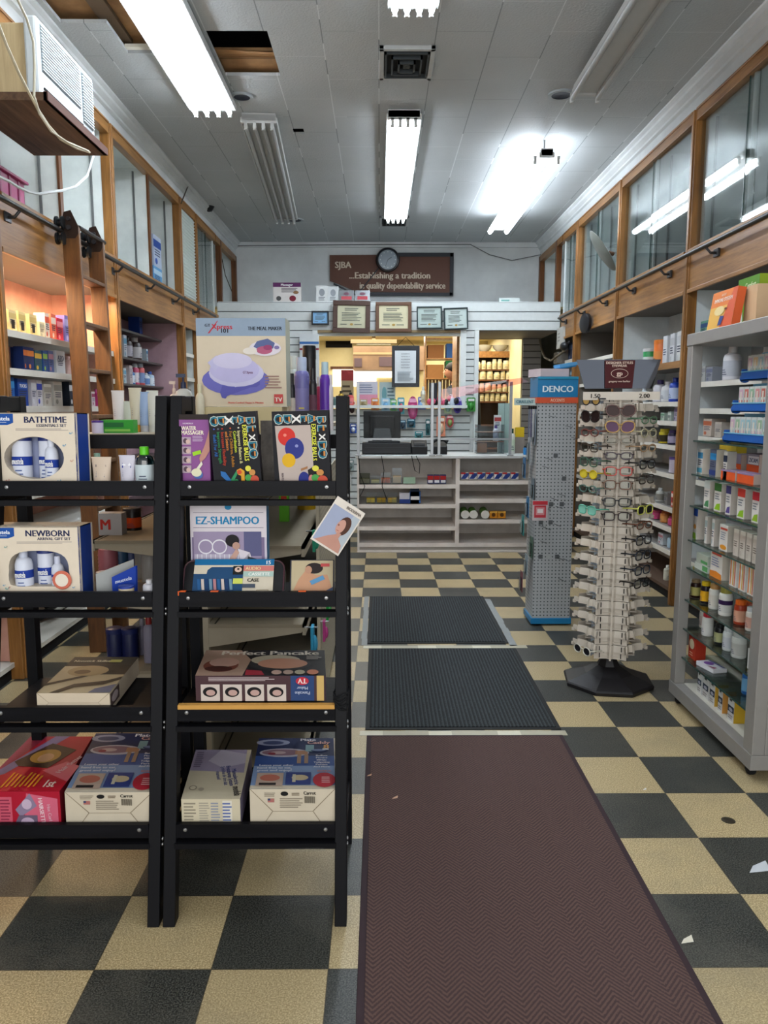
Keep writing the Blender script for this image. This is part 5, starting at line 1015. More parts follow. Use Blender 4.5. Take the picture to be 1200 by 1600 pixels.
# fourth shelf left: red hairsetter + plate caddy
z4 = SL[4]+.003; ya = fy(.28)+.02
def caddy(label, xa, xb, h, yb, xbl, xbr):
    WB = pm('#c9bda8'); N1 = pm('#1d2850'); N2 = pm('#33508c'); LB_ = pm('#7d93b8'); W_ = ink('#dcdce4')
    front = [('P', [(0, 1), (.01, 1), (.27, .42), (.255, .42)], FOLD), ('P', [(1, 1), (.99, 1), (.73, .42), (.745, .42)], FOLD), ('R', .26, .41, .74, .42, FOLD), ('P', [(.26, .42), (.27, .42), (.14, 0), (.13, 0)], FOLD), ('P', [(.74, .42), (.73, .42), (.86, 0), (.87, 0)], FOLD),
        ('E', .405, .88, .045, .06, ink('#1c1c1c')), ('T', 'Carrot', .70, .90, .09, .14, ink('#1c1c1c')), ('L', .17, .80, .33, .92, 3, ink('#8c8272')), ('L', .35, .5, .62, .78, 5, ink('#8c8272')), ('R', .21, .66, .285, .76, ink('#a86a64')), ('R', .21, .71, .24, .76, ink('#39446a')), ('L', .49, .83, .58, .92, 2, ink('#6a5a48'))]
    for i in range(11): front.append(('R', .64+i*.0115, .64, .646+i*.0115, .82, ink('#4a4438')))
    top = [('R', 0, 0, 1, 1, LB_), ('R', 0, .42, 1, 1, N2), ('R', 0, .62, 1, 1, N1), ('R', 0, 0, 1, .06, WB), ('E', .2, .9, .22, .07, pm('#8a90a8')), ('E', .2, .895, .14, .04, pm('#3a4468')), ('E', .36, .68, .32, .09, pm('#b8b4c0')), ('E', .33, .685, .26, .065, pm('#8a6a78')), ('E', .28, .68, .10, .03, pm('#c0a8a8')), ('E', .2, .66, .05, .025, pm('#8a3040')),
        ('R', .50, .64, .66, .72, pm('#b08060')), ('R', .63, .70, .74, .84, pm('#7ea0a8')), ('R', .53, .46, .58, .64, pm('#a08068')), ('R', .62, .46, .67, .64, pm('#a08068')), ('E', .80, .72, .10, .03, pm('#2c3c68')), ('E', .8, .73, .09, .02, pm('#7080a8')),
        ('T', 'Plate', .66, .95, .055, .28, W_), ('T', 'Caddy', .80, .89, .06, .32, ink('#d8a8a0')), ('T', '8', .90, .80, .08, .1, ink('#d8a060')), ('R', .85, .73, .93, .76, W_),
        ('T', 'Leaves your other', .28, .42, .032, .42, W_), ('T', 'hand free to eat,', .26, .37, .035, .42, W_), ('T', 'greet and enjoy!', .26, .32, .035, .42, W_),
        ('R', .06, .04, .38, .27, pm('#b8a090')), ('E', .22, .18, .12, .06, pm('#b86a58')), ('R', .1, .05, .3, .09, pm('#282424')), ('R', .41, .06, .71, .28, pm('#33407a')), ('E', .58, .18, .1, .05, pm('#c8b490')), ('R', .49, .1, .53, .24, pm('#c8c0a8')),
        ('E', .87, .14, .135, .13, pm('#b02a38')), ('L', .84, .08, .96, .2, 4, ink('#e0b0b0')), ('T', 'BONUS', .87, .30, .03, .16, ink('#c8807a'))]
    for i, t in enumerate(('Buffets', 'Picnics', 'BBQs', 'Tailgating', 'Parties', 'And More')): top.append(('T', t, .84, .60-.045*i, .028, .2, W_))
    return quadbox('plate_caddy_box', label, 'box', (xa, ya), (xb, ya), z4, h, (xbl, yb), (xbr, yb), '#c9bda8', front, top, [('R', 0, 0, 1, 1, pm('#3a4a78'))])
hc = .115
caddy('white and navy Plate Caddy box on the bottom right shelf', xfor(390, ya, z4+hc), xfor(524, ya, z4+hc), hc, 2.40, xfor(405, 2.40, z4+hc), xfor(526, 2.40, z4+hc))
caddy('white and navy Plate Caddy box on the bottom left shelf', xfor(101, ya, z4+hc*.9), xfor(239, ya, z4+hc*.9), hc*.93, 2.46, xfor(150, 2.46, z4+hc), xfor(279, 2.46, z4+hc)-.005)
RD = '#a81a30'; PKc = '#c8566a'
quadbox('hair_setter_box', 'red and pink hair setter box on the bottom left shelf', 'box', (xfor(-38, ya, z4+.11), ya), (xfor(93, ya, z4+.11), ya), z4, .11, (xfor(48, 2.43, z4+.11), 2.43), (xfor(145, 2.43, z4+.11), 2.43), RD,
    [('R', 0, 0, .42, .85, pm(PKc)), ('L', .28, .1, .4, .8, 8, ink('#8a3048')), ('P', [(.55, .0), (.6, .95), (.97, .8), (.97, 0)], pm('#cc6078')), ('P', [(.46, .5), (.64, .95), (.72, .6), (.52, .3)], pm('#8a7a94')), ('E', .60, .65, .06, .14, pm('#c0aac0')), ('P', [(.42, .0), (.5, .35), (.72, .35), (.72, .0)], pm('#6a5a70')), ('E', .6, .16, .08, .13, pm('#b8a0b8')), ('T', 'HAIRSETTER', .78, .42, .11, .8, ink('#e8c8d0'), -85), ('T', 'Hot Curl', .87, .42, .09, .6, ink('#d8a0b0'), -85)],
    [('P', [(0, .2), (.25, 1), (0, 1)], pm('#8a3048')), ('P', [(0, .0), (0, .3), (.35, 1), (.55, 1), (.12, .25)], pm('#7a6a90')), ('P', [(.0, 0), (0, .2), (.5, .5), (1, .15), (1, 0)], pm('#b81a2c')), ('P', [(.58, .34), (1, .15), (1, .42), (.8, .5)], pm('#d0606c')), ('P', [(.12, .5), (.4, .85), (.80, .72), (.62, .38), (.22, .42)], pm('#3a2418')), ('E', .46, .60, .19, .13, pm('#a8803a')), ('E', .48, .57, .1, .08, pm('#c89870')), ('T', 'Hair Setter', .86, .45, .05, .5, ink('#e0b0b0'), 75), ('T', '1st', .82, .12, .12, .12, ink('#f0d8c8'))]+[('R', .25+.055*i, .05+.01*(i % 3), .275+.055*i, .30-.02*(i % 4), ink('#e0902a')) for i in range(8)],
    [('R', 0, .0, 1, 1, pm('#7a1024'))])
# bottom right rack: breast pump box
quadbox('pump_box', 'cream and lilac pump box on the bottom right shelf', 'box', (xfor(283, ya, z4+.085), ya), (xfor(375, ya, z4+.085), ya), z4, .085, (xfor(306, 2.38, z4+.085), 2.38), (xfor(393, 2.38, z4+.085), 2.38), '#c9bea4',
    [('L', .04, .1, .25, .9, 7, ink('#8a8272')), ('L', .3, .1, .48, .9, 9, ink('#a09a8c')), ('L', .5, .1, .66, .9, 8, ink('#8a90a0')), ('R', .7, .15, .86, .95, pm('#d8d2c4')), ('L', .7, .2, .86, .9, 6, ink('#5a6aa0'))],
    [('P', [(0, .55), (1, .5), (1, 1), (0, 1)], pm('#9a90a8')), ('P', [(.3, .75), (.6, .6), (1, .7), (1, .9), (.5, 1)], pm('#b8b0c0')), ('T', 'Manualectric', .86, .42, .045, .34, ink('#3c4478'), -80), ('T', 'Breastpump System', .76, .44, .045, .40, ink('#3c4478'), -80), ('T', 'Système de tire-lait', .66, .44, .04, .38, ink('#5a6088'), -80), ('T', 'manuel', .55, .44, .04, .2, ink('#5a6088'), -80), ('T', 'medela', .93, .14, .07, .17, ink('#2c2c30'), -80), ('E', .15, .2, .07, .045, ink('#8a8070')), ('E', .15, .2, .05, .032, pm('#c9bea4')), ('E', .3, .17, .05, .03, ink('#a49a88')), ('L', .05, .6, .2, .95, 8, ink('#6a6078'))],
    [('R', 0, 0, 1, 1, pm('#8a84a0'))])
# right rack shelf 3: pancake box
z3 = SH[3]+.002; yc = fy(.62)+.02; hh = .075
quadbox('pancake_maker_box', 'black and blue Perfect Pancake box on the third right shelf', 'box', (xfor(305, yc, z3+hh), yc), (xfor(509, yc, z3+hh), yc), z3, hh, (xfor(322, 2.36, z3+hh), 2.36), (xfor(507, 2.36, z3+hh), 2.36), '#3a2c34',
    [('R', .0, .0, .94, 1, pm('#4a3438')), ('R', .73, 0, .91, 1, pm('#2f4470')), ('R', .93, 0, .985, 1, pm('#c8a868')), ('L', .1, .78, .70, .95, 3, ink('#c0b0b0'))]+[o for i in range(4) for o in (('R', .04+.17*i, .0, .185+.17*i, .66, pm('#c8bcb4')), ('E', .11+.17*i, .36, .055, .2, pm('#1c1a1c')), ('E', .115+.17*i, .33, .035, .12, pm('#b89890')))]+[('E', .82, .80, .05, .16, pm('#b83040')), ('T', 'TV', .82, .80, .2, .07, ink('#e8d0d0'), 180), ('T', 'Pancake', .82, .32, .13, .12, ink('#a8b0c8'), 180), ('T', 'Maker', .82, .52, .12, .1, ink('#a8b0c8'), 180)],
    [('R', 0, 0, 1, 1, pm('#1c1a1e')), ('P', [(0, 0), (.36, 0), (.40, .6), (.30, 1), (0.0, 1)], pm('#a88a78')), ('E', .17, .38, .14, .25, pm('#7a4438')), ('E', .19, .5, .12, .18, pm('#c09888')), ('E', .16, .25, .11, .1, pm('#4a2420')), ('E', .64, .42, .25, .26, pm('#2c2a2c')), ('E', .60, .58, .20, .20, pm('#b8ac94')), ('E', .66, .44, .20, .20, pm('#c08a70')), ('P', [(.38, .0), (.53, 0), (.5, .16), (.38, .2)], pm('#9a2a38')), ('T', 'Perfect Pancake', .55, .86, .17, .80, ink('#d8cfc0')), ('E', .62, .10, .04, .08, pm('#b89888')), ('E', .71, .10, .04, .08, pm('#a89080')), ('E', .80, .10, .04, .08, pm('#a8a088')), ('E', .90, .10, .045, .09, pm('#c0785a')), ('L', .85, .58, .98, .74, 3, ink('#b0a8a0'))],
    [('R', 0, 0, 1, 1, pm('#32508c')), ('R', .3, .1, .7, .9, pm('#2a2a30'))])
# right rack shelf 2: EZ-shampoo, cassette case, massage box, hanging card
yq = fy(.93)+.10; x0, x1 = xfor(298, yq, 1.0), xfor(417, yq, 1.0); w = x1-x0; h = 1.195-SH[2]-.015
carton('shampoo_basin_box', 'white EZ-SHAMPOO box with bathing photo on the second right shelf', 'box', ((x0+x1)/2, yq, SH[2]), (w, .05, h), base='#c4bccb', tilt=-.04, side='#3a78a8',
    front=[('R', .02, .0, .97, .60, pm('#7a6c8c')), ('R', .0, .60, 1, 1, pm('#d4ccd2')), ('R', .04, .86, .96, .864, ink('#5a5a70')), ('R', .04, .70, .96, .704, ink('#5a5a70')), ('T', 'EZ-SHAMPOO', .49, .78, .085, .82, ink('#1f7fae')), ('E', .5, .92, .045, .03, pm('#1f7fae')), ('R', .04, .0, .93, .66, pm('#9a8ca8')), ('R', .70, .4, .93, .66, pm('#5a5a80')), ('P', [(.05, .1), (.7, .1), (.7, .42), (.05, .42)], pm('#b8aec0'))]+[('R', .08+.06*i, .1, .09+.06*i, .42, ink('#e0dce4')) for i in range(10)]+[('E', .2, .5, .1, .08, ink('#e0dce4')), ('E', .2, .5, .085, .065, pm('#9a8ca8')), ('E', .38, .5, .1, .08, ink('#e0dce4')), ('E', .38, .5, .085, .065, pm('#9a8ca8')), ('E', .55, .565, .09, .065, pm('#1a1518')), ('E', .60, .51, .05, .04, pm('#b89080')), ('P', [(.62, .48), (.78, .44), (.82, .3), (.72, .22), (.55, .24), (.45, .2), (.47, .17), (.7, .17)], pm('#d4ccd4')), ('P', [(.75, .4), (.9, .36), (.93, 0), (.75, 0)], pm('#3a3c40')), ('P', [(.2, .05), (.45, .15), (.8, .12), (.82, .0), (.2, .0)], pm('#d8d2d4')), ('E', .40, .12, .07, .06, pm('#b84a68')), ('P', [(.38, .22), (.6, .48), (.64, .44), (.46, .18)], pm('#c09a8c'))])
# cassette case: soft black case with card sleeve, leaning back
cs = empty('cassette_case', 'black padded audio cassette case in a blue card sleeve', 'case', (xfor(362, fy(.93)+.03, .96), fy(.93)+.028, SH[2]+.001), (-.55, 0, 0)); 
b = B(); W2 = .148; Hh = .118
pts = []
for cx_, cz_, a0_ in ((W2-.025, Hh-.025, 0), (-W2+.025, Hh-.025, 90), (-W2+.025, .025, 180), (W2-.025, .025, 270)):
    for k in range(5): t = math.radians(a0_+k*22.5); pts.append((cx_+.025*math.cos(t), cz_+.025*math.sin(t)))
b.prism(pts, (0, 0, 0), (1, 0, 0), (0, 0, 1), -.05, M('#18171a', .35, kind='leather')); b.tube([(p_[0]*1.0, -.001, p_[1]) for p_ in pts+[pts[0]]], .003, M('#4a2c34', .4), 6); b.obj('padded_case', cs, bevel=.006)
b = B(); sw = .118; b.box(-sw, sw, -.006, -.004, .0, Hh+.002, pm('#cfc4b0')); b.box(-sw, sw, -.006, .052, Hh+.001, Hh+.003, pm('#1d6fa8'))
b.art((-sw, -.0062, 0), (2*sw, 0, 0), (0, 0, Hh+.002), [('R', 0, .85, 1, 1, pm('#1d6a9c')), ('T', '15', .93, .92, .10, .12, ink('#e6e6e6')), ('R', 0, 0, .62, .85, pm('#24486e')), ('P', [(0, .62), (.16, .62), (.17, .72), (.22, .8), (.6, .8), (.6, .85), (0, .85)], pm('#cfc4b0')), ('R', .62, .70, 1, .83, pm('#cc7a74')), ('T', 'AUDIO', .74, .765, .085, .2, ink('#e6cf9a')), ('R', .62, .55, 1, .68, pm('#a8c0b8')), ('T', 'CASSETTE', .82, .615, .085, .34, ink('#ecece4')), ('T', 'CASE', .75, .46, .09, .18, ink('#1c1c1c')), ('R', .62, .26, .78, .36, pm('#4a5260')), ('R', .49, .60, .62, .82, pm('#20201f')), ('E', .555, .73, .045, .07, pm('#d8b8a8')), ('E', .555, .74, .015, .025, pm('#20201f')), ('R', .50, .36, .62, .50, pm('#c8d060')), ('R', .02, .05, .6, .14, pm('#5a7290'))]+[('P', [(.07+.05*i, .2), (.105+.05*i, .2), (.085+.05*i, .48), (.05+.05*i, .48)], pm(('#2a5a8c', '#6a8aa0', '#c8b8b0', '#b07a80', '#1f3a64')[(i*2) % 5])) for i in range(9)]+[('R', .80, .08, .95, .2, ink('#8a7a58')), ('R', .807, .095, .943, .185, pm('#cfc4b0')), ('T', 'LIFETIME', .875, .14, .055, .12, ink('#8a7a58'))], lift=.0003); b.obj('card_sleeve', cs)
yq = fy(.93)+.03; x0, x1 = xfor(452, yq, .95), xfor(521, yq, .95); w = x1-x0
carton('massage_mat_box', 'small box with back massage photo on the second right shelf', 'box', ((x0+x1)/2, yq, SH[2]), (w, .02, .115), base='#2a2c38', tilt=-.32,
    front=[('R', .03, .03, .98, .98, pm('#b8a888')), ('P', [(.03, .1), (.2, .5), (.35, .72), (.6, .6), (.85, .62), (.98, .2), (.98, .03), (.03, .03)], pm('#c09070')), ('E', .55, .78, .2, .14, pm('#241a1a')), ('E', .42, .74, .08, .1, pm('#b88a70')), ('P', [(.45, .45), (.75, .6), (.8, .5), (.5, .35)], pm('#5a90b8')), ('R', .7, .82, .9, .9, pm('#b84a4a')), ('E', .12, .12, .1, .06, pm('#b06a60')), ('P', [(.82, .2), (.98, .3), (.98, .2), (.85, .12)], pm('#3a4a68'))])
# portrait card dangling over the right post
cc = PY(528, 822, fy(1.02)-.012); b = B(); ww, hh2 = .094, .145; b.box(-ww/2, ww/2, 0, .002, -hh2/2, hh2/2, pm('#d8cfc4'))
b.art((-ww/2, -.0001, -hh2/2), (ww, 0, 0), (0, 0, hh2), [('R', .04, .04, .96, .84, pm('#98a0b8')), ('P', [(.5, .04), (.96, .04), (.96, .84), (.75, .84)], pm('#a8b0b8')), ('P', [(.1, .04), (.4, .25), (.6, .35), (.9, .2), (.96, .04)], pm('#b88878')), ('E', .66, .56, .19, .2, pm('#4a2a1e')), ('E', .58, .52, .13, .15, pm('#c09080')), ('E', .50, .53, .03, .02, pm('#8a5a4c')), ('R', .52, .42, .6, .43, pm('#a04a48')), ('P', [(.5, .2), (.6, .4), (.72, .4), (.7, .2)], pm('#b88878')), ('T', 'BIODERMA', .68, .91, .06, .5, ink('#6a6058'))], lift=.0003)
b.obj('portrait_card', label='tilted portrait card hanging on the right post of the rack', cat='card', loc=cc, rot=(-.12, math.radians(-35) if 0 else math.radians(33), 0))
for px_, l in ((284, 'leftmost orange price tag on the second right shelf lip'), (335, 'middle orange price tag on the second right shelf lip'), (472, 'rightmost orange price tag on the second right shelf lip')):
    yy = fy(.92)-.001; b = B(); b.box(-.011, .011, -.0015, 0, -.008, .003, pm('#e0602a')); b.box(-.011, .011, -.0015, .012, .003, .0045, pm('#e0602a')); b.obj('price_tag', label=l, cat='price tag', loc=(xfor(px_, yy, .92), yy, .9225), group='orange price tags')
b = B(); yy = fy(.60); 
for i in range(4): b.tube([(-.113+.02*math.cos(t*PI/4), yy-.006+.03*math.sin(t*PI/4) if 0 else yy+.02+.034*math.sin(t*PI/4), .60+.012*i+.006*math.sin(t*PI/2+i)) for t in range(9)], .003, DARK, 5)
b.obj('wire_tie', label='black twist of wire wound round the right rack post', cat='wire')
b = B(); yy = fy(.215)-.013; b.add([(-.26, yy-.001, .222), (-.16, yy-.001, .224), (-.15, yy-.002, .214), (-.25, yy-.002, .210)], [(3, 2, 1, 0)], BAGP); b.obj('plastic_scrap', label='clear plastic scrap stuck under the bottom right shelf', cat='litter')
# right rack shelf 1
yq = fy(1.24)+.025; x0, x1 = xfor(281, yq, 1.3), xfor(328, yq, 1.3); w = x1-x0; PU = '#7c4a86'
carton('water_massager_box', 'purple Water Massager box on the top right shelf', 'box', ((x0+x1)/2, yq, SH[1]), (w, .06, 1.432-SH[1]), base=PU, tilt=-.03, topc='#1c181c',
    front=[('R', 0, 0, 1, .93, pm('#8a528e')), ('R', 0, .93, 1, 1, pm('#2a201e')), ('T', 'HOMEMAX', .3, .88, .02, .4, ink('#d8c8d8')), ('T', 'WATER', .32, .82, .055, .48, ink('#ece4cc')), ('T', 'MASSAGER', .44, .76, .055, .74, ink('#ece4cc'))]+[o for i in range(4) for o in (('R', .06, .60-.125*i, .38, .70-.125*i, pm('#b09aa8')), ('E', .2, .65-.125*i, .08, .035, pm('#5a4450')), ('E', .28, .64-.125*i, .07, .03, pm('#d0b0a8')))]+[('L', .44, .64, .82, .72, 4, ink('#c8b0cc')), ('P', [(.42, .50), (.70, .53), (.72, .48), (.45, .45)], pm('#9acc2a')), ('P', [(1, .8), (.85, .6), (.65, .42), (.68, .36), (.85, .42), (1, .52)], pm('#b88478')), ('P', [(.72, .38), (.76, .34), (.58, .24), (.52, .27)], pm('#dcd6c4')), ('E', .60, .20, .16, .055, pm('#4a68a8')), ('E', .55, .23, .17, .055, pm('#ddd8b8')), ('E', .2, .06, .12, .05, pm('#e4dcea')), ('E', .2, .06, .05, .02, pm(PU)), ('L', .38, .03, .75, .08, 2, ink('#d8c8d8'))])
BLB = '#121219'
def ballbox(label, px0, px1, dx, hb, variant, ry, rz=0):
    yq = fy(1.24)+.022+.004*variant; x0, x1 = xfor(px0, yq, 1.4), xfor(px1, yq, 1.4); w = x1-x0; TE = ink('#1f6a80'); OR = ink('#cc8440'); WH_ = ink('#e4e0dc'); BLu = ink('#1f3f80'); ops = []
    def letter(t, a, c, sz=.105):
        return [('T', t, a, c, sz*1.18, .5, ink('#b8c0b8'), -90), ('T', t, a, c, sz, .5, TE, -90), ('R', a+sz*.12, c-sz*.30, a+sz*.42, c+sz*.30, OR)]
    for i, t in enumerate('OD'): ops += letter(t, .12+.16*i, .90)
    ops += [('T', 'X', .43, .90, .115, .3, WH_, -90)]
    for i, t in enumerate('EA'): ops += letter(t, .58+.14*i, .90)
    for i, t in enumerate('BL'): ops += letter(t, .88, .88-.105*i)
    ops += [('T', 'X', .88, .665, .085, .3, WH_, -90)]
    for i, t in enumerate('DO'): ops += letter(t, .88, .555-.10*i)
    ops += [('T', 'EXERCISE BALLS', .735, .60, .058, .46, ink('#e0e04a'), -90)]
    BLS = [(.74, .27, .06, '#d8d04a'), (.82, .215, .065, '#c88a4a'), (.73, .15, .07, '#4a9a4a'), (.86, .12, .09, '#c8503a'), (.78, .02, .10, '#2a8ab0')]
    if variant == 0:
        for i, (t, c_, l_) in enumerate((('Build For All', '#2a5a9a', .34), ('Improves Strength', '#2f7a4a', .40), ('Increases Flexibility', '#a83a2a', .44), ('and Seniors', '#c87a3a', .24), ('For Children, Adults', '#a8702a', .46), ('Coordination', '#b8c83a', .27), ('Improves Balance &', '#c8c08a', .42))): ops.append(('T', t, .10+.085*i, .76-l_/2, .04, l_*1.0, ink(c_), -90))
        for i, c_ in ((0, '#4a5ab0'), (1, '#6a6a7a'), (2, '#b83a2a'), (4, '#c85a3a'), (6, '#e0dcc8')): ops.append(('E', .10+.085*i, .80, .018, .010, ink(c_)))
        ops += [('P', [(.16, .26), (.26, .24), (.36, .14), (.36, .0), (.28, .0), (.28, .12), (.16, .2)], pm('#2a68a8')), ('P', [(.36, 0), (.36, .14), (.5, .26), (.54, .24), (.42, .12), (.44, 0)], pm('#2f8a5a')), ('E', .47, .09, .06, .055, pm('#2f7a4a')), ('P', [(.5, .26), (.58, .28), (.66, .24), (.64, .0), (.57, 0), (.58, .18), (.52, .2)], pm('#d89a2a')), ('E', .55, .23, .05, .03, pm('#c84a2a'))]
    else:
        ops += [('P', [(.10, 0), (.05, .82), (.68, .82), (.72, 0)], pm('#b8a8a0')), ('E', .25, .68, .155, .115, pm('#cc3028')), ('E', .38, .53, .17, .135, pm('#2c3480')), ('E', .27, .38, .12, .09, pm('#d8a81c')), ('E', .22, .70, .03, .02, pm('#e88070')), ('E', .42, .56, .03, .02, pm('#8a90c8')), ('E', .53, .13, .10, .10, pm('#232c7c')), ('P', [(.6, .25), (.72, .3), (.7, .05), (.62, .12)], pm('#1c1416')), ('E', .66, .13, .05, .06, pm('#c88078')), ('P', [(.48, .27), (.6, .3), (.6, .27), (.48, .24)], pm('#a0704a')), ('T', 'NON-TOXIC VINYL', .15, .12, .03, .2, ink('#4a3a44'), -90)]
    ops += [('E', a, c, s_, s_*.62, pm(cl)) for a, c, s_, cl in BLS]
    return carton('exercise_ball_box', label, 'box', ((x0+x1)/2+dx, yq, SH[1]), (w, .10, hb), base=BLB, tilt=.0, rotz=rz, front=ops, top=[('R', 0, 0, 1, 1, pm('#a8a094')), ('P', [(.1, .1), (.5, .3), (.8, .1), (.9, .6), (.4, .8)], pm('#6a7a70')), ('R', .3, .6, .7, .75, pm('#b06a5a'))], right=[('P', [(.1, .2), (.5, .3), (.5, .9), (.1, .8)], pm('#3a3240'))])
o = ballbox('black exercise balls box with coloured text, left of two', 329, 403, .008, .226, 0, 0, .03); o.rotation_euler = (.0, math.radians(-3.5), .10)
o = ballbox('black exercise balls box picturing red, blue, yellow balls', 428, 516, .0, .230, 1, 0); o.rotation_euler = (.0, math.radians(-1.5), .02)
b = B(); b.box(0, .045, 0, .02, 0, .20, mottled('grey_strap', '#4a4440', '#6a625a', 30)); b.obj('flat_carton', label='grey flat carton standing between the two exercise balls boxes', cat='box', loc=(xfor(408, 2.36, 1.3), 2.36, SH[1]))
# ---- goods on the gondola top
GT = 1.36
x0, x1 = xfor(308, 2.80, 1.6), xfor(447, 2.80, 1.6); w = x1-x0; zb = GT+.095; hm = PY(400, 497, 2.80).z-zb
carton('carton', 'plain cream carton under the meal maker box', 'box', ((x0+x1)/2-.005, 2.79, GT), (w*.93, .16, .094), base='#c4b48a')
LV = '#a8a0cc'
carton('meal_maker_box', 'large cream and blue Meal Maker box above the right rack', 'box', ((x0+x1)/2, 2.80, zb), (w, .13, hm), base='#cfc0a8', side='#b0b4a4', rotz=.0,
    front=[('R', 0, .80, 1, 1, pm('#8c9cae')), ('T', 'GT', .13, .92, .035, .09, ink('#2a2c34')), ('T', 'Xpress', .29, .905, .06, .24, ink('#b8323c')), ('T', '101', .32, .86, .05, .14, ink('#2a2430')), ('P', [(.13, .83), (.24, .97), (.25, .97), (.15, .83)], ink('#b8323c')), ('T', 'THE MEAL MAKER', .77, .885, .04, .38, ink('#262a34')),
      ('E', .43, .30, .38, .17, pm('#6a68b4')), ('P', [(.25, .16), (.27, .10), (.31, .09), (.33, .12), (.60, .22), (.66, .22), (.70, .25), (.72, .4), (.30, .3)], pm('#5c5aa8')), ('P', [(.42, .22), (.70, .30), (.72, .38), (.42, .32)], pm('#d8d6e8')), ('E', .44, .38, .31, .155, pm('#c4c0dc')), ('E', .42, .42, .28, .15, pm('#b8b2d8')), ('P', [(.12, .5), (.22, .58), (.3, .52), (.2, .4)], pm('#bab6d8')), ('E', .40, .52, .22, .09, pm('#c8c2dc')), ('T', 'GT Xpress', .57, .39, .03, .11, ink('#6a3a5a')),
      ('E', .77, .66, .18, .085, pm('#d8d0d8')), ('P', [(.64, .68), (.68, .74), (.8, .77), (.88, .72), (.86, .66), (.74, .62)], pm('#5a6490')), ('E', .76, .64, .09, .045, pm('#b05a78')), ('E', .80, .67, .05, .03, pm('#98406a')), ('E', .90, .67, .03, .02, pm('#7a70a0')), ('E', .60, .63, .08, .04, pm('#ded6cc')),
      ('L', .76, .2, .96, .36, 5, ink('#9a7a70')), ('T', 'Home-Cooked Happy in Minutes', .54, .045, .022, .5, ink('#c85048')), ('R', .86, .035, .96, .14, pm('#c04a48')), ('T', 'TV', .91, .08, .05, .09, ink('#e8dcd0'))])
def G_(px_, Y, z=1.5): return xfor(px_, Y, z)
Y = 3.0
bottle('spray_bottle', 'white capped spray bottle right of the Meal Maker box', 'bottle', (G_(459, 3.2), 3.2, GT), .027, .30, '#b8c0bc', '#ccd2cc', '#a8b0a8', kind='spray')
bottle('spray_can', 'lilac mousse can with clear cap behind the exercise balls box', 'can', (G_(472, 3.05), 3.05, GT), .030, .285, '#6a68a0', '#a8b4cc', '#8480b4', ink='#c8b868', kind='spray')
bottle('spray_can', 'tall black hairspray can behind the exercise balls box', 'can', (G_(484, 3.25), 3.25, GT), .027, .345, '#17161a', '#101013', None, kind='canister')
bottle('spray_can', 'black and pink patterned can between the lilac and purple ones', 'can', (G_(489, 2.98), 2.98, GT), .015, .24, '#1c181e', '#131216', '#5a3a48', kind='spray')
bottle('bottle', 'slim red bottle left of the purple styling bottle', 'bottle', (G_(500, 3.3), 3.3, GT), .017, .22, '#a83858', '#c8c8cc', None, kind='spray')
bottle('spray_bottle', 'purple styling bottle with clear top beside the rack post', 'bottle', (G_(508, 3.1), 3.1, GT), .021, .27, '#5a2f98', '#a8c0c8', None, kind='spray')
bottle('bottle', 'slim white bottle right of the purple styling bottle', 'bottle', (G_(516, 3.1), 3.1, GT), .012, .22, '#c4bcc0', '#c8c0c4', None, kind='spray')
bottle('spray_can', 'black slim can just right of the Meal Maker box', 'can', (G_(456, 2.98), 2.98, GT), .013, .22, '#17161c', '#101010', '#b8b0a8', kind='spray')
# left part of the gondola top: pumps and tubes
for px_, yy, r_, h_, bc, cc_, lb, l in ((272, 2.95, .022, .19, '#c8b8a8', '#c8b0a0', None, 'cream pump bottle at the far left behind the right rack post'), (287, 2.9, .034, .215, '#c4c4c0', '#1f2a48', '#b8b8bc', 'white pump bottle with navy collar left of the Meal Maker box'), (312, 2.78, .016, .175, '#c8c0a8', '#c8c0a0', None, 'slim cream bottle against the Meal Maker box')):
    bottle('pump_bottle', l, 'bottle', (G_(px_, yy), yy, GT), r_, h_, bc, cc_, lb, kind='pump' if px_ != 312 else 'round')
Y = 2.93
squeeze_tube('white cone-shaped tube standing behind the left rack crossbar', (G_(184, Y), Y, GT), .045, .155, '#cfc8c8', '#c8b8b0', None)
for px_, w_, h_, bc, cp, l in ((199, .04, .115, '#b8bcb0', '#c8c8c0', 'short pale tube, second behind the left rack crossbar'), (211, .045, .165, '#c0b8a4', '#d09030', 'cream tube with orange cap behind the left rack crossbar'), (224, .04, .15, '#8aa0c4', '#b8b8c0', 'light blue tube behind the left rack crossbar'), (238, .042, .155, '#c4c4bc', '#c8c8c4', 'white tube at the right end behind the left rack crossbar')):
    squeeze_tube(l, (G_(px_, Y), Y, GT), w_, h_, bc, cp, None)
carton('carton', 'green herbal carton lying behind the left rack crossbar', 'box', (G_(181, 2.79), 2.79, GT), (.115, .05, .047), base='#3a9a3a', front=[('R', .1, .45, .7, .8, pm('#2a6a3a')), ('R', .1, .12, .9, .3, pm('#8ac05a'))], topc='#6ab85a')
bottle('jar', 'small purple topped jar left of the green carton', 'jar', (G_(150, 2.78), 2.78, GT), .02, .045, '#c0b8d0', '#4a2a80', kind='canister')
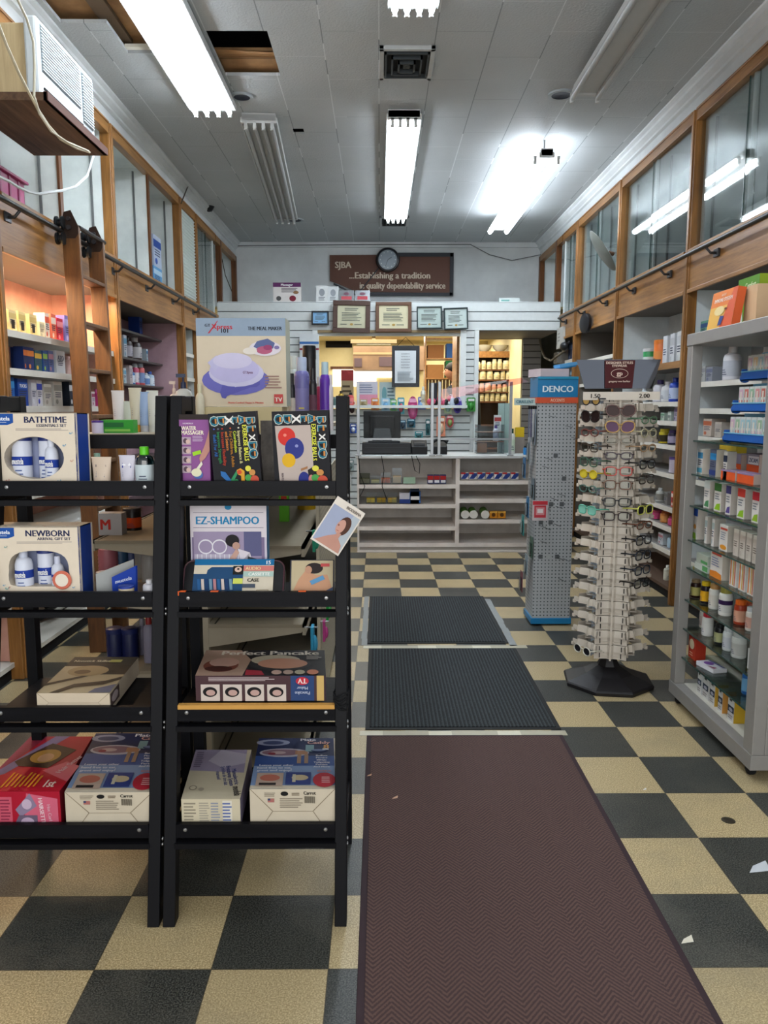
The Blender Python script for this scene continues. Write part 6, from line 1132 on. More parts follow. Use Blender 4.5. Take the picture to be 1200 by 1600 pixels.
# goods on the aisle-away side of the gondola, visible between the racks
def LG(px_, py_, z): return PZ(px_, py_, z)
carton('carton', 'white carton with red lettering on the gondola behind the left rack', 'box', (xfor(172, 2.96, 1.0), 2.96, .958), (.09, .06, .085), base='#a8a4a4', front=[('T', 'M', .3, .5, .5, .4, ink('#b03028'))])
bottle('bottle', 'dark bottle with orange label on the gondola behind left rack', 'bottle', (xfor(207, 3.1, 1.0), 3.1, .958), .035, .09, '#1c1818', '#2a2424', '#c84a1c', kind='canister')
for i, (px_, r_, h_, c_, cp, l) in enumerate(((170, .04, .125, '#9a5a64', '#8a4a54', 'ribbed pink tub on the gondola shelf behind the left rack'), (190, .03, .125, '#2a4a68', '#2a4a68', 'teal-blue tub behind the ribbed pink tub'), (206, .034, .125, '#34406a', '#2c3860', 'navy tub on the gondola shelf behind the left rack'))):
    b = B(); pr = [(0, 0), (r_, 0)]+[(r_*(1+.05*(k % 2)), h_*(.25+.06*k)) for k in range(11)]+[(r_*.95, h_), (0, h_)]; b.lathe(pr, M(c_, .35, kind='plastic'), (0, 0, 0), 18); b.obj('ribbed_tub', label=l, cat='tub', loc=(xfor(px_, 3.15+.03*i, .8), 3.15+.03*i, .745))
bottle('jar', 'small white and maroon jar before the ribbed pink tub', 'jar', (xfor(161, 3.0, .78), 3.0, .745), .025, .06, '#5a1f3a', '#b8b0b0', '#a8a0a0', kind='canister')
bottle('bottle', 'grey lotion bottle, left of two on the gondola behind left rack', 'bottle', (xfor(222, 3.15, .82), 3.15, .745), .03, .19, '#8a8680', '#8a8680', kind='round'); bottle('bottle', 'grey lotion bottle, right of two on the gondola behind left rack', 'bottle', (xfor(235, 3.02, .82), 3.02, .745), .035, .18, '#989490', '#989490', kind='round')
for px_, yy, r_, h_, c_, cp, l in ((180, 3.0, .033, .125, '#141c4a', '#1a2458', 'dark blue capped tub, left of two low behind the left rack'), (204, 3.0, .033, .125, '#141c4a', '#1a2458', 'dark blue capped tub, right of two low behind the left rack'), (223, 3.05, .022, .15, '#7a7688', '#8a8690', 'greyish bottle low behind the left rack'), (234, 2.95, .024, .19, '#8a8698', '#8a2424', 'lilac bottle with red cap low behind the left rack')):
    bottle('bottle', l, 'bottle', (xfor(px_, yy, .5), yy, .45), r_, h_, c_, cp, kind='canister' if h_ < .13 else 'round')

# ================================================================= EYEWEAR TOWER
EX, EY = 1.215, 3.93; TR = -0.24
tw = empty('eyewear_tower', 'white rotating eyewear display tower on a black octagonal base', 'display stand', (EX, EY, 0), (0, 0, TR))
PLB = M('#1b191b', .45, kind='plastic'); IV = M('#c4baac', .4, kind='plastic'); IVL = M('#a7b4c0', .4, kind='plastic')
b = B(); n = 8
def octo(r, z): return [(r*math.cos(PI/8+i*PI/4+.1), r*math.sin(PI/8+i*PI/4+.1), z) for i in range(8)]
rings = [octo(.236, 0), octo(.24, .018), octo(.232, .026), octo(.13, .062), octo(.06, .10), octo(.042, .135), octo(.038, .16)]
vs = [p_ for q in rings for p_ in q]; fs = [tuple(range(8))[::-1]]+[(i*8+k, i*8+(k+1) % 8, (i+1)*8+(k+1) % 8, (i+1)*8+k) for i in range(6) for k in range(8)]+[tuple(48+k for k in range(8))]
b.add(vs, fs, PLB); b.obj('base', tw, bevel=.002)
B().tube([(0, 0, .12), (0, 0, 1.56)], .014, M('#8f9294', .3, .7, kind='metal'), 12).obj('pole', tw)
def strip(b, ang, rad, w, z, m, th=.036, slots=True, lug=False):
    R_ = Matrix.Rotation(ang, 4, 'Z'); n_ = 10; vs = []; fs = []; old = b.X; b.X = R_
    for i in range(n_+1):
        t = -1+2*i/n_; x = t*w/2; y = -rad+.018*(1-t*t)-(.012 if abs(t) < .12 else 0)
        for zz_ in (z, z+th): 
            for dy in (0, .004): vs.append((x, y+dy+(.006 if zz_ > z else 0), zz_))
    for i in range(n_):
        a = i*4; c = a+4; fs += [(a, c, c+2, a+2), (a+1, a+3, c+3, c+1), (a, a+1, c+1, c), (a+2, c+2, c+3, a+3)]
    b.add(vs, fs, m, True); b.box(-.005, .005, -rad+.004, -rad+.0, z-.006, z+th, m)
    if slots:
        for sx in (-.33, .33): x = sx*w; y = -rad+.018*(1-(2*sx)**2); b.box(x-.0022, x+.0022, y-.002, y+.004, z+.006, z+th-.006, DARK)
    if lug:
        for s in (1 if ang > 0 else -1,): x = s*w/2; b.box(min(x, x+s*.035), max(x, x+s*.035), -rad+.0, -rad+.006, z+.006, z+th-.006, m); b.box(min(x+s*.028, x+s*.042), max(x+s*.028, x+s*.042), -rad-.004, -rad+.01, z-.004, z+.012, m)
    b.X = old
zt = 1.50; k = 0; z = .163
tiers = []
while z < 1.50:
    tiers.append(z); z += .0385
for k, z in enumerate(tiers):
    b = B()
    if k % 2:
        for a in (0, math.radians(52), math.radians(-52), math.radians(128), math.radians(-128), PI): strip(b, a, .135 if a == 0 or a == PI else .152, .165 if a in (0, PI) else .15, z, IV, slots=abs(a) < .1, lug=abs(abs(a)-math.radians(52)) < .01)
    else:
        for a in (0, PI): strip(b, a, .126, .16, z, IV)
        for a in (math.radians(60), math.radians(-60)): strip(b, a, .108, .09, z, IVL if a < 0 else IV, slots=False)
    b.box(-.08, .08, -.115, .115, z+.012, z+.015, IV); b.box(-.125, .125, -.06, .0, z+.012, z+.015, IV)
    b.obj('display_strip', tw)
b = B(); b.box(-.07, -.066, -.02, .02, .16, 1.52, IVL); b.box(.066, .07, -.02, .02, .16, 1.52, IVL); b.obj('core_frame', tw)
# price stickers on top strip
yb_ = -.142
b = B(); b.art((-.15, -.150, 1.49), (.3, 0, 0), (0, 0, .035), [('T', '1.50', .10, .5, .6, .16, ink('#2a2420')), ('T', '2.00', .86, .5, .6, .16, ink('#2a2420'))]); 
for i in range(1): b.box(-.18, .18, -.149, -.144, 1.487, 1.527, IV)
b.obj('strength_label_strip', tw)
# mirrored header sign
sgz0, sgz1 = 1.553, 1.690
sg2 = empty('mirror_header', 'trapezoid mirror sign with maroon DESIGNER STYLES EYEWEAR panel on the tower', 'sign', (EX-.01, EY, 1.545), (0, 0, -.10))
MIR = MC.get('mir') or (lambda m_: m_)(newmat('mirror')[0]); 
pmir = MIR.node_tree.nodes['Principled BSDF']; pmir.inputs['Metallic'].default_value = 1; pmir.inputs['Roughness'].default_value = .05; pmir.inputs['Base Color'].default_value = (.11, .11, .12, 1)  # tint darkened to stand in for dark shop reflections
b = B(); b.prism([(-.165, 0), (.165, 0), (.208, .145), (-.208, .145)], (0, -.02, 0), (1, 0, 0), (0, .02/.145, 1), -.006, MIR); b.obj('mirror_panel', sg2)
b = B(); b.box(-.02, .02, -.02, .0, -.03, .02, PLB); b.obj('bracket', sg2)
b = B(); u0 = Vector((-.068, -.0275, .003)); b.prism([(0, 0), (.135, 0), (.148, .138), (-.002, .138)], u0, (1, 0, 0), (0, .14, 1), -.0005, pm('#441518')); CRs = ink('#d0b8a8')
b.art(u0+Vector((0, -.002, 0)), (.142, 0, 0), (0, .019, .138), [('T', 'DESIGNER STYLES', .5, .91, .09, .92, CRs), ('T', 'EYEWEAR', .5, .80, .085, .5, CRs), ('E', .5, .52, .30, .17, CRs), ('E', .5, .52, .285, .155, pm('#441518')), ('T', 'gp', .5, .53, .16, .24, CRs), ('T', 'gregory von barker', .5, .24, .07, .86, CRs)], lift=.0004); b.obj('printed_panel', sg2)
# eyeglasses
def rim(shape, cx, s):
    w, h = (.025, .019) if shape != 'aviator' else (.029, .025)
    pts = []
    for i in range(18):
        t = 2*PI*i/18; c_, s_ = math.cos(t), math.sin(t); e = {'rect': 3.6, 'round': 2.0, 'oval': 2.3, 'aviator': 2.4}[shape]
        q = (abs(c_)**e+abs(s_)**e)**(-1/e); x = q*c_*w; z = q*s_*h*(.8 if shape == 'oval' else 1)
        if shape == 'aviator': x += .004*(-s_)*(1 if cx > 0 else -1)*-1; z -= .002
        pts.append((cx+x, 0, z))
    return pts
GP = {}
def eyeglasses(shape, fc, lc, thick=.0029, metal=0):
    key = (shape, fc, lc)
    if key in GP: return GP[key], False
    r = bpy.data.objects.new('eyeglasses' if lc == 'clear' else 'sunglasses', None); COL.objects.link(r); m = M(fc, .25, metal, kind='frame')
    b = B()
    for cx in (-.033, .033): p_ = rim(shape, cx, 1); b.tube(p_+[p_[0]], thick, m, 6, cap=False)
    b.tube([(-.010, 0, .006), (-.004, -.003, .009), (.004, -.003, .009), (.010, 0, .006)], thick, m, 6); b.obj('frame', r)
    lm = glassm('lens_clear', '#fafcfc', 1.4, .12, 0) if lc == 'clear' else M(lc, .3, 0, kind='lens')
    for cx in (-.033, .033): b = B(); p_ = rim(shape, cx, 1); b.add([(x, .0006, z) for x, y, z in p_], [tuple(range(18))], lm); b.add([(x, .0018, z) for x, y, z in p_], [tuple(range(18))[::-1]], lm); b.obj('lens', r)
    for s in (-1, 1): b = B(); b.tube([(s*.058, 0, .008), (s*.064, .008, .008), (s*.066, .045, .008), (s*.060, .075, .004), (s*.055, .085, -.012)], thick*1.1, m, 6); b.obj('temple', r)
    GP[key] = r; return r, True
def place_g(pxc, pyc, face, shape, fc, lc, label, rad=.152, scale=1.0, roll=0):
    ang = {'F': 0, 'R': math.radians(52), 'L': math.radians(-52)}[face]
    z = PY(pxc, pyc, EY-.14 if face == 'F' else EY-.08).z
    ang += TR
    base = Vector((math.sin(ang)*rad, -math.cos(ang)*rad, 0)); P_ = Vector((EX, EY, 0))+base; P_.z = z
    r, new = eyeglasses(shape, fc, lc)
    if not new: r = dup(r)
    r.location = P_; r.rotation_euler = (0, roll, ang); r.scale = (scale,)*3; r['label'] = label; r['category'] = 'glasses'; r['group'] = 'glasses on the display tower'; return r
GL = [
 (958, 641, 'F', 'aviator', '#5a3a34', '#3a2624', 'brown gradient sunglasses, highest pair on the tower front'), (958, 666, 'F', 'aviator', '#b08a4a', '#5a3a58', 'gold aviators with violet mirror lenses on the tower front'),
 (957, 689, 'F', 'oval', '#8a8070', 'clear', 'thin pale metal glasses below the violet aviators'), (956, 712, 'F', 'oval', '#3a2e38', 'clear', 'dark oval glasses, second clear pair on the tower front'),
 (953, 736, 'F', 'rect', '#b8443a', 'clear', 'red framed glasses on the tower front'), (952, 757, 'F', 'rect', '#6a4a38', 'clear', 'thin brown glasses under the red framed pair'),
 (953, 784, 'F', 'rect', '#14141a', 'clear', 'black rectangular glasses, upper of two bold pairs on front'), (952, 806, 'F', 'rect', '#2c1c1c', 'clear', 'dark brown rectangular glasses, lowest pair on the tower front'),
 (910, 626, 'L', 'round', '#2a2c34', '#a8884a', 'dark glasses with yellowish mirror lenses, top left of tower'), (907, 650, 'L', 'aviator', '#231c1c', '#241a1a', 'black oval sunglasses on the left wing of the tower'),
 (905, 676, 'L', 'oval', '#6a3a34', 'clear', 'thin brown glasses on the left wing below the black sunglasses'), (905, 699, 'L', 'rect', '#4a4038', 'clear', 'slim dark glasses on the left wing, middle height'),
 (902, 722, 'L', 'rect', '#3a5a4a', 'clear', 'greenish glasses on the left wing above the yellow pair'), (898, 741, 'L', 'round', '#b8a020', '#c8b83a', 'yellow sunglasses on the left wing of the tower'), (900, 764, 'L', 'oval', '#4a6a60', 'clear', 'grey-green glasses on the left wing, below the yellow pair'),
 (898, 797, 'L', 'rect', '#5aa890', '#7ab8a8', 'mint green glasses, lowest on the left wing'),
 (1001, 656, 'R', 'oval', '#5a7a60', 'clear', 'green metal glasses, top of the right wing'), (998, 676, 'R', 'round', '#b8b090', 'clear', 'pale gold glasses on the right wing'), (1002, 699, 'R', 'oval', '#a88a6a', 'clear', 'tan glasses on the right wing'),
 (999, 724, 'R', 'rect', '#1c1c20', 'clear', 'black glasses, uppermost black pair on the right wing'), (1000, 747, 'R', 'rect', '#3a3430', 'clear', 'dark glasses with pale temple on the right wing'), (1000, 794, 'R', 'rect', '#c8c860', '#1c1c20', 'yellow framed sunglasses with dark lenses on the right wing'),
 (1000, 818, 'R', 'oval', '#6a4434', 'clear', 'brown glasses under the yellow sunglasses'), (1000, 841, 'R', 'rect', '#24262c', 'clear', 'black glasses, second below the yellow sunglasses'), (1000, 864, 'R', 'rect', '#1f2630', 'clear', 'dark navy glasses, third below the yellow sunglasses'), (1001, 887, 'R', 'rect', '#1a2230', 'clear', 'dark blue glasses, fourth below the yellow sunglasses'),
 (1001, 907, 'R', 'rect', '#1c1a1c', 'clear', 'black half-tilted glasses, lowest on the right wing'), (911, 1016, 'L', 'round', '#c0bcae', '#1c1c22', 'white framed sunglasses hanging at the bottom left of the tower')]
for a in GL: place_g(*a, rad=.172 if a[2] == 'F' else .178, scale=1.1)
# ================================================================= BLUE / GREY SPINNER RACK
SX0, SX1, SY0, SY1 = 1.022, 1.272, 5.0, 5.25
sp = empty('tool_spinner', 'grey pegboard spinner rack with blue DENCO header', 'display stand', ((SX0+SX1)/2, (SY0+SY1)/2, 0)); hw = .125
PGX = peg_mat('grey_pegboard_x', '#a2a6a8', '#3a4043', .0235, .0045, 'X'); PGY = peg_mat('grey_pegboard_y', '#a2a6a8', '#3a4043', .0235, .0045, 'Y'); BLT = M('#1374a6', .4, kind='plastic')
b = B(); b.box(-hw, hw, -hw, -hw+.004, .05, 1.48, PGX); b.box(-hw, hw, hw-.004, hw, .05, 1.48, PGX); b.obj('pegboard', sp)
b = B(); b.box(-hw, -hw+.004, -hw+.004, hw-.004, .05, 1.48, PGY); b.box(hw-.004, hw, -hw+.004, hw-.004, .05, 1.48, PGY); b.obj('side_pegboard', sp)
b = B(); b.prism([(-hw-.01, -hw-.01), (hw+.01, -hw-.01), (hw+.04, hw+.02), (-hw-.01, hw+.01)], (0, 0, .012), (1, 0, 0), (0, 1, 0), .04, BLT); b.lathe([(.1, 0), (.1, .012)], PLB, (0, 0, 0), 20); b.obj('base_tray', sp, bevel=.003)
b = B(); b.box(-hw-.004, hw+.006, -hw-.006, hw, 1.515, 1.645, BLT); b.box(-hw-.004, hw+.006, -hw-.012, -hw-.004, 1.63, 1.647, M('#1a86a8', .4, kind='plastic')); b.art((-hw-.004, -hw-.0065, 1.515), (2*hw+.01, 0, 0), (0, 0, .12), [('T', 'DENCO', .5, .45, .34, .84, ink('#e0ecf0'))], lift=.0015); b.obj('header_bin', sp, bevel=.002)
b = B(); b.box(-hw-.008, hw+.006, -hw-.01, hw, 1.478, 1.515, M('#c8502c', .4, kind='plastic')); b.art((-hw-.008, -hw-.0105, 1.477), (2*hw+.014, 0, 0), (0, 0, .04), [('T', 'ACCENTS', .5, .5, .5, .34, ink('#e8b8a0'))]); b.obj('orange_strip', sp)
b = B()
for i in range(18):
    x = random.uniform(-.1, .1); z = random.uniform(.3, 1.45)
    b = B(); b.tube([(x, -hw, z), (x, -hw-.02, z+.002), (x+.03, -hw-.06, z-.008), (x+.032, -hw-.062, z+.002)], .0016, DSTEEL, 5); b.obj('peg_hook', sp)
for i, (x, z) in enumerate(((-.08, .47), (-.03, .468), (.03, .47), (-.09, .83), (-.02, .82), (.05, .82), (.06, .99), (.0, 1.14), (-.085, .70), (-.02, .70))):
    b = B(); b.box(x-.014, x+.014, -hw-.0012, -hw-.0002, z-.014, z+.014, M('#555a5c' if i != 1 else '#a8acac', .4)); b.obj('price_plate', sp)
carton('leaflet', 'pale pink leaflet lying on the blue spinner header', 'paper', (1.13, 5.02, 1.648), (.20, .18, .05), base='#c8bcc0', rotz=.25, top=[('P', [(.5, 0), (1, 0), (1, 1)], pm('#6aa8d0'))])
b = B(); b.box(-.09, .09, 0, .12, 0, .008, pm('#2a86c0')); b.box(-.02, .1, -.005, .11, .008, .03, pm('#5a9ac8')); b.obj('blue_folder', label='blue folder on the pink leaflet above the spinner', cat='paper', loc=(1.19, 5.05, 1.70), rot=(0, -.16, .15))
r = carton('hanging_pack', 'red and clear blister pack hanging on the grey spinner front', 'hanging pack', (xfor(843, 4.855, .78), 4.84, .735), (.098, .012, .13), base='#b8aeb0', front=[('R', .02, .78, .98, .97, pm('#b8303c')), ('R', .12, .15, .88, .75, pm('#b83844')), ('R', .22, .28, .78, .66, pm('#c8888c')), ('R', .32, .38, .68, .58, pm('#dcd4d4'))])
carton('price_card', 'cream price card at the upper right of the grey spinner', 'card', (1.268, 4.868, 1.37), (.035, .004, .035), base='#cfc8b8', front=[('R', .3, .3, .7, .7, ink('#6a4a3a'))])
# side packs (left face of spinner)
rnd = random.Random(5)
SP = [('#7a8894', '#a8b0b4', 'clear long tool pack, upper left of spinner'), ('#8a949a', '#b0b8bc', 'grey tool pack beside the spinner top'), ('#3a6a94', '#a8b4c0', 'blue carded pack on the spinner side, upper middle'), ('#6a7a84', '#98a8b0', 'grey-blue pack on the spinner side, middle'), ('#2a6a9a', '#c0ccd4', 'blue and clear pack on the spinner side, middle right'), ('#3a8a8a', '#b0c8c4', 'teal pack on the spinner side, lower middle'), ('#4a6a5a', '#a0b8ac', 'green-grey pack on the spinner side, lower'), ('#8a9aa4', '#c0c8cc', 'silver pack low on the spinner side'), ('#7a4a54', '#a8a0a4', 'maroon edged pack lowest on the spinner side')]
for i, (c1, c2, l) in enumerate(SP):
    z = 1.31-.13*i; y = SY0+.03+.06*(i % 3); h_ = .20 if i < 2 else .14
    b = B(); b.box(-.004, 0, -.04, .04, -h_/2, h_/2, pm(c1)); b.box(-.02, -.004, -.03, .03, -h_*.4, h_*.2, BAGP); b.tube([(-.012, 0, -h_*.35), (-.012, 0, h_*.15)], .006, M(c2, .25, .5, kind='metal'), 6)
    o = b.obj('hanging_pack', label=l, cat='hanging pack', loc=(SX0-.012-.018*(i % 3), y, z), group='tool packs on the spinner side'); B().tube([(.02, 0, h_*.47), (-.03, 0, h_*.47)], .0025, STEEL, 5).obj('peg', o)
for i in range(4):
    b = B(); b.box(-.003, .003, -.008, .008, -.20, 0, M(('#5a6274', '#4a4a70', '#b8bcc0', '#6a7884')[i], .3, .3, kind='metal')); b.box(-.005, .005, -.009, .009, -.02, .0, DARK); b.obj('nail_file', label='long slim nail tool hanging left of the spinner, %s from the left' % ORD[i], cat='tool', loc=(SX0-.055+.014*i, SY0+.0, 1.46), group='long nail tools on the spinner')
b = B(); b.box(-.07, .07, 0, .004, 0, .045, pm('#b4c8c4')); b.art((-.07, -.0005, 0), (.14, 0, 0), (0, 0, .045), [('T', 'CIRRELENT', .5, .5, .45, .8, ink('#3a6a78'))]); b.obj('shelf_sign', label='pale sign reading CIRRELENT left of the spinner', cat='sign', loc=(xfor(818, 5.1, 1.48), 5.05, 1.465))
# ================================================================= ALUMINIUM DISPLAY CASE (right)
AX, AX2, AY0, AY1, AZ = 1.45, 1.86, 2.83, 3.68, 1.79
al = empty('display_case', 'tall open aluminium display case with glass shelves on castors', 'display case', (0, 0, 0))
b = B()
for X in (AX, AX2-.05):
    for Y, t in ((AY0, .075), (AY1-.06, .06)): b.box(X, X+.05, Y, Y+t, .106, AZ-.055, ALU)
b.box(AX+.05, AX+.11, AY0, AY0+.03, .106, AZ-.055, ALU)
b.obj('corner_post', al, bevel=.003)
b = B(); b.box(AX-.004, AX2, AY0, AY1, AZ-.055, AZ, ALU); b.obj('top_panel', al, bevel=.003)
b = B(); b.box(AX-.004, AX2+.002, AY0-.002, AY1+.002, .045, .106, ALU); b.box(AX+.045, AX2-.03, AY0+.07, AY1-.06, .106, .108, M('#c2beb2', .5)); b.obj('bottom_panel', al, bevel=.003)
b = B(); b.box(AX2-.008, AX2-.002, AY0+.075, AY1-.06, .11, AZ-.06, GLASS); b.obj('rear_glass', al)
for z in (1.298, 1.14, .99, .825, .69, .532, .387, .243):
    b = B(); b.box(AX+.03, AX2-.02, AY0+.03, AY1-.035, z-.006, z, SHELFG); b.box(AX+.0265, AX+.0298, AY0+.03, AY1-.035, z-.0065, z+.0005, GEDGE)
    b.obj('glass_shelf', al)
for X in (AX+.03, AX2-.05):
    for Y in (AY0+.06, AY1-.05):
        b = B(); b.lathe([(0, -.014), (.02, -.014), (.024, -.008), (.024, .008), (.02, .014), (0, .014)], DARK, (X, Y, .024), 16, axis='X'); b.box(X-.02, X+.02, Y-.01, Y+.03, .03, .046, PLB); b.obj('castor', al)
FX = AX+.065
def aside(px, z, X=None): return yfor(px, X or FX, z)
def abox(px0, px1, z, h, base, ops, label, d=.07, side=None, X=None, n='carton', grp=None, top=None):
    X = X or FX; ya, yb = yfor(px0, X, z+h/2), yfor(px1, X, z+h/2); return carton(n, label, 'box', (X, (ya+yb)/2, z), (abs(ya-yb)*.96, d, h), rotz=-PI/2, base=base, front=ops, side=side, group=grp, topc=top)
wt = '#d8d4ce'
# shelf 1.14
abox(1090, 1098, 1.14, .118, wt, small_art('#4a98c8', band2='#5aa8c0'), 'white and light blue carton, leftmost on the second glass shelf', side='#cfc4b8', d=.045)
abox(1109, 1119, 1.14, .122, '#5a6074', small_art('#2a88c8', band2='#2a3a78'), 'blue and grey carton, second on the second glass shelf', side='#c8bfae', d=.045)
abox(1130, 1136, 1.14, .12, '#c8c4bc', small_art('#2a3448'), 'grey carton with dark strip behind the orange boxes', side='#a8a49c', d=.04)
OR_ = '#d8582a'
for i, (p0, p1, x, z, h, l) in enumerate(((1126, 1149, 0, 1.14, .042, 'flat orange carton, left of two at the front of the second glass shelf'), (1151, 1178, 0, 1.14, .042, 'flat orange carton, right of two at the front of the second glass shelf'), (1143, 1158, .08, 1.14, .105, 'upright orange and grey cold remedy box behind the flat orange ones'), (1166, 1186, .075, 1.14, .115, 'upright orange box lettered ZICAM on the second glass shelf'))):
    abox(p0, p1, z, h, OR_, [('R', 0, .82, 1, 1, pm('#8a7a9c'))] if i < 2 else [('R', 0, .6, 1, 1, pm('#8a8a98')), ('R', .15, .62, .98, .92, pm('#d8d8dc')), ('T', 'ZICAM', .55, .77, .16, .7, ink('#2a3c6a'))] if i == 3 else [('R', 0, .6, 1, 1, pm('#9088a0')), ('E', .5, .3, .2, .15, pm('#e8a888'))], l, X=FX+x, d=.06, side='#c8b0a4', top='#9c88a8')
abox(1123, 1150, 1.14, .155, '#c8a82c', [('E', .4, .5, .15, .2, pm('#8a4a2a'))], 'yellow carton at the back of the second glass shelf', X=FX+.16, d=.05)
# shelf .99
for p0, p1, c1, c2, l in ((1100, 1109, '#c8ccc8', '#4a8a5a', 'white and green slim carton, leftmost on the third glass shelf'), (1116, 1127, '#3a6a34', '#8ab82a', 'white carton with dark green top on the third glass shelf'), (1134, 1142, '#3a3468', '#5a4a8a', 'white carton with purple top on the third glass shelf'), (1152, 1164, '#c03a30', '#8ab82a', 'white carton with red top and green leaf on the third glass shelf'), (1175, 1186, '#b02834', '#8ab02a', 'white carton with crimson top, nearest on the third glass shelf')):
    abox(p0, p1, .99, .125, wt, [('R', 0, .72, 1, 1, pm(c1)), ('P', [(.1, .05), (.9, .05), (.9, .3), (.4, .25)], pm(c2)), ('L', .15, .4, .85, .66, 3, ink('#7a8088'))], l, side='#c0b6ac', d=.045)
# shelf .825
abox(1079, 1090, .825, .15, wt, [('R', 0, .74, 1, 1, pm('#1f4aa0')), ('P', [(.1, 0), (.9, .0), (.8, .2), (.4, .2)], pm('#8ab82a')), ('E', .7, .4, .2, .08, pm('#d89a4a'))], 'white carton with blue top, leftmost on the fourth glass shelf', side='#c8beb4', d=.045)
for i in range(2): abox(1101+11*i, 1105+11*i, .825, .125, wt, small_art('#a8b8b8'), 'pale carton with faint text, %s of two on the fourth glass shelf' % ('left', 'right')[i], side='#bdb4aa', d=.05)
b = None
abox(1124, 1137, .825, .115, wt, [('R', .1, .80, .95, .88, pm('#c85040')), ('L', .15, .4, .8, .74, 4, ink('#8a94a0')), ('E', .55, .14, .4, .09, pm('#d8902a'))], 'white carton with orange oval in front of the row of identical cartons', side='#bfb6aa', d=.05)
for i in range(4): abox(1146+10*i, 1154+10*i, .825, .115, '#c4bcb0', small_art('#b8aea2', ink='#6a6058'), 'plain cream carton in the tight row on the fourth glass shelf', side='#b8aea2', d=.05, grp='row of cream cartons')
# shelf .69
abox(1085, 1106, .69, .03, '#c4ccc4', [('R', .6, .1, 1, .9, pm('#5aa060'))], 'flat white and green packet at the left of the fifth glass shelf', d=.10, top='#c8ccc4')
abox(1088, 1106, .722, .045, '#b8c0b4', [('R', .4, .1, 1, .4, pm('#5aa060'))], 'white and green carton lying on a flat packet, fifth glass shelf', d=.09, top='#c0c4b8')
abox(1110, 1129, .69, .125, wt, [('R', .1, .82, .9, .90, pm('#c85040')), ('L', .1, .4, .85, .75, 4, ink('#8088a8')), ('P', [(0, 0), (1, 0), (.95, .2), (.5, .25), (0, .2)], pm('#d8802a'))], 'big white carton with orange swoosh on the fifth glass shelf', side='#cabfb2', d=.12)
for i in range(3): abox(1140+14*i, 1151+14*i, .69, .12, wt, [('R', .1, .05, .25, .95, pm('#d8782a')), ('R', .5, .05, .62, .95, pm('#d8a82a')), ('R', .75, .05, .85, .95, pm('#d8602a'))], 'white carton with orange stripes, %s of three on the fifth glass shelf' % ('left', 'middle', 'right')[i], d=.10)
abox(1181, 1188, .61+.08, .10, wt, [('R', .1, .6, .9, .9, pm('#c84a5a')), ('R', .2, .05, .9, .12, pm('#c84a4a'))], 'slim white and red carton at the near end of the fifth glass shelf', d=.03, X=AX+.04)
# bottles
def abot(px, z, r_, h_, body, cap, lab, l, kind='jar', X=None, **k): X = X or FX+.03; return bottle('pill_bottle', l, 'bottle', (X, yfor(px, X, z+h_/2), z), r_, h_, body, cap, lab, kind=kind, rotz=-PI/2, **k)
abot(1087, .532, .024, .09, '#2c1712', '#8a7454', '#b8b06a', 'brown supplement bottle with tan cap, leftmost vitamin on the glass')
abot(1103, .532, .024, .105, '#1c1620', '#d8b820', '#d8a020', 'dark bottle with yellow cap on the sixth glass shelf')
abot(1117, .532, .026, .115, '#d4d2cc', '#b88a54', '#cfcac0', 'white vitamin bottle with tan-gold cap, left of two')
abot(1134, .532, .029, .125, '#d8d6d0', '#9a9446', '#c8c8c4', 'white vitamin bottle with olive gold cap and purple label', lab2='#34204a')
abot(1157, .532, .026, .105, '#a03a20', '#d8641c', '#cf9a80', 'amber gummy bottle with orange cap on the sixth glass shelf')
abot(1172, .532, .026, .10, '#a84a2a', '#d8702a', '#d8b0a0', 'second orange capped bottle at the near end', X=FX+.10)
abot(1174, .532, .022, .10, '#d8d0c8', '#c8c8cc', '#d0a090', 'white bottle with pink label at the near end, sixth glass shelf')
abot(1150, .532, .024, .095, '#a8b4b4', '#a8c0c0', None, 'pale bottle behind the amber gummy bottle', X=FX+.13)
abot(1101, .387, .024, .10, '#cfc6be', '#d8b020', '#c8b0a8', 'white bottle with yellow cap behind the red capped one', X=FX+.07)
abot(1106, .387, .026, .11, '#d4d0cc', '#b02030', '#d8d4d0', 'white bottle with red cap on the seventh glass shelf')
abot(1125, .387, .024, .095, '#14161a', '#101214', '#a8a87a', 'black bottle with black cap on the seventh glass shelf')
abot(1139, .387, .026, .105, '#cacccc', '#c4c8cc', '#bcbec4', 'white ribbed cap bottle, left of two on the seventh glass shelf'); abot(1155, .387, .031, .11, '#c4c4bf', '#b4b8b8', '#b4b2ac', 'larger white bottle, right of two on the seventh glass shelf')
abox(1168, 1177, .387, .085, '#d4d4d0', [('E', .5, .55, .2, .2, pm('#44484c'))], 'small white carton at the near end of the seventh glass shelf', d=.03)
abox(1076, 1087, .243, .115, '#b0341c', [('E', .45, .62, .35, .22, pm('#d8c8a8')), ('L', .2, .1, .8, .3, 2, ink('#e8b090')), ('R', 0, .9, 1, 1, pm('#7a1c14'))], 'red and orange carton standing at the left of the eighth glass shelf', side='#a83420', d=.05)
b = B(); b.box(-.065, .065, 0, .07, 0, .018, pm('#d4d0d4')); b.art((-.065, 0, .0182), (.13, 0, 0), (0, .07, 0), [('E', .35, .5, .2, .3, pm('#7a4a9a')), ('R', .05, .8, .95, .95, pm('#5a5a8a')), ('P', [(.6, .1), (.95, .1), (.9, .4)], pm('#a04a6a'))]); b.obj('flat_carton', label='white and purple carton lying flat on the eighth glass shelf', cat='box', loc=(FX+.0, yfor(1111, FX+.03, .25), .243), rot=(0, 0, -PI/2+.2))
r = bottle('mouthwash_bottle', 'blue bottle with yellow cap near the base of the case', 'bottle', (FX+.05, yfor(1168, FX+.05, .3), .243), .022, .12, '#1c5a9c', '#c8a040', '#6a9ac0', kind='round')
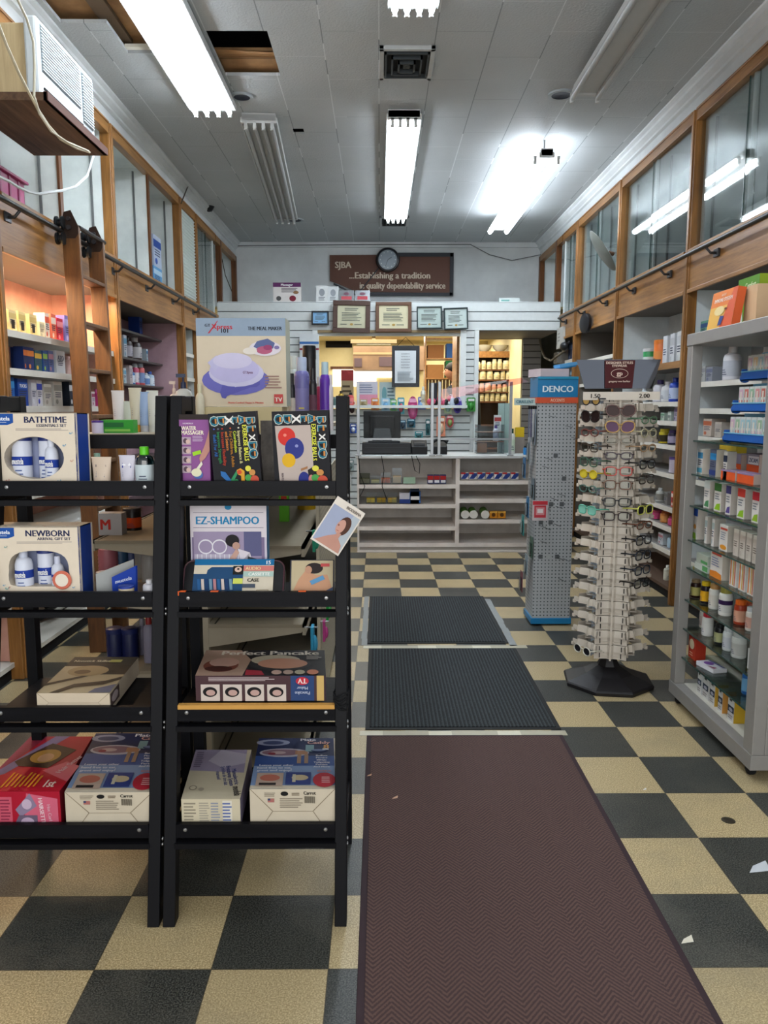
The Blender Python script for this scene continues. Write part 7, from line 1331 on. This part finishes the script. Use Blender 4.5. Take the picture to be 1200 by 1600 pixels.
for i, (p0, p1, c1, l) in enumerate(((1090, 1096, '#c8c8c8', 'white boxed item, leftmost on the base of the case'), (1098, 1107, '#c4c4c4', 'white boxed item, second on the base of the case'), (1109, 1117, '#c8a040', 'gold and white boxed item, third on the base of the case'), (1122, 1129, '#c89048', 'orange sided boxed item, fourth on the base of the case'), (1137, 1147, '#c8a030', 'gold boxed item, nearest on the base of the case'))):
    abox(p0, p1, .108, .10, '#cdcac6', [('R', .02, .40, .98, .68, pm('#2a3444')), ('E', .5, .52, .3, .08, pm('#a8a8b4')), ('L', .1, .1, .9, .3, 2, ink('#8a8480')), ('R', .3, .9, .7, 1, pm('#3a3a3a'))], l, d=.06, side=c1)
# blue tiers of lip balm
tr = empty('tiered_tray', 'three-tier blue plastic tray display on the top glass shelf', 'tray', (0, 0, 0)); BT = M('#1a58a8', .25, kind='plastic'); BTL = M('#6ab0d0', .2, kind='plastic')
ya, yb = yfor(1144, FX+.02, 1.45), AY0+.09
for i, z in enumerate((1.305, 1.432, 1.565)):
    x0 = FX-.01+.03*i; b = B(); b.box(x0, x0+.09, yb, ya, z, z+.006, BT); b.box(x0, x0+.006, yb, ya, z, z+.035, BT); b.box(x0-.003, x0+.004, yb, ya, z+.035, z+.04, BTL); b.box(x0, x0+.09, ya-.005, ya, z, z+.05, BT); b.box(x0, x0+.09, yb, yb+.005, z, z+.05, BT); b.box(x0+.085, x0+.09, yb, ya, z, z+.12, BTL); b.lathe([(.02, -.01), (.02, .01)], BT, (x0+.02, ya+.005, z+.012), 12, axis='Y'); b.obj('tray_tier', tr, bevel=.001)
rnd = random.Random(11); PC = ['#c88a8a', '#8ab0b8', '#c8b08a', '#8aa88a', '#c0a0b0', '#b86a60', '#9ab8c0']
for i, z in enumerate((1.305, 1.432, 1.565)):
    x0 = FX+.0+.03*i; n_ = 9; step = (ya-yb-.014)/n_
    for k in range(n_):
        c1, c2 = rnd.choice(PC), rnd.choice(PC)
        carton('blister_card', 'small pastel blister card in the %s tier of the blue tray display' % ('bottom', 'middle', 'top')[i], 'card', (x0+.012, yb+.007+step*(k+.5), z+.006), (step*.9, .06, .10), rotz=-PI/2, base='#bfc4bf', front=[('R', .1, .55, .9, .9, pm(c1)), ('R', .15, .08, .85, .45, pm(c2)), ('R', .35, .15, .65, .8, pm('#d0c8b8'))], group='blister cards in the blue tray, %s tier' % ('bottom', 'middle', 'top')[i])
# cartons on the case top
b = B(); y1_, y0_ = yfor(1111, AX+.05, 1.87), yfor(1152, AX+.05, 1.87)
carton('supplement_carton', 'orange IMMUNE SYSTEM carton leaning on top of the display case', 'box', (AX+.035, (y0_+y1_)/2+.01, AZ), (abs(y1_-y0_)*.95, .035, .17), rotz=-PI/2, tilt=-.14, base='#d87a3a', side='#c85a30', front=[('R', 0, 0, 1, .6, pm('#d8a850')), ('P', [(.5, 0), (1, 0), (1, 1), (.85, 1)], pm('#cc5a38')), ('T', 'IMMUNE SYSTEM', .5, .76, .10, .86, ink('#e8dcd0')), ('T', 'BOOST', .5, .88, .06, .5, ink('#e0c8b0')), ('E', .42, .48, .2, .12, pm('#dcc890')), ('P', [(.45, .1), (.58, .1), (.66, .32), (.5, .34)], pm('#34407a')), ('E', .68, .5, .05, .03, pm('#6a3a2a'))])
carton('open_carton', 'plain tan carton back beside the orange carton on the display case', 'box', (AX+.10, yfor(1172, AX+.10, 1.87), AZ), (.11, .10, .165), rotz=-PI/2, base='#c8a884')
carton('carton', 'dark and orange carton at the right edge on top of the display case', 'box', (AX+.09, AY0+.03, AZ), (.05, .08, .14), rotz=-PI/2, base='#c8602c', front=[('E', .5, .7, .4, .2, pm('#2a1c20'))])
carton('comfort_carton', 'green Pure Comfort carton at upper right beyond the display case', 'box', (AX+.22, yfor(1170, AX+.22, 2.0), AZ), (.20, .14, .245), rotz=-PI/2, base='#6a9a2c', front=[('R', 0, .5, 1, 1, pm('#5a8a34')), ('T', 'Pure Comfort', .45, .85, .10, .8, ink('#d8e0b8')), ('E', .0, .25, .3, .35, pm('#c8ccbc')), ('L', .5, .3, .9, .6, 3, ink('#b8cc80'))], side='#8aa02c')

# ================================================================= WALL SHELF GOODS
def wrow(side, z, where, items, X=None, group=None):
    """items: (px, kind, width/radius, height, base, accent, text/desc, depth)"""
    s = 1 if side == 'L' else -1; X = X if X is not None else ((XL-.06) if side == 'L' else (XR+.09)); rot = PI/2 if side == 'L' else -PI/2
    its = sorted(items, key=lambda q: q[0])
    for i, it in enumerate(its):
        px, kind, w, h, base, acc, desc = it[:7]; txt = it[7] if len(it) > 7 else None; dx = it[8] if len(it) > 8 else 0
        Xx = X+(-s)*dx if side == 'R' else X-dx
        if side == 'R': Xx = X+dx
        y = yfor(px, Xx, z+h/2); lab = '%s, %s from left on %s' % (desc, ORD[i], where)
        if kind == 'b': carton('carton', lab, 'box', (Xx, y, z), (w, min(.10, w*1.1), h), rotz=rot, base=base, front=small_art(acc, txt=txt) if h > .05 else [('R', 0, .3, 1, .7, pm(acc))], side=base)
        elif kind == 't': squeeze_tube(lab, (Xx-s*.02, y, z), w, h, base, acc)
        else: bottle('bottle' if kind != 'jar' else 'jar', lab, 'bottle' if kind != 'jar' else 'jar', (Xx-s*w, y, z), w, h, base, acc, txt, kind={'jar': 'jar', 'r': 'round', 's': 'spray', 'c': 'canister', 'p': 'pump'}[kind], rotz=rot)
# left, bay with the ladder
wrow('L', 1.859, 'the top salmon shelf', [(4, 'b', .07, .12, '#bfc8c4', '#7a98a0', 'pale blue-white carton'), (20, 'b', .085, .115, '#d8c896', '#c8b478', 'cream serum carton'), (35, 'b', .085, .12, '#d8c890', '#c4b070', 'cream serum carton with dropper mark'), (52, 'b', .09, .12, '#d6c48c', '#bfa868', 'cream serum carton beside white packs'), (66, 'b', .07, .09, '#d0c8a8', '#a8a890', 'short cream carton'), (74, 'b', .06, .15, '#c8c4bc', '#c85a48', 'white and coral tall carton'), (84, 'b', .07, .155, '#d0705a', '#d8d0c8', 'coral tall carton'), (94, 'b', .09, .14, '#b82a44', '#d88a98', 'crimson carton'), (106, 'b', .09, .17, '#6a6aac', '#9a9ac8', 'lilac carton')])
for i, px_ in enumerate((20, 35, 52)): 
    y = yfor(px_, XL-.06, 1.9); b = B(); b.box(0, .001, -.018, .018, 0, .045, ink('#2c2622')); b.obj('dropper_print', label='dark dropper picture tag on the %s cream serum carton' % ORD[i], cat='tag', loc=(XL-.0585, y, 1.875))
wrow('L', 1.659, 'the second salmon shelf', [(40, 'b', .05, .13, '#1c2c5c', '#c86a34', 'slim navy and orange carton'), (48, 'b', .085, .13, '#1f2f60', '#d07a3a', 'navy and orange carton'), (60, 'b', .09, .12, '#24505a', '#c8a03a', 'teal and gold carton'), (71, 'b', .06, .125, '#2a4a80', '#8ab04a', 'blue and green carton'), (80, 'b', .07, .13, '#4a5a8a', '#a87a8a', 'slate blue carton'), (95, 'b', .13, .14, '#c4c8cc', '#c4c8cc', 'white box lettered AZO'), (113, 'r', .03, .12, '#d0b0a8', '#c8a098', 'pink bottle by the ladder')])
b = B(); y = yfor(95, XL-.058, 1.74); b.art((0, -.05, 0), (0, .10, 0), (0, 0, .04), [('T', 'AZO', .5, .5, .8, .9, ink('#3a4060'))]); b.obj('printed_label', label='AZO lettering sticker on the white carton', cat='sticker', loc=(XL-.0585, y, 1.735))
wrow('L', 1.459, 'the third salmon shelf', [(14, 'b', .13, .155, '#1f5aa0', '#3a8ac8', 'blue carton'), (36, 'b', .12, .15, '#1c3f8c', '#2a5ab0', 'royal blue carton lettered TUCKS', 'TUCKS'), (53, 'b', .06, .15, '#b8b4bc', '#c8c8cc', 'white carton'), (62, 'b', .07, .15, '#c4c0c4', '#2a3a9c', 'white carton with blue bar'), (75, 'b', .10, .13, '#c0bab0', '#9a948a', 'cream carton with windows'), (91, 'b', .12, .15, '#c4c0b8', '#8a8880', 'white carton with tray pictures'), (113, 'b', .09, .155, '#1c222c', '#c4c8cc', 'black carton with round mark', 'U'), (146, 'b', .06, .10, '#c4b4b8', '#8a3a5a', 'white and pink small carton behind the ladder'), (156, 'r', .025, .12, '#a82a68', '#c85a90', 'magenta bottle behind the ladder')])
wrow('L', 1.224, 'the fourth salmon shelf', [(150, 'jar', .03, .07, '#4a2f7a', '#c0b8c8', 'purple jar')])
wrow('L', .974, 'a lower shelf at the left edge', [(6, 'b', .10, .12, '#c8a8a8', '#b86a70', 'pink and white carton'), (20, 'b', .10, .11, '#c0b8b8', '#8a6a74', 'white and grey carton')])
wrow('L', 1.224, 'the left edge shelf between gift sets', [(8, 'b', .10, .10, '#c8b0b0', '#a86a78', 'rosy carton'), (26, 'b', .09, .12, '#bcb0ac', '#985a50', 'pale carton with brick band')], X=XL-.07)
wrow('L', .099, 'the bottom ledge behind the left rack', [(36, 'r', .05, .26, '#1f7a80', '#1f3f9c', 'teal bottle with blue cap', '#2a8a88')], X=XL-.10)
b = B(); y = 4.9
for i in range(3): b.tube([(-.05, -.2+.1*i, .02+.02*i), (.05, 0+.08*i, .05), (.0, .2, .03)], .02, M('#1c1c1c', .5), 6)
b.tube([(.06, -.2, .06), (.10, .0, .09), (.02, .15, .06)], .015, M('#a8a8a0', .5), 6); b.obj('cord_bundle', label='dark bundle of cords and bag on the white bottom ledge', cat='cord', loc=(XL-.2, y, .10))
# left, mauve bay
wrow('L', 2.10, 'the top mauve bay shelf', [(220, 'b', .09, .21, '#1c3a84', '#2a54a8', 'tall blue carton')], X=XL-.24)
wrow('L', 1.87, 'the second mauve bay shelf', [(196, 'b', .08, .19, '#b4b8bc', '#5a88a0', 'tall white and blue carton'), (207, 'r', .05, .20, '#2a1a18', '#1a1412', 'dark syrup bottle', '#a8a4ac'), (221, 'r', .06, .21, '#2a1a18', '#d0ccc8', 'dark syrup bottle with white cap', '#b8b4b4'), (230, 'b', .05, .12, '#a8b4bc', '#3a6a8a', 'small blue-white carton')], X=XL-.24)
wrow('L', 1.65, 'the third mauve bay shelf', [(195, 'b', .08, .13, '#a8b4b8', '#5a90a8', 'pale blue carton'), (205, 'b', .08, .16, '#b4a8a8', '#9a9098', 'pinkish carton'), (211, 'r', .035, .14, '#3a6aa0', '#c8ccd0', 'blue bottle', '#c8d0d8'), (217, 's', .035, .19, '#b84a6a', '#c8ccd0', 'pink and white spray', '#d0c8cc'), (226, 's', .04, .20, '#c85a5a', '#b8c8d8', 'red and blue spray', '#7a90b8'), (234, 'r', .035, .12, '#c4ccd4', '#c8d0d8', 'white bottle', '#6a88b8'), (241, 'r', .045, .14, '#a8c0d4', '#3a5aa8', 'light blue rounded bottle', '#d0d8e0')], X=XL-.24)
# left, upper cabinet
wrow('L', 2.522, 'the open upper left cabinet', [(224, 'b', .10, .50, '#8a2f4a', '#c8b8bc', 'tall maroon and white carton'), ], X=XL-.10)
wrow('L', 2.522, 'the upper left cabinet floor', [(247, 'b', .26, .17, '#5a94c0', '#a8c4d4', 'blue and white baby carton, lowest')], X=XL-.06)
wrow('L', 2.694, 'top of the lowest baby carton', [(246, 'b', .24, .27, '#a8b4c8', '#2a4a94', 'white and blue baby carton')], X=XL-.06)
wrow('L', 1.5, 'the white shelf past the mauve bay', [(297, 'b', .10, .16, '#a8a49c', '#7a7268', 'dim grey carton')])
# right, bay right of the tower
wrow('R', 1.776, 'the oak-edged right shelf', [(1005, 'c', .055, .17, '#3a9a5a', '#c4c8c8', 'green and white drum', '#c8d0cc'), (1022, 'c', .065, .22, '#d8702a', '#d87a30', 'orange powder drum', '#d88a4a'), (1039, 'b', .09, .23, '#c8ccd0', '#c0c4c8', 'white carton'), (1050, 'b', .09, .235, '#c4c8cc', '#b0b4b8', 'white carton'), (1061, 'b', .09, .24, '#c8cccc', '#b8bcc0', 'white carton')])
b = B(); b.box(XR-.0, XR+.02, 5.57, 7.10, 1.735, 1.785, OAKY); b.obj('shelf_edging', label='oak edging strip on the shelf of white cartons', cat='trim')
wrow('R', 1.493, 'the shelf beside the tower header', [(1021, 'r', .055, .18, '#c8c8d0', '#3a3068', 'white bottle with purple cap'), (1034, 'r', .05, .16, '#d0d0d0', '#d0d0d0', 'white bottle', '#c8ccd0'), (1046, 'r', .045, .185, '#1f3fa8', '#1a2f90', 'bright blue bottle', '#b8c4e0'), (1000, 'r', .04, .12, '#b8c4c8', '#c0c8cc', 'small clear bottle')])
wrow('R', 1.348, 'the second shelf beside the tower', [(1035, 'b', .08, .06, '#a8b8ac', '#5a8a6a', 'small green-white carton'), (1046, 'b', .07, .07, '#98a49c', '#c8d0c8', 'small grey carton'), (1056, 'b', .07, .11, '#a098a8', '#5a4a78', 'lilac carton')])
wrow('R', 1.165, 'the third shelf beside the tower', [(1030, 'jar', .045, .115, '#b8a828', '#d8c83a', 'yellow jar', '#3a3420'), (1044, 'jar', .04, .11, '#2c2844', '#4a3a6a', 'dark purple jar', '#a8a0b8'), (1056, 'jar', .04, .11, '#2a2438', '#3a3458', 'dark jar', '#8a849a')])
wrow('R', .949, 'the fourth shelf beside the tower', [(1046, 'c', .05, .12, '#b0a8b4', '#5a4a80', 'pale canister')])
wrow('R', .692, 'the fifth shelf beside the tower', [(1025, 'r', .035, .11, '#b8bcb8', '#d0d4d4', 'white pill bottle', '#8a8880'), (1052, 'b', .09, .12, '#c0423a', '#d8c8c0', 'red and white carton'), (1040, 'b', .07, .10, '#7a7a78', '#5a5a58', 'dim grey carton')])
wrow('R', .539, 'the sixth shelf beside the tower', [(1018, 'jar', .05, .07, '#b03a6a', '#c8567a', 'pink tub'), (1032, 'jar', .045, .09, '#c87a3a', '#b8622a', 'orange jar', '#d89a5a'), (1044, 'jar', .045, .07, '#c04a78', '#a83a68', 'pink jar')])
wrow('R', .364, 'the seventh shelf beside the tower', [(1032, 'b', .10, .09, '#c4ccd0', '#a8707a', 'white carton'), (1043, 'r', .035, .10, '#a8c4d4', '#2a6a9a', 'white and blue bottle'), (1051, 'r', .035, .10, '#3a80b0', '#1f4a80', 'blue bottle')])
bottle('bottle', 'clear white bottle standing alone on the brown bottom ledge at right', 'bottle', (XR+.12, yfor(1043, XR+.12, .15), .095), .03, .12, '#b8b8a8', '#d0d0c8', '#c8c8b8', kind='round')
# right, seen through the aluminium case
wrow('R', 1.624, 'the upper shelf behind the case', [(1095, 'b', .14, .11, '#a8aaa8', '#8a8c90', 'grey-white carton'), (1108, 'b', .10, .10, '#8c9098', '#6a7088', 'bluish carton'), (1131, 'r', .055, .22, '#d0d0d4', '#d8d8d8', 'white lotion bottle', '#b8bcc4')])
wrow('R', 1.254, 'the lower shelf behind the case', [(1105, 'b', .13, .12, '#c0b4a8', '#b8684a', 'white and orange carton'), (1122, 'b', .10, .10, '#b8b0a4', '#a8a098', 'cream carton')], X=XR+.09)
wrow('R', 1.924, 'the highest shelf behind the case', [(1100, 'b', .12, .12, '#6aa08a', '#3a5a8a', 'green and blue carton')])
b = B(); b.box(XR+.0, XR+.02, 4.0, 5.5, 1.865, 1.93, OAKY); b.obj('shelf_edging', label='oak edging strip on the cabinet shelf behind the case', cat='trim')
wrow('R', .949, 'a dim cabinet shelf behind the display case', [(1098, 'b', .14, .16, '#5a5a60', '#b89a30', 'dark and yellow carton')])
# dim bay behind the spinner
wrow('R', 2.004, 'the dim shelf behind the spinner header', [(868, 'b', .2, .14, '#a8a49c', '#8a8680', 'grey-white carton'), (892, 'b', .24, .20, '#2a3a5a', '#5a6a8a', 'dark blue carton')])
wrow('R', 1.754, 'the second dim shelf behind the spinner header', [(878, 'b', .12, .10, '#4a5a8a', '#8a90b0', 'small blue carton'), (893, 'b', .16, .12, '#3a5a78', '#7a98a8', 'teal-blue carton')])
# packs under the upper right cabinets
def upg(px, py, h, w, c, l, acc='#b8c0c4', X=XR+.2): 
    y = yfor(px, X, 2.7); return carton('bagged_item', l, 'bag', (X, y, 2.522), (w, .12, h), rotz=-PI/2, base=c, front=[('L', .1, .2, .9, .8, 4, ink(acc))], tilt=-.12)
upg(1052, 380, .14, .5, '#9fb0bc', 'pale plastic wrapped bundle on the floor of the upper right cabinet')
b = B(); b.box(XR+.05, XR+.45, 5.58, 6.2, 2.93, 2.95, M('#6e665c', .6)); b.obj('inner_shelf', label='grey wooden shelf inside the upper right cabinet', cat='shelf')
carton('bagged_item', 'crinkled clear bag standing on the inner shelf of the upper right cabinet', 'bag', (XR+.15, yfor(1062, XR+.15, 3.05), 2.95), (.36, .2, .28), rotz=-PI/2, base='#a8b0a8', front=[('P', [(.1, .1), (.5, .4), (.3, .9)], pm('#c0c8c4')), ('P', [(.6, .2), (.9, .5), (.7, .9)], pm('#8e9892'))])
# disc mirrors and fittings along the right cabinets
fm = empty('wall_fan', 'round grey disc fan tilted out from the right cabinets', 'fan', (XR-.10, yfor(941, XR-.10, 2.9), 2.88), (0, 0, 0))
b = B(); b.X = Matrix.Rotation(math.radians(-10), 4, 'Z') @ Matrix.Rotation(math.radians(56), 4, 'Y'); b.lathe([(0, -.03), (.10, -.028), (.20, -.005), (.215, .005), (.20, .012), (.1, 0), (0, -.008)], M('#62665f', .5), (0, 0, 0), 32); b.obj('disc', fm)
b = B(); b.tube([(0.0, 0, 0), (.05, 0, -.01), (.11, .02, -.02)], .02, OAKD, 8); b.obj('arm', fm)
y = yfor(914, XR-.06, 2.2); b = B(); b.lathe([(0, .01), (.085, .01), (.10, 0), (.10, -.03), (.085, -.035)], M('#1a1a1e', .35), (0, 0, 0), 28, axis='X'); b.lathe([(.085, -.03), (.0, -.034)], M('#8c9698', .15, .3), (0, 0, 0), 28, axis='X'); b.obj('round_mirror', label='round black rimmed mirror hung on the right fascia', cat='mirror', loc=(XR-.045, y, 2.30), rot=(0, 0, .25))
y = yfor(886, XR-.05, 2.15); b = B(); blob(b, (0, 0, 0), .05, .10, .05, M('#202226', .3), 14, 8); b.tube([(0, 0, 0), (.06, 0, .05)], .012, PLB, 6); b.obj('wall_lamp', label='small black round fitting under the right rail', cat='fitting', loc=(XR-.08, y, 2.13))
y = yfor(875, XR-.03, 2.25); carton('junction_box', 'white service box on the right fascia beside the partition', 'fitting', (XR-.035, y, 2.14), (.30, .03, .24), rotz=-PI/2, base='#b4b4ae', front=[('L', .2, .3, .6, .8, 3, ink('#8c8a84'))])
P = [Vector((XR-.03, yfor(p_, XR-.03, 2.2), zz_)) for p_, zz_ in ((843, 2.34), (846, 2.2), (852, 2.08), (862, 2.02), (872, 2.06), (885, 2.1))]; B().tube(P, .014, M('#6e6658', .5), 8).obj('cable', label='thick grey cable looping below the service box at right', cat='cable')
